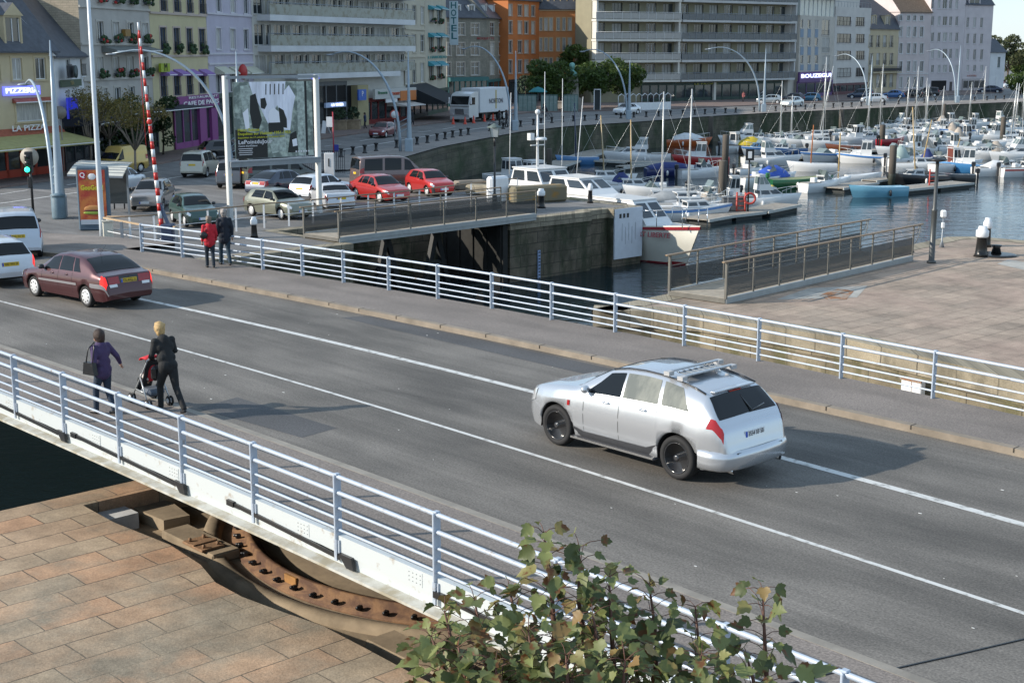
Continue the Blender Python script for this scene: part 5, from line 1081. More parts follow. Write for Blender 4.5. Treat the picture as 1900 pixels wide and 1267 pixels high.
b.grid([(1728, 1733), (1740, 1745), (1749.5, 1757.5), (1761.5, 1766.5), (1773, 1778)], [(-60, -44), (-30, -12), (0, 17), (31, 48), (61, 78), (91, 109), (121, 135)], ref=1761, nv=1); hE = b.z(1750, -75); b.build(hE, 12); slope_roof(b, hE, hE + 3, 12); b.box('garage_opening', 1727, 150, 1756, 168, DARK, .1, .03); b.box('door', 1761, 152, 1767, 169, flat('door_dark', (.06, .05, .05), .5), .1, .03)
b = Fac('tall_pink_house', 'rose grey end building with three window columns and wide shop doors', (1782.3, 169.5), (1833, 168.5), PK2)
b.grid([(1793.5, 1798), (1806, 1811), (1819, 1824)], [(33, 52), (63, 82), (92, 112), (121, 133)], ref=1806); hE = b.z(1808, 9); b.build(hE, 12); slope_roof(b, hE, hE + 3.4, 12, 3, .2); q, z = b.pt(1808, 14); dormer(b, q, z, 3.0, 2.4, PK2, -.05, False); b.sign('HOTEL', 1794, 139, 1812, 143, flat('rose_letters', (.4, .15, .12), .5), None, .1); shop(b, 1786, 1826, 148, 170, flat('shop_rose', (.4, .36, .36), .5), None, 4)
b = Fac('end_house', 'small white end house with slate roof and chimney, last before the trees', (1833.3, 168.4), (1861, 167.8), WHT); b.grid([(1851, 1856)], [(106, 126)], ref=1851, fm=flat('shutter_blue', (.15, .25, .3), .5)); hE = b.z(1845, 97); b.build(hE, 9); slope_roof(b, hE, hE + 2.6, 9, 3, .25); chimney(b, .3, 3, hE + 2, stucco('chimneybrick', (.3, .12, .07)), 1.4, 3); b.box('door', 1846, 143, 1852, 166, WFR, .1, .03)
# ---------------------------------------------------------------- marina
BW = mat('gelcoat_white', (.66, .67, .67), .3, var=.05, sc=1, coat=.3); BGR = mat('gelcoat_grey', (.45, .47, .48), .35, var=.06)
def hullm(c): return mat('hull_%d_%d_%d' % tuple(int(v * 255) for v in c), c, .3, var=.08, sc=1, coat=.3)
WBL = (.05, .18, .45); WRD = (.35, .02, .02); PLAS = flat('boat_window', (.03, .04, .05), .06, spec=.8)
CLEARW = mat('boat_windscreen', (.14, .18, .18), .08, var=.1, spec=.8); MAST = flat('mast_aluminium', (.55, .56, .55), .35, metal=.4); MASTW = mat('mast_wood', (.42, .30, .14), .5, var=.1)
BLKP = flat('outboard_black', (.015, .016, .02), .3, coat=.4)
def at_w(x, y): p = W(x, y, WZ); return (p[0], p[1], WZ)
def hull(mb, L, Wd, fb, mi=0, md=1, bow=1.0, sheer=.35, transom=.8, stripe=None):
    """x forward, bow at +L/2; z 0 is the waterline"""
    n = 14; rows = []; dk = []
    for i in range(n + 1):
        q = i / n; x = -L / 2 + L * q; w_ = Wd / 2 * (transom + (1 - transom) * sin(min(1, q / .45) * pi / 2)) * (1 if q < .45 else (1 - ((q - .45) / .55) ** 2.3)); z1 = fb * (1 + sheer * max(0, (q - .3) / .7) ** 1.6)
        xf = x + (q ** 4) * .09 * L * bow; w_ = max(w_, .02); wl = w_ * (.84 - .3 * q ** 3)
        rows.append([(x, 0, -.25), (x, wl * .8, -.2), (x, wl, .0), (x + (xf - x) * .5, (wl + w_) / 2 + .02, z1 * .5), (xf, w_, z1), (xf, w_ - .04, z1 + .04)]); dk.append((xf, w_ - .04, z1 + .03))
    for s in (1, -1):
        R = [[(p[0], p[1] * s, p[2]) for p in r] for r in rows]; mb.grid(R, mi, True, flip=(s > 0))
        if stripe is not None: mb.grid([[(r[4][0], (r[4][1] + .012) * s, r[4][2] - .02), (r[4][0], (r[4][1] * .97 + r[3][1] * .03 + .02) * s, r[4][2] - .17)] for r in rows], stripe, False, flip=(s > 0))
    t = rows[0]; pts = [p for p in t] + [(p[0], -p[1], p[2]) for p in t[::-1][:-1]]; mb.add(pts, [tuple(range(len(pts)))], mi)
    mb.grid([[(p[0], p[1], p[2]) for p in dk], [(p[0], -p[1], p[2]) for p in dk]], md, False, flip=False)
    return fb
def cabin(mb, x0, x1, w0, w1, z0, z1, rake0, rake1, mi=1, mw=2, win=True, open_=0, roofover=.08):
    """raked cabin box with window bands; w0 aft width, w1 fore width"""
    b = [(x0, -w0 / 2, z0), (x1, -w1 / 2, z0), (x1, w1 / 2, z0), (x0, w0 / 2, z0)]; k = .84
    t = [(x0 + rake0, -w0 / 2 * k, z1), (x1 - rake1, -w1 / 2 * k, z1), (x1 - rake1, w1 / 2 * k, z1), (x0 + rake0, w0 / 2 * k, z1)]
    mb.add(b + t, [(0, 1, 5, 4), (1, 2, 6, 5), (2, 3, 7, 6), (3, 0, 4, 7), (4, 5, 6, 7)], mi)
    r = [(p[0] + (-roofover if i in (0, 3) else roofover), p[1] * 1.06, p[2]) for i, p in enumerate(t)]
    mb.add(r + [(p[0], p[1], p[2] + .06) for p in r], [(0, 1, 5, 4), (1, 2, 6, 5), (2, 3, 7, 6), (3, 0, 4, 7), (4, 5, 6, 7), (3, 2, 1, 0)], mi)
    if win:
        B, T = [Vector(p) for p in b], [Vector(p) for p in t]; c = (B[0] + B[2] + T[0] + T[2]) / 4
        for i, j, nn in ((0, 1, 2), (1, 2, 2), (2, 3, 2), (3, 0, 1)):
            for q in range(nn):
                a0, a1 = (q + .10) / nn, (q + .90) / nn; f = lambda a, h: (B[i].lerp(B[j], a)).lerp(T[i].lerp(T[j], a), h)
                vs = [f(a0, .42), f(a1, .42), f(a1, .90), f(a0, .90)]; nrm = (vs[1] - vs[0]).cross(vs[3] - vs[0]).normalized(); mb.add([v + nrm * .015 for v in vs], [(0, 1, 2, 3)], mw)
def boat(kind, name, label, px, py, head, L, hc, loc=None, sc=1, deckc=None, cover=None, mast=None, grp='boats moored at the pontoons', outboard=True, stripe=None, cat='boat', doorc=None):
    p = loc or at_w(px, py); t = thing(name, label, cat, p, radians(head), grp); hm = BW if hc is None else hullm(hc); Wd = L * .36; fb = .5 + L * .045
    mb = MB(); sm_ = 3 if stripe else None; hull(mb, L, Wd, fb, 0, 1, stripe=sm_); z = fb + .05
    obj('hull', mb, [hm, deckc or BW, PLAS, hullm(stripe) if stripe else BW], t)
    c = MB()
    if kind == 'cuddy':      # low cabin forward, open cockpit, windscreen
        cabin(c, -.02 * L, .34 * L, Wd * .68, Wd * .34, z - .05, z + .48, .05, .5, 0, 1); 
        w_ = Wd * .7; c.add([(-.06 * L, -w_ / 2, z + .3), (.04 * L, -w_ / 2 * .9, z + .95), (.04 * L, w_ / 2 * .9, z + .95), (-.06 * L + .5, w_ / 2, z + .3), (.12 * L, -w_ * .4, z + .45), (.12 * L, w_ * .4, z + .45)], [(0, 4, 1), (4, 5, 2, 1), (5, 3, 2)], 2)
        c.box((-.28 * L, 0, z - .1), (.38 * L, Wd * .62, .3), 3); c.box((-.2 * L, 0, z + .15), (.4, .5, .5), 0, bev=.05)
    elif kind == 'wheel':    # wheelhouse
        cabin(c, -.06 * L, .16 * L, Wd * .62, Wd * .56, z, z + 1.4, .0, .28, 0, 1); cabin(c, .14 * L, .36 * L, Wd * .5, Wd * .26, z - .05, z + .45, 0, .4, 0, 1, False); c.box((-.30 * L, 0, z - .1), (.34 * L, Wd * .62, .28), 3)
        if doorc: c.box((-.06 * L - .02, 0, z + .8), (.05, .7, 1.5), 4)
    elif kind == 'cruiser':  # long cabin with hardtop
        cabin(c, -.12 * L, .34 * L, Wd * .74, Wd * .36, z - .05, z + .6, 0, .9, 0, 1); cabin(c, -.14 * L, .10 * L, Wd * .66, Wd * .6, z + .5, z + 1.55, .1, .7, 0, 2); c.box((-.32 * L, 0, z - .05), (.26 * L, Wd * .62, .3), 3)
    elif kind == 'speed':
        c.add([(-.02 * L, -Wd * .38, z), (.10 * L, -Wd * .34, z + .5), (.10 * L, Wd * .34, z + .5), (-.02 * L, Wd * .38, z), (.2 * L, -Wd * .3, z), (.2 * L, Wd * .3, z)], [(0, 4, 1), (4, 5, 2, 1), (5, 3, 2)], 2); c.box((-.25 * L, 0, z - .1), (.4 * L, Wd * .64, .24), 3); c.box((-.12 * L, 0, z + .1), (.45, Wd * .5, .5), 0, bev=.06)
    elif kind == 'open':
        for x in (-.28, .0, .24): c.box((x * L, 0, z - .06), (.28, Wd * .7, .05), 3)
        c.box((0, 0, z - .12), (L * .62, Wd * .5, .06), 3)
    elif kind == 'sail':
        cabin(c, -.08 * L, .30 * L, Wd * .6, Wd * .34, z - .05, z + .42, .05, .5, 0, 1); c.box((-.3 * L, 0, z - .1), (.32 * L, Wd * .5, .24), 3)
    if c.v: obj({'cuddy': 'cabin', 'wheel': 'wheelhouse', 'cruiser': 'cabin', 'speed': 'windscreen', 'open': 'thwarts', 'sail': 'coachroof'}[kind], c, [cover[0] if cover and cover[1] == 'cab' else BW, PLAS, CLEARW, mat('cockpit_floor', (.30, .29, .27), .7, var=.3, sc=2), flat('door_brown', (.13, .03, .02), .5)], t)
    if cover and cover[1] != 'cab':
        m = MB(); x0, x1 = cover[1]; n = 8; rows = []
        for i in range(n + 1):
            q = i / n; x = (x0 + (x1 - x0) * q) * L; w_ = Wd * .47 * (1 if q < .6 else 1 - .6 * ((q - .6) / .4) ** 2); hh = cover[2] * sin(pi * min(1, max(0, .12 + q * .8))) ; rows.append([(x, -w_, z - .1), (x, -w_ * .98, z + .08), (x, -w_ * .5, z + hh * .65), (x, 0, z + hh * (1.0 + .08 * (i % 2))), (x, w_ * .5, z + hh * .65), (x, w_ * .98, z + .08), (x, w_, z - .1)])
        m.grid(rows, 0, True, flip=False); m.add(rows[0], [tuple(range(7))]); m.add(rows[-1], [tuple(range(7))[::-1]]); obj('boat_cover', m, cover[0], t)
    if outboard:
        m = MB(); m.box((-L / 2 - .18, 0, fb + .35), (.36, .3, .42), 0, bev=.08); m.box((-L / 2 - .2, 0, fb - .25), (.16, .12, .9), 0); obj('outboard_motor', m, BLKP if outboard is True else outboard, t)
    m = MB(); zz = fb * 1.35   # pulpit rail
    if kind in ('cuddy', 'cruiser', 'sail', 'wheel'):
        pts = [(.22 * L, -Wd * .38, z + .45), (.38 * L, -Wd * .24, z + .62), (.53 * L, 0, z + .72), (.38 * L, Wd * .24, z + .62), (.22 * L, Wd * .38, z + .45)]; m.tube(pts, .02, 5, cap=False)
        for q in pts: m.tube([q, (q[0], q[1], z)], .015, 5, cap=False)
        obj('bow_rail', m, MAST, t)
    if mast:
        hM, rk, mm = mast[:3]; m = MB(); m.tube([(.06 * L, 0, z), (.06 * L + rk * .5, 0, z + hM * .5), (.06 * L + rk, 0, z + hM)], [.065, .06, .045], 7)
        o = obj('mast', m, mm, t)
        if hM > 4:
            m = MB(); top_ = (.06 * L + rk, 0, z + hM * .96); 
            for q in ((.54 * L, 0, z), (-.5 * L, 0, z), (.06 * L, Wd * .45, z), (.06 * L, -Wd * .45, z)): m.tube([top_, q], .009, 4, cap=False)
            m.tube([(.06 * L + rk * .6, -.35 * min(1, L / 6), z + hM * .6), (.06 * L + rk * .6, .35 * min(1, L / 6), z + hM * .6)], .02, 5); obj('rigging', m, MAST, t)
            if len(mast) > 3: m = MB(); m.tube([(.05 * L, 0, z + .95), (-.42 * L, 0, z + .95)], [.05, .04], 6, 0); m.tube([(.03 * L, 0, z + 1.02), (-.2 * L, 0, z + 1.1), (-.4 * L, 0, z + 1.02)], [.1, .14, .08], 8, 1); obj('boom', m, [mm, mast[3]], t)
    for s in (-1, 1):
        if L > 4.5: m = MB(); m.lathe([(.05, -.25), (.1, -.2), (.11, .1), (.05, .22)], 8, (-.1 * L, s * (Wd / 2 + .06), .35)); obj('fender', m, [BLKP, BW][int(L * 7) % 2], t)
    return t
BLUEC = mat('cover_blue', (.03, .09, .42), .7, var=.2, sc=3); NAVY = mat('cover_navy', (.02, .035, .14), .8, var=.2); WHC = mat('cover_white', (.6, .61, .62), .7, var=.1); GRC = mat('cover_grey', (.30, .31, .31), .7, var=.2); BEC = mat('cover_beige', (.42, .36, .30), .8, var=.1)
# pontoons
PONT = mat('pontoon_boards', (.28, .25, .21), .8, var=.25, sc=4); PEDG = mat('pontoon_edge', (.42, .43, .41), .6, var=.1)
def pontoon(label, pts, wd, zt=.42, cat='pontoon', grp='floating pontoons'):
    P_ = [Vector(at_w(*p)) for p in pts]; o0 = P_[0].copy(); t = thing('pontoon', label, cat, o0, 0, grp)
    d = MB(); e = MB(); f = MB()
    for a, b in zip(P_[:-1], P_[1:]):
        a, b = a - o0, b - o0; dd = (b - a); Lh = dd.length; dd.normalize(); n_ = Vector((-dd.y, dd.x, 0)); an = atan2(dd.y, dd.x); c_ = (a + b) / 2
        d.box((c_.x, c_.y, zt - .03), (Lh, wd - .1, .06), 0, an)
        for s in (-1, 1): q = c_ + n_ * s * wd / 2; e.box((q.x, q.y, zt - .07), (Lh, .08, .18), 0, an)
        k = max(1, int(Lh / 3))
        for i in range(k): q = a + dd * (Lh * (i + .5) / k); f.box((q.x, q.y, .05), (Lh / k * .8, wd * .92, .5), 0, an)
    obj('deck', d, PONT, t); obj('edge_beam', e, PEDG, t); obj('float', f, flat('float_dark', (.03, .035, .035), .7), t)
    return t
pontoon('long walkway pontoon along the foot of the quay wall', [(985, 330), (1100, 290), (1180, 274), (1300, 262), (1400, 256), (1560, 246), (1700, 238), (1900, 228)], 2.4)
pontoon('short finger pontoon beside the white cabin cruiser, left part of the marina', [(1105, 304), (1170, 308), (1255, 309)], 1.8)
pontoon('narrow finger pontoon under the pale masts, left part of the marina', [(1150, 317), (1200, 313), (1240, 311)], 1.0)
pontoon('pontoon with red ladder and dark locker behind the tall wooden pile', [(1290, 418), (1340, 409), (1400, 402), (1462, 389)], 2.0)
pontoon('pontoon with the red ladder in front of the light blue boat, centre right', [(1655, 361), (1720, 354), (1787, 347)], 2.0)
pontoon('short pontoon between the white boat and the thick wooden pile', [(1545, 358), (1580, 352), (1612, 347)], 1.8)
pontoon('middle pontoon running behind the big white wheelhouse boat', [(1440, 302), (1540, 292), (1640, 283), (1760, 276), (1905, 268)], 2.0)
pontoon('pontoon reaching right behind the dark boats', [(1612, 344), (1660, 338), (1700, 335)], 1.4)
pontoon('far right pontoon before the last row of boats', [(1680, 256), (1790, 250), (1905, 246)], 2.0)
# piles
PILE = mat('wooden_pile', (.10, .085, .07), .85, sc=1.2, col2=(.055, .05, .042), thr=.5, streak=True, bump=.3)
def pile(label, x, yt, yb, wpx):
    p = at_w(x, yb); k = Vector(p).xy.length; r = wpx / 2 / F * (p[1] / ct) ; zt = hgt(x, yt, p) - WZ; mb = MB(); mb.lathe([(r, -1.5), (r, zt - .05), (r * .9, zt)], 14); mb.lathe([(r * 1.02, -.2), (r * 1.03, .9), (r * 1.0, .95)], 14, mi=1)
    tag(obj('mooring_pile', mb, [PILE, mat('pile_wet', (.035, .04, .03), .6, var=.3)], loc=p), label, 'pile', 'wooden mooring piles')
for a in (('thick wooden pile at the left end of the marina behind the white excursion boat', 1019, 276, 322, 10), ('thick pile against the quay wall above the orange boat', 1318, 216, 268, 9), ('thick dark pile right of the red wheelhouse boat', 1345, 250, 318, 12), ('thickest pile standing at the red ladder pontoon', 1339, 298, 388, 15), ('dark pile against the quay wall behind the long walkway', 1560, 203, 250, 9), ('dark pile right of the red outboard boat', 1636, 232, 270, 10.5), ('tall pile behind the light blue boat', 1654, 270, 344, 13), ('pile beyond the far pontoon in front of the pink houses', 1750, 193, 238, 6), ('dark pile at the right among the crowded boats', 1859, 217, 268, 9)): pile(*a)
# (kind, label, px, py, heading, L, hull colour, extras)
S_, Wh, Cr, Cu, Sa, Op = 'speed', 'wheel', 'cruiser', 'cuddy', 'sail', 'open'
MB_, SB = 'motor_boat', 'sailing_boat'
BO = [
 (Cr, MB_, 'white cabin cruiser with sloping grey windows, moored stern right at the left pontoon', 1186, 302, 172, 7.6, None, dict(outboard=False)),
 (Sa, MB_, 'orange hulled boat under a white cover with a slim mast, at the walkway end', 1272, 272, 5, 6.5, (.40, .09, .02), dict(cover=(WHC, (-.3, .4), .7), outboard=False)),
 (Wh, MB_, 'red hulled fishing boat with a white wheelhouse and a tall pale mast', 1303, 307, 178, 6.2, (.35, .02, .02), dict(outboard=False)),
 (Cu, MB_, 'small white boat with blue waterline moored before the red wheelhouse boat', 1297, 331, 25, 5.2, None, dict()),
 (Op, 'rowing_boat', 'dark blue boat under a navy tarpaulin left of the small white boat', 1243, 328, 8, 5.5, (.02, .03, .12), dict(cover=(NAVY, (-.45, .45), .5), outboard=False)),
 (Wh, MB_, 'grey white boat seen from its stern right behind the dark pile', 1362, 284, 40, 5.5, (.5, .52, .52), dict()),
 (Cr, MB_, 'white hardtop cruiser with round windscreen beside the quay wall pile', 1382, 268, 190, 7.0, None, dict(outboard=False)),
 (Op, 'rowing_boat', 'dark boat with a bright yellow canopy', 1388, 284, 190, 5.0, (.07, .05, .04), dict(cover=(mat('cover_yellow', (.55, .40, .03), .7, var=.1), (-.4, .3), .95), outboard=False)),
 (Cu, MB_, 'white boat with a pale blue deck right of the yellow canopy', 1413, 288, 200, 5.2, None, dict(deckc=hullm((.12, .30, .50)), cover=(hullm((.12, .30, .50)), 'cab'), stripe=WBL)),
 (Cu, MB_, 'dark blue hulled boat with white cabin and black outboard', 1457, 290, 195, 5.6, (.02, .08, .22), dict()),
 (Cu, MB_, 'small white cabin boat behind the yellow canopy', 1414, 268, 185, 5.0, None, dict()),
 (Cu, MB_, 'low white cabin boat left of the long slanting mast', 1453, 271, 185, 5.0, None, dict()),
 (S_, MB_, 'long sleek white motor boat behind the blue hulled boat', 1489, 273, 190, 6.5, None, dict()),
 (Cu, MB_, 'large white boat under a bright blue tarpaulin', 1420, 346, 32, 7.0, None, dict(cover=(BLUEC, (-.15, .42), .85))),
 (S_, MB_, 'white motor boat just left of the blue tarpaulin boat', 1392, 328, 40, 5.0, None, dict()),
 (Cr, MB_, 'low white saloon boat behind the blue tarpaulin boat', 1428, 308, 8, 6.6, None, dict(outboard=False)),
 (Op, 'rowing_boat', 'long dark green boat with yellow gunwale and green outboard', 1482, 350, 12, 6.2, (.015, .10, .04), dict(outboard=hullm((.02, .14, .05)), deckc=hullm((.25, .27, .06)))),
 (Cr, MB_, 'white boat with smoky curved windscreen moored at the red ladder pontoon', 1418, 386, 12, 5.8, None, dict(outboard=WHC)),
 (Sa, SB, 'white sailing boat with orange hatch, nearest the bow of the excursion boat', 1280, 408, 15, 6.2, None, dict(outboard=False, stripe=WBL)),
 (Sa, SB, 'white sailing boat with a furled grey sail on its boom', 1262, 390, 12, 6.4, None, dict(outboard=False, cover=(GRC, (-.45, .05), .5))),
 (S_, MB_, 'white speedboat with green tinted windscreen behind the excursion boat', 1217, 367, 185, 5.4, None, dict()),
 (S_, MB_, 'small white motor boat with navy hood beside the pale yellow masts', 1159, 357, 170, 4.8, None, dict(cover=(NAVY, (-.1, .25), .8))),
 (Cu, MB_, 'white boat with grey deck beside the thickest pile', 1322, 378, 200, 5.2, None, dict()),
 (Cu, MB_, 'small white boat with beige hood left of the thickest pile', 1307, 392, 30, 4.6, None, dict(cover=(BEC, (-.1, .25), .6))),
 (Wh, MB_, 'little white pilot boat tied right of the thickest pile', 1363, 383, 190, 4.6, None, dict(outboard=False)),
 (Op, 'rowing_boat', 'blue rowing boat with orange bottom and short navy mast', 1073, 306, 190, 4.8, (.06, .18, .38), dict(outboard=False, mast=(5.2, .2, flat('mast_navy', (.03, .04, .10), .6)))),
 (Cu, MB_, 'white boat with folding windscreen frame under the first far mast', 1543, 262, 30, 5.8, None, dict()),
 (Wh, MB_, 'white boat with arched wheelhouse windows in the second row', 1592, 268, 200, 5.8, None, dict()),
 (S_, MB_, 'grey speedboat with black outboard in the second row', 1566, 263, 30, 5.0, (.3, .31, .32), dict()),
 (Cu, MB_, 'white boat with low cuddy left of the dark pile', 1625, 267, 190, 5.4, None, dict()),
 (S_, MB_, 'red hulled speedboat with black outboard right of the dark pile', 1652, 270, 30, 4.6, (.30, .01, .02), dict()),
 (S_, MB_, 'long white sports boat with blue flash on its hull', 1535, 300, 205, 7.0, None, dict(stripe=WBL)),
 (Sa, SB, 'low white sailing dinghy with tall mast behind the sports boat', 1530, 276, 190, 6.0, None, dict(outboard=False, mast=(9.4, -.05, MAST))),
 (Op, 'rowing_boat', 'varnished brown launch behind the sports boat', 1575, 284, 185, 5.6, (.16, .05, .02), dict(outboard=False)),
 (Wh, MB_, 'white fishing boat with tall square wheelhouse, largest of the middle row', 1610, 304, 168, 6.4, None, dict(outboard=False, stripe=WBL)),
 (Cu, MB_, 'white cabin boat with glazed canopy right of the tall pile', 1680, 308, 28, 6.0, None, dict(cover=(flat('canopy_clear', (.32, .40, .37), .3), (-.3, .05), 1.2))),
 (S_, MB_, 'small white boat with big outboard left of the slanting brown mast', 1702, 304, 40, 4.8, None, dict()),
 (Cu, MB_, 'rounded white boat in the third row before the far boats', 1738, 270, 190, 5.4, None, dict()),
 (Cu, MB_, 'white fishing boat with dark awning, centre of the right hand group', 1736, 316, 30, 5.6, None, dict(cover=(NAVY, (-.4, -.1), 1.2))),
 (Wh, MB_, 'white boat with a brown door in its wheelhouse', 1766, 320, 25, 5.6, None, dict(doorc=1, outboard=False)),
 (Wh, MB_, 'blue hulled fishing boat with white wheelhouse and beige hatch', 1800, 321, 165, 6.6, (.05, .20, .42), dict(outboard=False)),
 (Cu, MB_, 'white cabin boat with white sheet over its stern near the right edge', 1855, 327, 15, 6.2, None, dict(cover=(WHC, (-.3, .1), .6))),
 (Cu, MB_, 'white boat with a red mark cut by the right edge of the picture', 1900, 328, 15, 6.0, None, dict(stripe=WRD)),
 (Cu, MB_, 'white boat under a rosy beige canopy in the third row', 1838, 297, 190, 5.4, None, dict(cover=(BEC, (-.3, .1), 1.1))),
 (Cr, MB_, 'white cruiser with square windows near the right edge', 1884, 300, 190, 6.2, None, dict(outboard=False)),
 (S_, MB_, 'grey white open fishing boat with raised bow, third row right', 1823, 282, 15, 6.2, None, dict(deckc=BGR)),
 (Wh, MB_, 'white wheelhouse boat with orange door at the right edge, third row', 1900, 280, 190, 5.6, None, dict(doorc=1, outboard=False)),
 (Sa, SB, 'black wooden sailing boat with slanting brown mast at the second red ladder', 1704, 343, 175, 5.8, (.012, .013, .015), dict(outboard=False, deckc=BLKP, mast=(5.6, .55, MASTW))),
 (Op, 'rowing_boat', 'black dinghy moored right of the second red ladder', 1762, 340, 170, 5.0, (.02, .025, .03), dict(deckc=BLKP)),
 (Op, 'rowing_boat', 'light blue open boat lying at the near pontoon', 1630, 366, 200, 5.6, (.16, .38, .50), dict(outboard=False, deckc=hullm((.30, .55, .70)))),
 (Cu, MB_, 'white boat with dark stripes on its stern beside the green boat', 1522, 356, 35, 4.8, None, dict(outboard=False)),
 (Op, 'rowing_boat', 'little white dinghy drawn up on the near pontoon', 1552, 348, 30, 3.2, None, dict(outboard=False, mast=(3.7, 0, MASTW))),
 (Op, 'rowing_boat', 'upturned looking white skiff behind the tall pile', 1600, 340, 10, 3.6, None, dict(outboard=False)),
]
for k_, nm_, lb_, x_, y_, h_, L_, c_, ex in BO: boat(k_, nm_, lb_, x_, y_ - 1, h_, L_ * .82, c_, **ex)
# the crowded far rows: every boat an object, described by its look and its place in the row
rb = random.Random(11)
rows_ = [(228, 1690, 1900, 21, 'in the farthest row'), (241, 1640, 1900, 21, 'in the second farthest row'), (252, 1600, 1690, 22, 'in the row before the blue barge'), (253, 1700, 1900, 23, 'in the middle of the crowd'), (262, 1683, 1720, 25, 'beside the red outboard boat'), (264, 1765, 1900, 25, 'in the crowd before the right edge'), (287, 1665, 1830, 27, 'in the row behind the right hand group')]
kinds = [(Cu, 'white cuddy cabin boat'), (Wh, 'white wheelhouse boat'), (S_, 'white open motor boat'), (Cr, 'white hardtop cruiser'), (Cu, 'white boat with blue stripe'), (Sa, 'white sailing boat'), (S_, 'pale grey motor boat'), (Wh, 'white boat with cream canopy')]
i_ = 0
for y0, xa, xb, st2, where in rows_:
    x = xa; j = 0
    while x < xb:
        kd, ds = kinds[(i_ * 5 + int(y0)) % 8]; ex = {}
        if 'stripe' in ds: ex['stripe'] = WBL
        if 'grey' in ds: ex['deckc'] = BGR
        if 'canopy' in ds: ex['cover'] = (BEC, (-.42, -.1), 1.1)
        if kd == Sa: ex.update(outboard=False, mast=(rb.uniform(6, 8.5), rb.uniform(-.2, .2), MAST)); 
        nth = ['first', 'second', 'third', 'fourth', 'fifth', 'sixth', 'seventh', 'eighth', 'ninth', 'tenth', 'eleventh', 'twelfth', 'thirteenth', 'fourteenth'][j]
        boat(kd, SB if kd == Sa else MB_, '%s %s, %s from left' % (ds, where.replace('in the second farthest row','in the second farthest row').replace('before the right edge','at right'), nth), x, y0 + rb.uniform(-1.5, 1.5) - (x - xa) * .02, rb.choice((10, 190, 200, 25, 170)), rb.uniform(3.8, 4.8), None, grp='boats crowded in the far rows', **ex)
        x += st2 * 1.2 * rb.uniform(.85, 1.1); j += 1; i_ += 1
# free standing masts of boats lying behind others
for lab, x, yt, yb, lean, m_ in (('left pale yellow mast', 1121, 214, 345, -8, MASTW), ('right pale yellow mast', 1171, 222, 362, -3, MASTW), ('tall grey mast', 1227, 170, 386, 0, MAST), ('second tall grey mast', 1276, 165, 400, 2, MAST),
    ('thin mast', 1447, 150, 266, 0, MAST), ('thin mast right of the white saloon', 1467, 176, 268, 0, MAST), ('tallest far mast', 1608, 140, 262, 3, MAST), ('thin mast before the mansard house', 1679, 143, 250, 3, MAST), ('thin mast before the pink house', 1716, 156, 246, 3, MAST), ('thin mast before the garage', 1745, 160, 243, 2, MAST),
    ('thin mast before the rose shop', 1796, 152, 240, 2, MAST), ('mast at the right', 1874, 154, 272, 5, MAST), ('second mast at the right', 1880, 155, 262, 4, MAST), ('last mast', 1896, 143, 260, -3, MAST), ('slanting brown spar', 1711, 222, 318, 12, MASTW), ('short slanting spar', 1768, 256, 316, 10, MASTW)):
    p = at_w(x, yb); L_ = 5.6; h_ = hgt(0, yt, p) - WZ - .8; rk = lean / F * p[1] * 1.0
    head = 0
    q = boat(Sa, SB, 'white sailing boat carrying the %s' % lab + (' at x of the far row' if 0 else ''), 0, 0, head, 5.2, None, loc=(p[0] - .31, p[1], WZ), outboard=False, mast=(h_, rk, m_), grp='boats moored at the pontoons')
boat(Sa, SB, 'white sailing boat with its long boom raised slanting beside the mast', 1514, 262, 0, 6.2, None, outboard=False, mast=(8.2, 1.35, MAST)); boat(Op, 'rowing_boat', 'small boat with an orange brown spar standing upright, left of the sports boat', 1509, 318, 175, 4.2, None, outboard=False, mast=(3.5, -.1, mat('spar_orange', (.38, .13, .04), .6)))
# excursion boat moored behind the pier head
FR = Vector(at_w(1250, 489)); 
hv = radians(-52)
t = thing('excursion_boat', 'white excursion boat with red band and red lettering moored behind the pier head', 'boat', (0, 0, 0)); Lf = 15.5
t.rotation_euler.z = hv; t.location = FR - Vector((cos(hv), sin(hv), 0)) * (Lf / 2 - .9)
mb = MB(); hull(mb, Lf, 4.3, 1.55, 0, 1, bow=.7, sheer=.38, transom=.86, stripe=3); obj('hull', mb, [hullm((.62, .60, .52)), BW, PLAS, hullm((.30, .02, .03))], t)
mb = MB(); rows = []
for i in range(15):
    q = i / 14; x = -Lf / 2 + Lf * q; w_ = 2.15 * (.86 + .14 * sin(min(1, q / .45) * pi / 2)) * (1 if q < .45 else (1 - ((q - .45) / .55) ** 2.3)); wl = max(w_, .02) * (.84 - .3 * q ** 3); rows.append((x + .01, wl, q))
for s in (1, -1): mb.grid([[(x, (w_ * .82) * s, -.2), (x, (w_ + .012) * s, .02), (x + .006, (w_ + .03) * s, .26)] for x, w_, q in rows], 0, True, flip=(s > 0))
obj('boot_top', mb, hullm((.22, .015, .02)), t)
mb = MB(); cabin(mb, -6.5, 6.0, 3.5, 2.0, 1.7, 3.15, .1, 1.5, 0, 1, True, roofover=.05); obj('saloon', mb, [BW, PLAS, BW], t)
mb = MB(); cabin(mb, -5.6, -2.4, 2.7, 2.5, 3.15, 4.3, .2, .9, 0, 1, True); obj('wheelhouse', mb, [BW, PLAS, BW], t)
mb = MB(); cabin(mb, -2.3, 1.5, 2.4, 2.0, 3.15, 4.0, .2, 1.4, 0, 1, True); obj('upper_windscreen', mb, [BW, PLAS, BW], t)
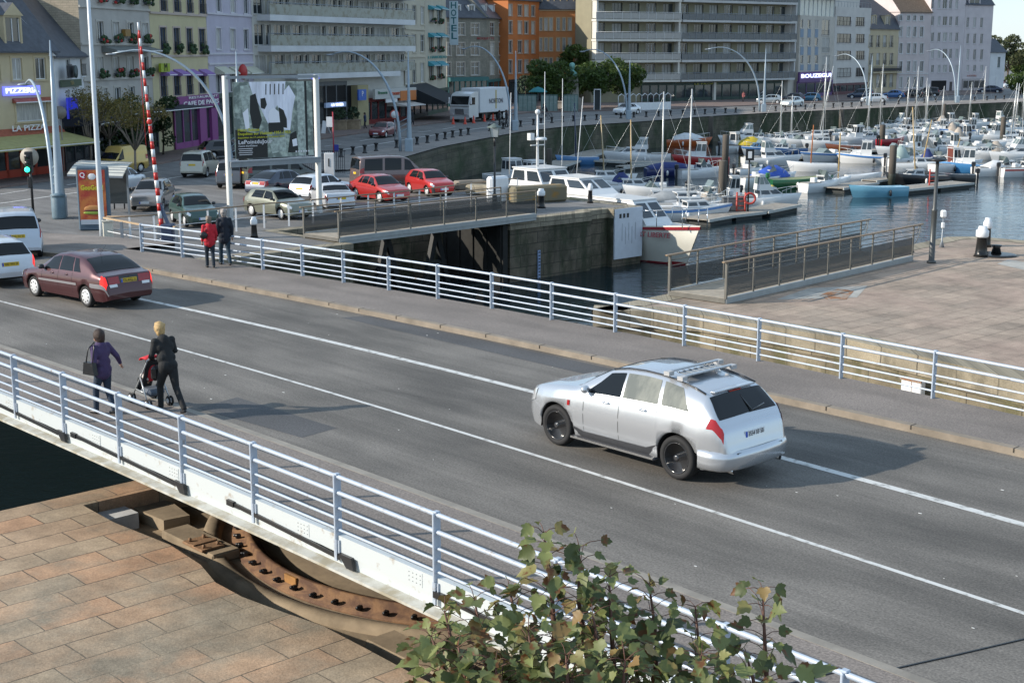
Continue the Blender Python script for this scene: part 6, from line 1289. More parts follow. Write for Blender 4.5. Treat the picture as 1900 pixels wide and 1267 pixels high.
mb = MB(); mb.tube([(-4.6, 0, 4.3), (-4.6, 0, 7.4)], [.09, .05], 8); mb.box((-4.6, 0, 5.6), (.08, 1.0, .06)); mb.ball((-4.6, 0, 7.5), .16, 8); mb.lathe([(.35, 0), (.38, .06), (.3, .16)], 12, (-4.3, 0, 5.9)); mb.box((-4.6, -.5, 6.1), (.3, .3, .4), 0); mb.box((-4.6, .25, 6.8), (.05, .5, .05)); obj('radar_mast', mb, BW, t)
mb = MB()
for x, y, hh, dx in ((-5.6, -1.3, 8.6, .15), (-3.8, 1.2, 9.4, 0), (-2.6, 1.3, 8.4, .5), (-4.2, .2, 9.8, 0)): mb.tube([(x, y, 3.9), (x + dx, y, hh)], [.03, .018], 6)
obj('whip_aerial', mb, BW, t)
mb = MB(); pts = [(5.2, -1.45, 2.75), (6.6, -1.1, 2.85), (8.0, -.6, 3.0), (9.2, 0, 3.1), (8.0, .6, 3.0), (6.6, 1.1, 2.85), (5.2, 1.45, 2.75)]
mb.tube(pts, .03, 6, cap=False); [mb.tube([p, (p[0], p[1] * .97, 2.0)], .025, 5) for p in pts]; obj('bow_rail', mb, CHROME, t)
o = text('FORT LIBERTE', .36, hullm((.30, .02, .03)), t, (6.2, -1.16, 1.55), (radians(80), 0, radians(26)), 'lettering', .02, bold=.02, width=2.2)
boat(Wh, MB_, 'white boat with green glass wheelhouse, left of the two before the excursion boat', 950, 348, -60, 6.5, None, loc=(*W(948, 345, WZ + 0), WZ), outboard=False); boat(Wh, MB_, 'white boat with dark wheelhouse windows, right of the two before the excursion boat', 985, 350, -60, 6.8, None, loc=(*W(988, 350, WZ), WZ), outboard=False)
# things on the pontoons
def ladder(lab, x, y):
    p = at_w(x, y); mb = MB()
    for s in (-.28, .28): mb.tube([(s, 0, -.3), (s, 0, 1.7)], .06, 8)
    for z in (.2, .5, .8, 1.1, 1.4): mb.tube([(-.28, 0, z), (.28, 0, z)], .03, 6)
    tag(obj('ladder', mb, flat('ladder_red', (.45, .06, .04), .5), loc=p), lab, 'ladder')
ladder('red safety ladder at the edge of the pontoon near the excursion boat', 1374, 404); ladder('red safety ladder at the near pontoon beside the light blue boat', 1730, 354)
def lifebuoy(lab, x, y):
    p = at_w(x, y); mb = MB(); mb.tube([(0, 0, .3), (0, 0, 4.4)], .06, 8); mb.box((0, -.1, 4.2), (.55, .1, .75), 1); mb.box((0, -.16, 4.2), (.25, .03, .45), 2)
    t = thing('marker_post', lab, 'post', p); obj('post', mb, [BLACKM, BLACKM, WHITE], t); m2 = MB(); m2.tube([(.35 * cos(a * pi / 8) + .1, -.12, 1.3 + .35 * sin(a * pi / 8)) for a in range(17)], .08, 6, cap=False); obj('lifebuoy', m2, flat('buoy_red', (.4, .05, .04), .5), t)
lifebuoy('dark post with a numbered board and lifebuoy on the red ladder pontoon', 1387, 404)
p = at_w(1361, 402); mb = MB(); mb.box((0, 0, .85), (1.6, .8, .85), 0, bev=.05); mb.box((0, 0, 1.3), (1.64, .84, .06)); tag(obj('locker', mb, mat('locker_grey', (.10, .11, .12), .5, var=.1), loc=p), 'dark grey storage locker on the red ladder pontoon', 'locker')
for k, (x, y) in enumerate(((1432, 352), (1465, 340), (1345, 372), (1578, 350))):
    mb = MB(); mb.ball((0, 0, .15), .24, 8); tag(obj('mooring_buoy', mb, BW if k % 2 else mat('buoy_yellow', (.5, .4, .1), .5), loc=at_w(x, y)), ['yellowish mooring buoy floating before the blue tarpaulin boat', 'white mooring buoy near the green boat', 'yellowish mooring buoy beside the thickest pile', 'white mooring buoy under the near pontoon edge'][k], 'buoy')
# ---------------------------------------------------------------- street furniture
LAMP = mat('lamp_mast_paint', (.30, .37, .43), .4, .2, var=.06)
def arch_lamp(lab, bx, by, ty, tipx, tipy, arcx=None, br=.22):
    p = aq(bx, by); Ht = hgt(0, ty, p) - QZ; t = thing('street_lamp', lab, 'street lamp', p, 0, 'arched street lamps along the quay')
    mb = MB(); mb.lathe([(br * 1.05, 0), (br, .3), (br * .78, 2.6), (br * .5, Ht * .6), (.03, Ht)], 10); obj('mast', mb, LAMP, t)
    mb = MB(); mb.box((-.05, -.05, .55), (.62, .62, 1.1), 0, bev=.06); obj('plinth', mb, LAMP, t)
    ax = ((arcx if arcx is not None else bx - 8) - bx) / F * p[1]; za = hgt(0, tipy, p) - QZ; tx = (tipx - bx) / F * p[1]; full = 6.3; dd = sqrt(max(0, full * full - (tx - ax) ** 2))
    pts = []; n = 16
    for i in range(n + 1):
        a = pi / 2 * i / n * 1.16; q = 1 - cos(a); pts.append((ax + (tx - ax) * min(1, q / (1 - cos(pi / 2 * 1.16))), dd * q / (1 - cos(pi / 2 * 1.16)), .0 + (za) * sin(min(a, pi / 2)) ** .85 - max(0, a - pi / 2) * .9))
    mb = MB(); mb.tube(pts, [.12 - .075 * i / n for i in range(n + 1)], 8); obj('arch', mb, LAMP, t)
    e = Vector(pts[-1]); mb = MB(); mb.ball(e + Vector((-.1, 0, -.05)), (.35, .18, .08), 10); obj('lamp_head', mb, STEEL, t)
    mb = MB(); [mb.tube([(ax + (0 - ax) * k / 1.0 * 0, 0, z), (0, 0, z + .35)], .03, 5) for k, z in ((0, 1.6), (0, 2.0), (0, 2.4))]; obj('brace', mb, LAMP, t)
    return t
arch_lamp('arched street lamp with tall cone mast in front of the pizzeria', 114, 404, 75, -8, 152, 103, .27)
arch_lamp('arched street lamp reaching across the stone hotel, behind the billboard', 447, 330, 95, 222, 93, 432)
arch_lamp('arched street lamp with pale mast right of the dark red hatchback', 760, 283, 95, 612, 96, 743)
arch_lamp('arched street lamp standing behind the cyclists near the stone corner house', 957, 244, 95, 862, 86, 948)
arch_lamp('arched street lamp beside the white car in front of the square trees', 1167, 223, 112, 1085, 92, 1163)
arch_lamp('tall arched street lamp in front of the large apartment block', 1417, 209, 90, 1312, 88, 1409)
arch_lamp('arched street lamp in front of the mansard house', 1614, 197, 104, 1566, 101, 1608)
arch_lamp('arched street lamp before the tall pink building', 1776, 192, 84, 1740, 92, 1772)
p = at(191, 449); mb = MB(); mb.lathe([(.13, 0), (.12, 1), (.10, 6), (.06, 13)], 12); tag(obj('flagpole', mb, mat('flagpole_white', (.55, .60, .64), .35, var=.04), loc=p), 'tall slim white flagpole left of the striped barrier', 'pole')
# billboard
pl, pr_ = Vector(aq(428, 410)), Vector(aq(593, 396)); d = pr_ - pl; t = thing('billboard', 'large billboard with an exhibition poster between two white posts above the parked cars', 'billboard', pl, atan2(d.y, d.x)); Lb = d.length
hl, hr = hgt(0, 142, pl) - QZ, hgt(0, 138, pr_) - QZ; zb_ = (hgt(0, 297, pl) + hgt(0, 297, pr_)) / 2 - QZ; Ht = (hl + hr) / 2
for x in (0, Lb):
    mb = MB(); mb.box((x, 0, Ht / 2), (.22, .26, Ht), 0, bev=.03); obj('post', mb, mat('billboard_post', (.62, .63, .61), .4, var=.05), t)
mb = MB(); mb.box((Lb / 2, -.1, Ht - .08), (Lb, .16, .14)); mb.box((Lb / 2, -.1, zb_ - .12), (Lb, .3, .22)); mb.box((Lb / 2, -.05, zb_ + .02), (Lb, .5, .05)); obj('frame', mb, STEEL, t)
mb = MB(); x0, x1, z0, z1 = .35, Lb - .35, zb_ + .15, Ht - .3; mb.box(((x0 + x1) / 2, -.1, (z0 + z1) / 2), (x1 - x0, .12, z1 - z0))
pan = obj('poster', mb, mat('poster_dark', (.16, .20, .18), .5, sc=2.4, col2=(.48, .55, .48), thr=.55), t)
PW, PH = x1 - x0, z1 - z0
def pp(poly, m, dy):
    g = MB(); g.add([(x0 + a * PW, -.162 - dy, z0 + b_ * PH) for a, b_ in poly], [tuple(range(len(poly)))]); return g, m
sheet = mat('poster_sheet', (.80, .82, .92), .6, sc=3, streak=True, var=.25); dk = flat('poster_black', (.012, .014, .015), .5); md = mat('poster_grey', (.40, .46, .42), .6, sc=5, var=.5); pale = flat('poster_pale', (.85, .86, .92), .6)
art = MB()
def ap(poly, mi, dy=0.0): art.add([(x0 + a * PW, -.162 - dy, z0 + b_ * PH) for a, b_ in poly], [tuple(range(len(poly)))], mi)
ap([(.19, 1), (.66, 1), (.62, .78), (.52, .66), (.5, .45), (.42, .44), (.35, .60), (.30, .72), (.24, .80)], 0); ap([(.52, .74), (.70, .95), (.78, .80), (.74, .62), (.70, .35), (.62, .36), (.60, .55)], 0, .001)
ap([(.08, .95), (.20, .96), (.26, .75), (.22, .45), (.14, .40), (.10, .60)], 2, .001); ap([(.10, .6), (.17, .66), (.18, .40), (.13, .38)], 3, .002)
for k in range(5): ap([(.40 + k * .055, .97), (.413 + k * .055, .97), (.407 + k * .055, .83), (.394 + k * .055, .83)], 1, .002)
ap([(.20, .82), (.27, .85), (.30, .70), (.34, .50), (.30, .38), (.22, .40), (.19, .6)], 1, .003); ap([(.33, .78), (.39, .79), (.41, .70), (.38, .64), (.33, .66)], 1, .003)
ap([(.44, .62), (.49, .66), (.56, .60), (.57, .46), (.44, .46), (.42, .54)], 3, .004); ap([(.56, .66), (.62, .62), (.66, .5), (.66, .38), (.57, .40)], 1, .003); ap([(.42, .46), (.60, .46), (.62, .33), (.42, .33)], 1, .002)
ap([(.80, 1), (.90, 1), (.90, 0), (.80, 0)], 2, .003); ap([(.90, 1), (.93, 1), (.93, 0), (.90, 0)], 1, .003); ap([(.70, .30), (.78, .34), (.80, .05), (.66, .05)], 1, .003); ap([(.72, .22), (.78, .24), (.79, .14), (.73, .13)], 3, .005)
ap([(.0, .38), (.04, .38), (.10, .36), (.40, .30), (.40, 0), (0, 0)], 1, .0015); ap([(.42, .26), (.64, .26), (.64, .08), (.46, .05)], 2, .002)
obj('printed_picture', art, [sheet, dk, md, pale], pan)
YL = flat('poster_yellow', (.60, .58, .03), .6); WL = flat('poster_white', (.72, .72, .75), .6)
def pt_(s_, xa, xb, zc, m, hk): text(s_, hk * PH, m, pan, (x0 + (xa + xb) / 2 * PW, -.176, z0 + zc * PH), (pi / 2, 0, 0), 'lettering', .003, bold=.015, width=(xb - xa) * PW)
pt_('Henri Salesse', .03, .30, .375, YL, .055); pt_("Enqu\u00eates sur l'habitat 1951-1953", .03, .70, .325, YL, .05); pt_('Exposition du 17 octobre au 10 janvier 2010', .03, .62, .275, YL, .03); pt_('LePointduJour', .03, .46, .215, WL, .075); pt_("Centre d'art/\u00c9diteur", .03, .27, .165, WL, .03)
for k in range(4): mb = MB(); mb.box((x0 + (.03 + .09) * PW, -.17, z0 + (.13 - k * .026) * PH), (.18 * PW * (1 - .1 * (k % 2)), .01, .008 * PH)); obj('small_print', mb, WL, pan)
for k in range(6): mb = MB(); mb.box((x0 + (.77 + k * .033) * PW, -.175, z0 + .06 * PH), (.02 * PW, .01, .022 * PH)); obj('logo_mark', mb, WL, pan)
# quay bollards: one built, the others copied
b0 = None
for k, (x, y) in enumerate(bol):
    p = aq(x, y + 1.5, QZ + .1)
    if b0 is None:
        mb = MB(); mb.lathe([(.20, 0), (.20, .06), (.12, .12), (.11, .5), (.19, .56), (.19, .64), (.12, .68)], 10); b0 = tag(obj('bollard', mb, BLACKM, loc=p), 'short black bollard in the line edging the quay road', 'bollard', 'black bollards along the quay road')
    else: o = b0.copy(); C.objects.link(o); o.location = p
def mbollard(lab, x, y, h_, z=None, r=.2):
    p = W(x, y, QZ if z is None else z); p = (p[0], p[1], QZ if z is None else z); mb = MB(); k = h_; mb.lathe([(r * 1.15, 0), (r * .9, .12), (r * .72, k * .62), (r * .85, k * .64)], 16); mb.lathe([(r * .85, k * .64), (r * .95, k * .68), (r * .95, k * .86), (r * .7, k * .9), (r * .6, k)], 16, mi=1)
    tag(obj('mooring_bollard', mb, [flat('bollard_black', (.012, .013, .014), .3), WHITE], loc=p), lab, 'bollard', 'black and white mooring bollards')
mbollard('black bollard with white cap at the lock edge right of the walking couple', 472, 441, .9, r=.16)
mbollard('flared black mooring bollard with white cap beside the left footbridge end', 1004, 386, 1.0, r=.22); mbollard('slim black bollard with white cap on the pier head before the excursion boat', 1095, 377, 1.05, r=.15)
mbollard('large flared black and white bollard on the right hand quayside', 1820, 476, 1.15, PZR, .25); mbollard('taller black and white bollard at the edge of the right hand quayside', 1830, 458, 1.15, PZR, .18)
p = W(1848, 474, PZR); mb = MB(); mb.lathe([(.75, 0), (.75, .05), (.6, .07)], 20); mb.lathe([(.2, .07), (.14, .3), (.22, .4)], 12); tag(obj('capstan', mb, flat('bollard_black', (.012, .013, .014), .3), loc=(*p, PZR)), 'low black capstan on a round base plate beside the flared bollard', 'capstan')
p = W(1728, 488, PZR); mb = MB(); hh = hgt(0, 298, p) - PZR; mb.lathe([(.17, 0), (.17, .08), (.11, .1), (.1, 1.9), (.12, 1.95), (.075, 2.0), (.06, hh)], 12); t = thing('lamp_post', 'slim dark lamp post with a broad flat hood on the right hand quayside', 'lamp post', (*p, PZR)); obj('post', mb, mat('post_dark', (.07, .075, .075), .4, .3), t); mb = MB(); mb.lathe([(.1, hh - .05), (.34, hh), (.33, hh + .05), (.06, hh + .1)], 18); obj('lamp_hood', mb, BLACKM, t)
p = W(1747, 459, PZR); t = thing('harbour_light', 'small white harbour light on a thin post at the quayside edge', 'light', (*p, PZR)); hh = hgt(0, 390, p) - PZR; mb = MB(); mb.lathe([(.12, 0), (.03, .25), (.025, hh - .3)], 8); obj('post', mb, STEEL, t); mb = MB(); mb.box((0, 0, hh - .15), (.22, .2, .3), 0, bev=.05); obj('lamp', mb, WHITE, t); mb = MB(); mb.box((0, 0, hh - .6), (.12, .12, .22), 0, bev=.02); obj('junction_box', mb, WHITE, t)
# old style lantern on the pier
p = aq(918, 391); hh = hgt(0, 229, p) - QZ; t = thing('lantern', 'old style lantern on a dark post standing between the two footbridge rails', 'lantern', p); mb = MB(); mb.lathe([(.14, 0), (.12, .8), (.06, .9), (.045, hh - 1.1)], 10); obj('post', mb, BLACKM, t)
g_, k_, z0_, z1_ = .17, .23, hh - .68, hh - .22; mb = MB(); mb.add([(-g_, -g_, z0_), (g_, -g_, z0_), (g_, g_, z0_), (-g_, g_, z0_), (-k_, -k_, z1_), (k_, -k_, z1_), (k_, k_, z1_), (-k_, k_, z1_)], [(0, 1, 5, 4), (1, 2, 6, 5), (2, 3, 7, 6), (3, 0, 4, 7), (3, 2, 1, 0)], 0); obj('glass', mb, mat('lantern_glass', (.5, .52, .50), .2, var=.1), t)
mb = MB(); [mb.bar((sx * g_, sy * g_, z0_), (sx * k_, sy * k_, z1_), .03, .03) for sx in (-1, 1) for sy in (-1, 1)]; mb.lathe([(.38, z1_ - .01), (.37, z1_ + .03), (.14, z1_ + .15), (.04, hh)], 4); obj('hood', mb, mat('hood_green', (.10, .13, .12), .5), t)
mb = MB(); mb.tube([(0, 0, hh - 1.15), (0, 0, z0_)], .05, 8); obj('neck', mb, BLACKM, t)
# parapet, door block, stones on the pier
def blk(nm, lab, a, b, y0, y1, m, th, cat='wall', z=QZ):
    A_, B_ = Vector(W(*a, z)), Vector(W(*b, z)); d_ = B_ - A_; hh = hgt(0, y0, A_) - z; mb = MB(); mb.box((d_.length / 2, th / 2, hh / 2), (d_.length, th, hh), 0, bev=.12 if th > .4 else .02)
    return tag(obj(nm, mb, m, loc=(A_.x, A_.y, z), rz=atan2(d_.y, d_.x)), lab, cat)
LICH = mat('lichen_stone', (.17, .15, .10), .9, sc=1.3, col2=(.26, .15, .04), thr=.60, bump=.4)
blk('parapet', 'rounded stone parapet covered in orange lichen on the pier head', (955, 380), (1054, 374), 348, 0, LICH, .9); blk('parapet', 'short lichen covered stone parapet behind the lantern', (862, 362), (958, 366), 343, 0, M_COPE, .9)
blk('stone_block', 'pair of pale granite blocks at the end of the parked row', (850, 355), (905, 352), 337, 0, M_KERB, .8, 'block'); blk('electric_cabinet', 'cream white cabinet standing behind the lantern post', (911, 379), (946, 376), 329, 0, WHITE, .5, 'cabinet')
# white board and depth gauge on the pier head
a, b_ = XY(-49.04, 53.0), XY(-49.02, 55.0); d_ = Vector(b_) - Vector(a); mb = MB(); mb.box((d_.length / 2, 0, -1.28), (d_.length + .1, .08, 2.6)); [mb.box((.35 + k * .28, -.05, -.35), (.14, .02, .22), 1) for k in range(3)]; [mb.box((.5 + k * .25, -.045, -1.2 - (k % 2) * .2), (.015, .01, .9), 2) for k in range(5)]
tag(obj('white_board', mb, [mat('board_white', (.58, .62, .68), .5, var=.06), INK, STEEL], loc=(*a, QZ - .02), rz=atan2(d_.y, d_.x)), 'tall plain white board with three small black marks on the corner of the pier', 'board')
a = XY(-49.1, 47.6); mb = MB(); mb.box((0, 0, -2.6), (.16, .06, 2.0)); [mb.box((0, -.035, -1.7 - k * .16), (.1, .02, .05), 1) for k in range(11)]; tag(obj('depth_gauge', mb, [mat('gauge_blue', (.25, .33, .5), .5), INK], loc=(*a, QZ), rz=A0 + pi / 2), 'narrow blue and white depth gauge on the dark lock wall', 'gauge')
t = thing('lock_machinery', 'steel truss of the lock gate gear, coloured near black for the shade under the left footbridge', 'machinery', (*XY(-52.0, 40), -4), A0); mb = MB()
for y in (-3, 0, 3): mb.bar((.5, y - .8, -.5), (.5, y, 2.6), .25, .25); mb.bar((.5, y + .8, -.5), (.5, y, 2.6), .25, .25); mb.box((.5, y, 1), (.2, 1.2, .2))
mb.box((.5, 0, 2.7), (.4, 9, .3)); obj('truss', mb, mat('gear_shade_black', (.015, .018, .02), .6), t)  # truss colour darkened to stand for the shade under the footbridge
# parking rail: thin brown handrail on pale posts
tops = [(198, 402), (240, 402), (285, 399), (333, 394), (385, 389), (437, 384), (489, 378), (535, 375), (580, 371), (632, 366), (683, 361), (731, 357), (778, 352), (827, 346), (874, 340), (920, 335), (960, 331)]
t = thing('parking_rail', 'thin brown handrail on pale posts along the lock side of the car park', 'railing', (0, 0, 0)); pts = [(*W(x, y, QZ + 1.12), QZ + 1.12) for x, y in tops]
mb = MB(); mb.tube(pts, .035, 6); obj('handrail', mb, mat('wooden_handrail', (.27, .19, .12), .6, var=.2), t); mb = MB(); mb.tube([(p[0], p[1], p[2] - .55) for p in pts], .015, 5); obj('wire', mb, WHITE, t)
for p in pts: mb = MB(); mb.box((p[0], p[1], p[2] - .58), (.08, .05, 1.12)); obj('post', mb, WHITE, t)
def gate(lab, xs, ys, z1=1.1):
    pts = [at(x, y) for x, y in zip(xs, ys)]; t = thing('guard_rail', lab, 'railing', pts[0]); o_ = Vector(pts[0]); L_ = [Vector(p) - o_ for p in pts]
    for p in L_: mb = MB(); mb.box((p.x, p.y, p.z + z1 / 2), (.1, .12, z1)); obj('post', mb, STEEL, t)
    mb = MB(); mb.bar(L_[0] + Vector((0, 0, z1)), L_[-1] + Vector((0, 0, z1)), .12, .06); obj('handrail', mb, mat('pale_wood', (.42, .30, .18), .6, var=.15), t)
    mb = MB(); [mb.tube([L_[0] + Vector((0, 0, z1 * k)), L_[-1] + Vector((0, 0, z1 * k))], .02, 6) for k in (.15, .5)]; obj('rail', mb, WHITE, t)
gate('wooden topped guard rail beside the white cabinet at the barrier', (196, 228, 266), (452, 461, 467)); gate('short wooden topped guard rail around the barrier box', (296, 329), (468, 472))
p = at(202, 452); mb = MB(); mb.box((0, 0, .42), (.42, .4, .84), 0, bev=.03); mb.box((0, 0, .86), (.48, .46, .05)); tag(obj('white_cabinet', mb, mat('cabinet_white', (.66, .62, .52), .5, var=.08), loc=(p[0], p[1], p[2] + .1), rz=.3), 'small cream white electric cabinet at the foot of the flagpole', 'cabinet')
# raised level crossing barrier
p = Vector(at(314, 470)); t = thing('barrier', 'raised red and white striped road barrier with a dark blue counterweight housing', 'barrier', p); mb = MB(); mb.box((0, 0, .6), (.5, .6, 1.2), 0, bev=.05); obj('housing', mb, mat('housing_blue', (.03, .045, .09), .5, var=.1), t)
topz = hgt(0, 42, p) - p.z; xt = (257 - 314) / F * (p.y) + .0; xt = (W(257, 100, 0)[0]) if 0 else None
fx = lambda px, z: bisect_x(px, z)
def world_x(px, Y, Z):
    lo, hi = -200, 200
    for _ in range(40):
        m = (lo + hi) / 2
        if proj(m, Y, Z)[0] < px: lo = m
        else: hi = m
    return lo
A_ = Vector((world_x(300, p.y, p.z + 1.1) - p.x, 0, 1.1)); B_ = Vector((world_x(256, p.y, p.z + topz) - p.x, 0, topz)); n = 26
for k in range(n):
    a, b_ = A_.lerp(B_, k / n), A_.lerp(B_, (k + 1) / n); r = .10 - .06 * k / n; mb = MB(); mb.tube([a, b_], [r, r - .06 / n], 8); 
    if k == 0: boom = MB(); 
    boom.v += []; base_ = len(boom.v); boom.v += mb.v; boom.f += [tuple(i + base_ for i in f) for f in mb.f]; boom.m += [k % 2] * len(mb.f); boom.sm += mb.sm
obj('boom', boom, [flat('barrier_red', (.50, .025, .02), .4), WHITE], t); mb = MB(); mb.bar((.12, 0, .9), A_, .16, .2); mb.bar((0.05, 0, 1.1), A_.lerp(B_, .12), .14, .12); obj('counterweight_arm', mb, mat('arm_blue', (.05, .08, .14), .5), t)
mb = MB(); c_ = A_.lerp(B_, .52); mb.ball(c_ + Vector((.02, -.1, 0)), (.11, .05, .11), 12); obj('red_disc', mb, flat('barrier_red', (.50, .025, .02), .4), t)
mb = MB(); mb.tube([A_.lerp(B_, .4) + Vector((-.25, 0, 0)), A_.lerp(B_, .95) + Vector((-.06, 0, 0))], .012, 5); obj('stay_wire', mb, flat('barrier_red', (.50, .025, .02), .4), t)
# traffic light
p = at(62, 398); hh = hgt(0, 290, p) - p[2]; t = thing('traffic_light', 'traffic light showing green on a black pole at the left', 'traffic light', p); mb = MB(); mb.lathe([(.07, 0), (.055, hh)], 8); obj('pole', mb, BLACKM, t)
mb = MB(); mb.box((-.05, 0, hh - .3), (.34, .3, 1.05), 0, bev=.04); [mb.tube([(-.05, -.14, hh - .0 - k * .32), (-.05, -.30, hh - .0 - k * .32)], .12, 10) for k in (0, 1, 2)]; obj('signal_head', mb, BLACKM, t); mb = MB(); mb.lathe([(.46, 0), (.46, .03)], 20, M=Matrix.Translation((-.05, .16, hh - .05)) @ Matrix.Rotation(pi / 2, 4, 'X')); obj('backing_disc', mb, mat('disc_beige', (.35, .32, .27), .6), t)
mb = MB(); mb.ball((-.05, -.31, hh - .64), (.13, .03, .13), 12); obj('green_light', mb, flat('lit_green', (.02, .9, .45), .3, emit=2.2), t); mb = MB(); mb.box((-.05, 0, 1.6), (.2, .2, .55), 0, bev=.03); obj('repeater', mb, BLACKM, t)
# advertising column and shelter
p = at(177, 428); t = thing('poster_panel', 'street poster panel with an orange and red burger advert', 'poster panel', p, radians(6)); mb = MB(); mb.box((0, .1, 1.45), (1.42, .3, 2.9), 0, bev=.06); obj('frame', mb, mat('panel_frame', (.07, .11, .15), .4, var=.1), t)
mb = MB(); mb.box((-.02, -.06, 1.6), (1.18, .03, 2.3), 0); mb.box((-.02, -.065, .4), (1.15, .03, .22), 1); po = obj('poster', mb, [mat('advert_ground', (.35, .03, .02), .5, sc=1.6, col2=(.50, .16, .04), thr=.5), flat('advert_band', (.4, .45, .5), .5)], t)
mb = MB(); mb.box((-.42, -.085, 2.5), (.28, .01, .34), 0); obj('logo', mb, [flat('logo_red', (.4, .01, .03), .5)], po); text('Q', .3, WLET, po, (-.42, -.095, 2.52), (pi / 2, 0, 0), bold=.02); text('GooGoo !', .3, flat('advert_yellow', (.55, .5, .03), .5), po, (-.02, -.085, 1.95), (pi / 2, 0, 0), bold=.04, width=1.0)
mb = MB(); mb.ball((-.02, -.07, 1.0), (.42, .03, .17), 12, 0); mb.ball((-.02, -.08, .82), (.45, .03, .08), 12, 1); mb.ball((-.02, -.085, .92), (.46, .03, .05), 12, 2); mb.ball((.0, -.07, 2.45), (.2, .02, .15), 10, 3); obj('burger_picture', mb, [mat('bun', (.45, .2, .06), .6), flat('lettuce', (.25, .35, .05), .6), flat('patty', (.12, .03, .02), .6), WHITE], po)
p = at(180, 408); t = thing('bus_shelter', 'bus shelter with a ribbed pale curved roof behind the burger poster', 'shelter', (p[0], p[1] + 1.2, p[2])); rows = []; hz = hgt(0, 322, p) - p[2]
for i in range(9):
    q = i / 8; rows.append([(-1.25 - .12 * (1 - q), -1.0 + 2.2 * q, hz - .05 + .5 * sin(q * pi * .6)), (1.3, -1.0 + 2.2 * q, hz - .15 + .5 * sin(q * pi * .6))])
mb = MB(); mb.grid(rows, 0, True); mb.grid([[(p_[0], p_[1], p_[2] - .06) for p_ in r] for r in rows], 0, True, flip=True)
for i in range(1, 8): mb.bar(Vector(rows[i][0]) + Vector((0, 0, .01)), Vector(rows[i][1]) + Vector((0, 0, .01)), .03, .03, 1)
mb.grid([[rows[0][0], rows[0][1]], [(rows[0][0][0], rows[0][0][1], rows[0][0][2] - .1), (rows[0][1][0], rows[0][1][1], rows[0][1][2] - .1)]], 1, False, flip=True); obj('roof', mb, [mat('roof_ribbed', (.55, .54, .48), .5, var=.05), STEEL], t)
for x in (-1.0, 1.0): mb = MB(); mb.box((x, .9, hz / 2), (.09, .09, hz)); obj('post', mb, STEEL, t)
mb = MB(); mb.box((0, .95, 1.3), (1.95, .02, 1.5)); obj('glass', mb, GLASS, t)
p = at(222, 388); t = thing('bench', 'dark metal seat with a high back beside the bus shelter', 'seat', p, .2); mb = MB(); mb.box((0, 0, .45), (.55, .5, .05)); obj('seat', mb, BLACKM, t); mb = MB(); mb.box((0, .24, .85), (.55, .04, .75)); obj('backrest', mb, BLACKM, t)
for x in (-.25, .25):
    for y in (-.22, .22): mb = MB(); mb.box((x, y, .22), (.04, .04, .45)); obj('leg', mb, BLACKM, t)
p = at(121, 402); mb = MB(); mb.lathe([(.32, 0), (.34, .1), (.34, 1.0), (.30, 1.1), (.36, 1.12), (.36, 1.18), (.1, 1.25)], 14); tag(obj('litter_bin', mb, mat('bin_blue', (.12, .18, .22), .5, var=.15), loc=(p[0], p[1] - .9, p[2])), 'round blue grey litter bin at the foot of the left arched lamp', 'bin')
p = at(612, 330); t = thing('totem', 'tall white information totem behind the white hatchback', 'totem', p); hh = hgt(0, 284, p) - p[2]; mb = MB(); mb.box((0, 0, hh / 2), (.62, .3, hh), 0, bev=.03); mb.box((-.02, -.16, hh * .62), (.08, .02, .5), 1); obj('panel', mb, [mat('totem_white', (.62, .62, .62), .4, var=.04), INK], t)
p = at(620, 310); hh = hgt(0, 208, p) - p[2]; mb = MB(); mb.lathe([(.05, 0), (.045, hh)], 8); mb.box((-.25, -.02, hh * .82), (.42, .04, .7), 1); mb.box((.2, -.02, 1.3), (.3, .1, .5), 2); tag(obj('sign_pole', mb, [flat('pole_red', (.35, .03, .05), .5), WHITE, flat('sign_blue3', (.02, .03, .25), .5)], loc=p), 'thin red pole with a white plate, right of the billboard', 'sign')
p = at(585, 322); t = thing('fence', 'black iron railing panel behind the parked navy car', 'fence', p, radians(12)); mb = MB(); [mb.box((k * .13, 0, .75), (.035, .035, 1.5)) for k in range(-6, 16)]; mb.box((.6, 0, 1.45), (2.9, .05, .05)); mb.box((.6, 0, .2), (2.9, .05, .05)); obj('bars', mb, IRON, t)
# round road signs, menu boards, cones
def cone(lab, x, y): mb = MB(); mb.lathe([(.16, 0), (.16, .03), (.11, .04), (.03, .55)], 10); mb.lathe([(.085, .2), (.06, .35)], 10, mi=1); return tag(obj('traffic_cone', mb, [flat('cone_red', (.55, .06, .03), .5), WHITE], loc=aq(x, y), ), lab, 'cone', 'red and white traffic cones before the lorry')
for k, (x, y) in enumerate(((841, 231), (863, 231), (879, 229), (899, 226), (915, 224))): o = cone('red traffic cone, %s from the left in front of the white lorry' % ('first', 'second', 'third', 'fourth', 'fifth')[k], x, y); o.scale = (1.5, 1.5, 1.5)
p = aq(733, 262); t = thing('road_sign', 'round white road sign on a pole behind the dark red hatchback', 'sign', p); hh = hgt(0, 213, p) - QZ; mb = MB(); mb.lathe([(.05, 0), (.05, hh)], 8); obj('pole', mb, STEEL, t); mb = MB(); mb.lathe([(.42, 0), (.42, .03)], 20, M=Matrix.Translation((0, -.06, hh)) @ Matrix.Rotation(pi / 2, 4, 'X')); mb.lathe([(.32, .031), (.32, .04)], 20, mi=1, M=Matrix.Translation((0, -.06, hh)) @ Matrix.Rotation(pi / 2, 4, 'X')); obj('disc', mb, [flat('sign_red', (.5, .1, .08), .5), WHITE], t)
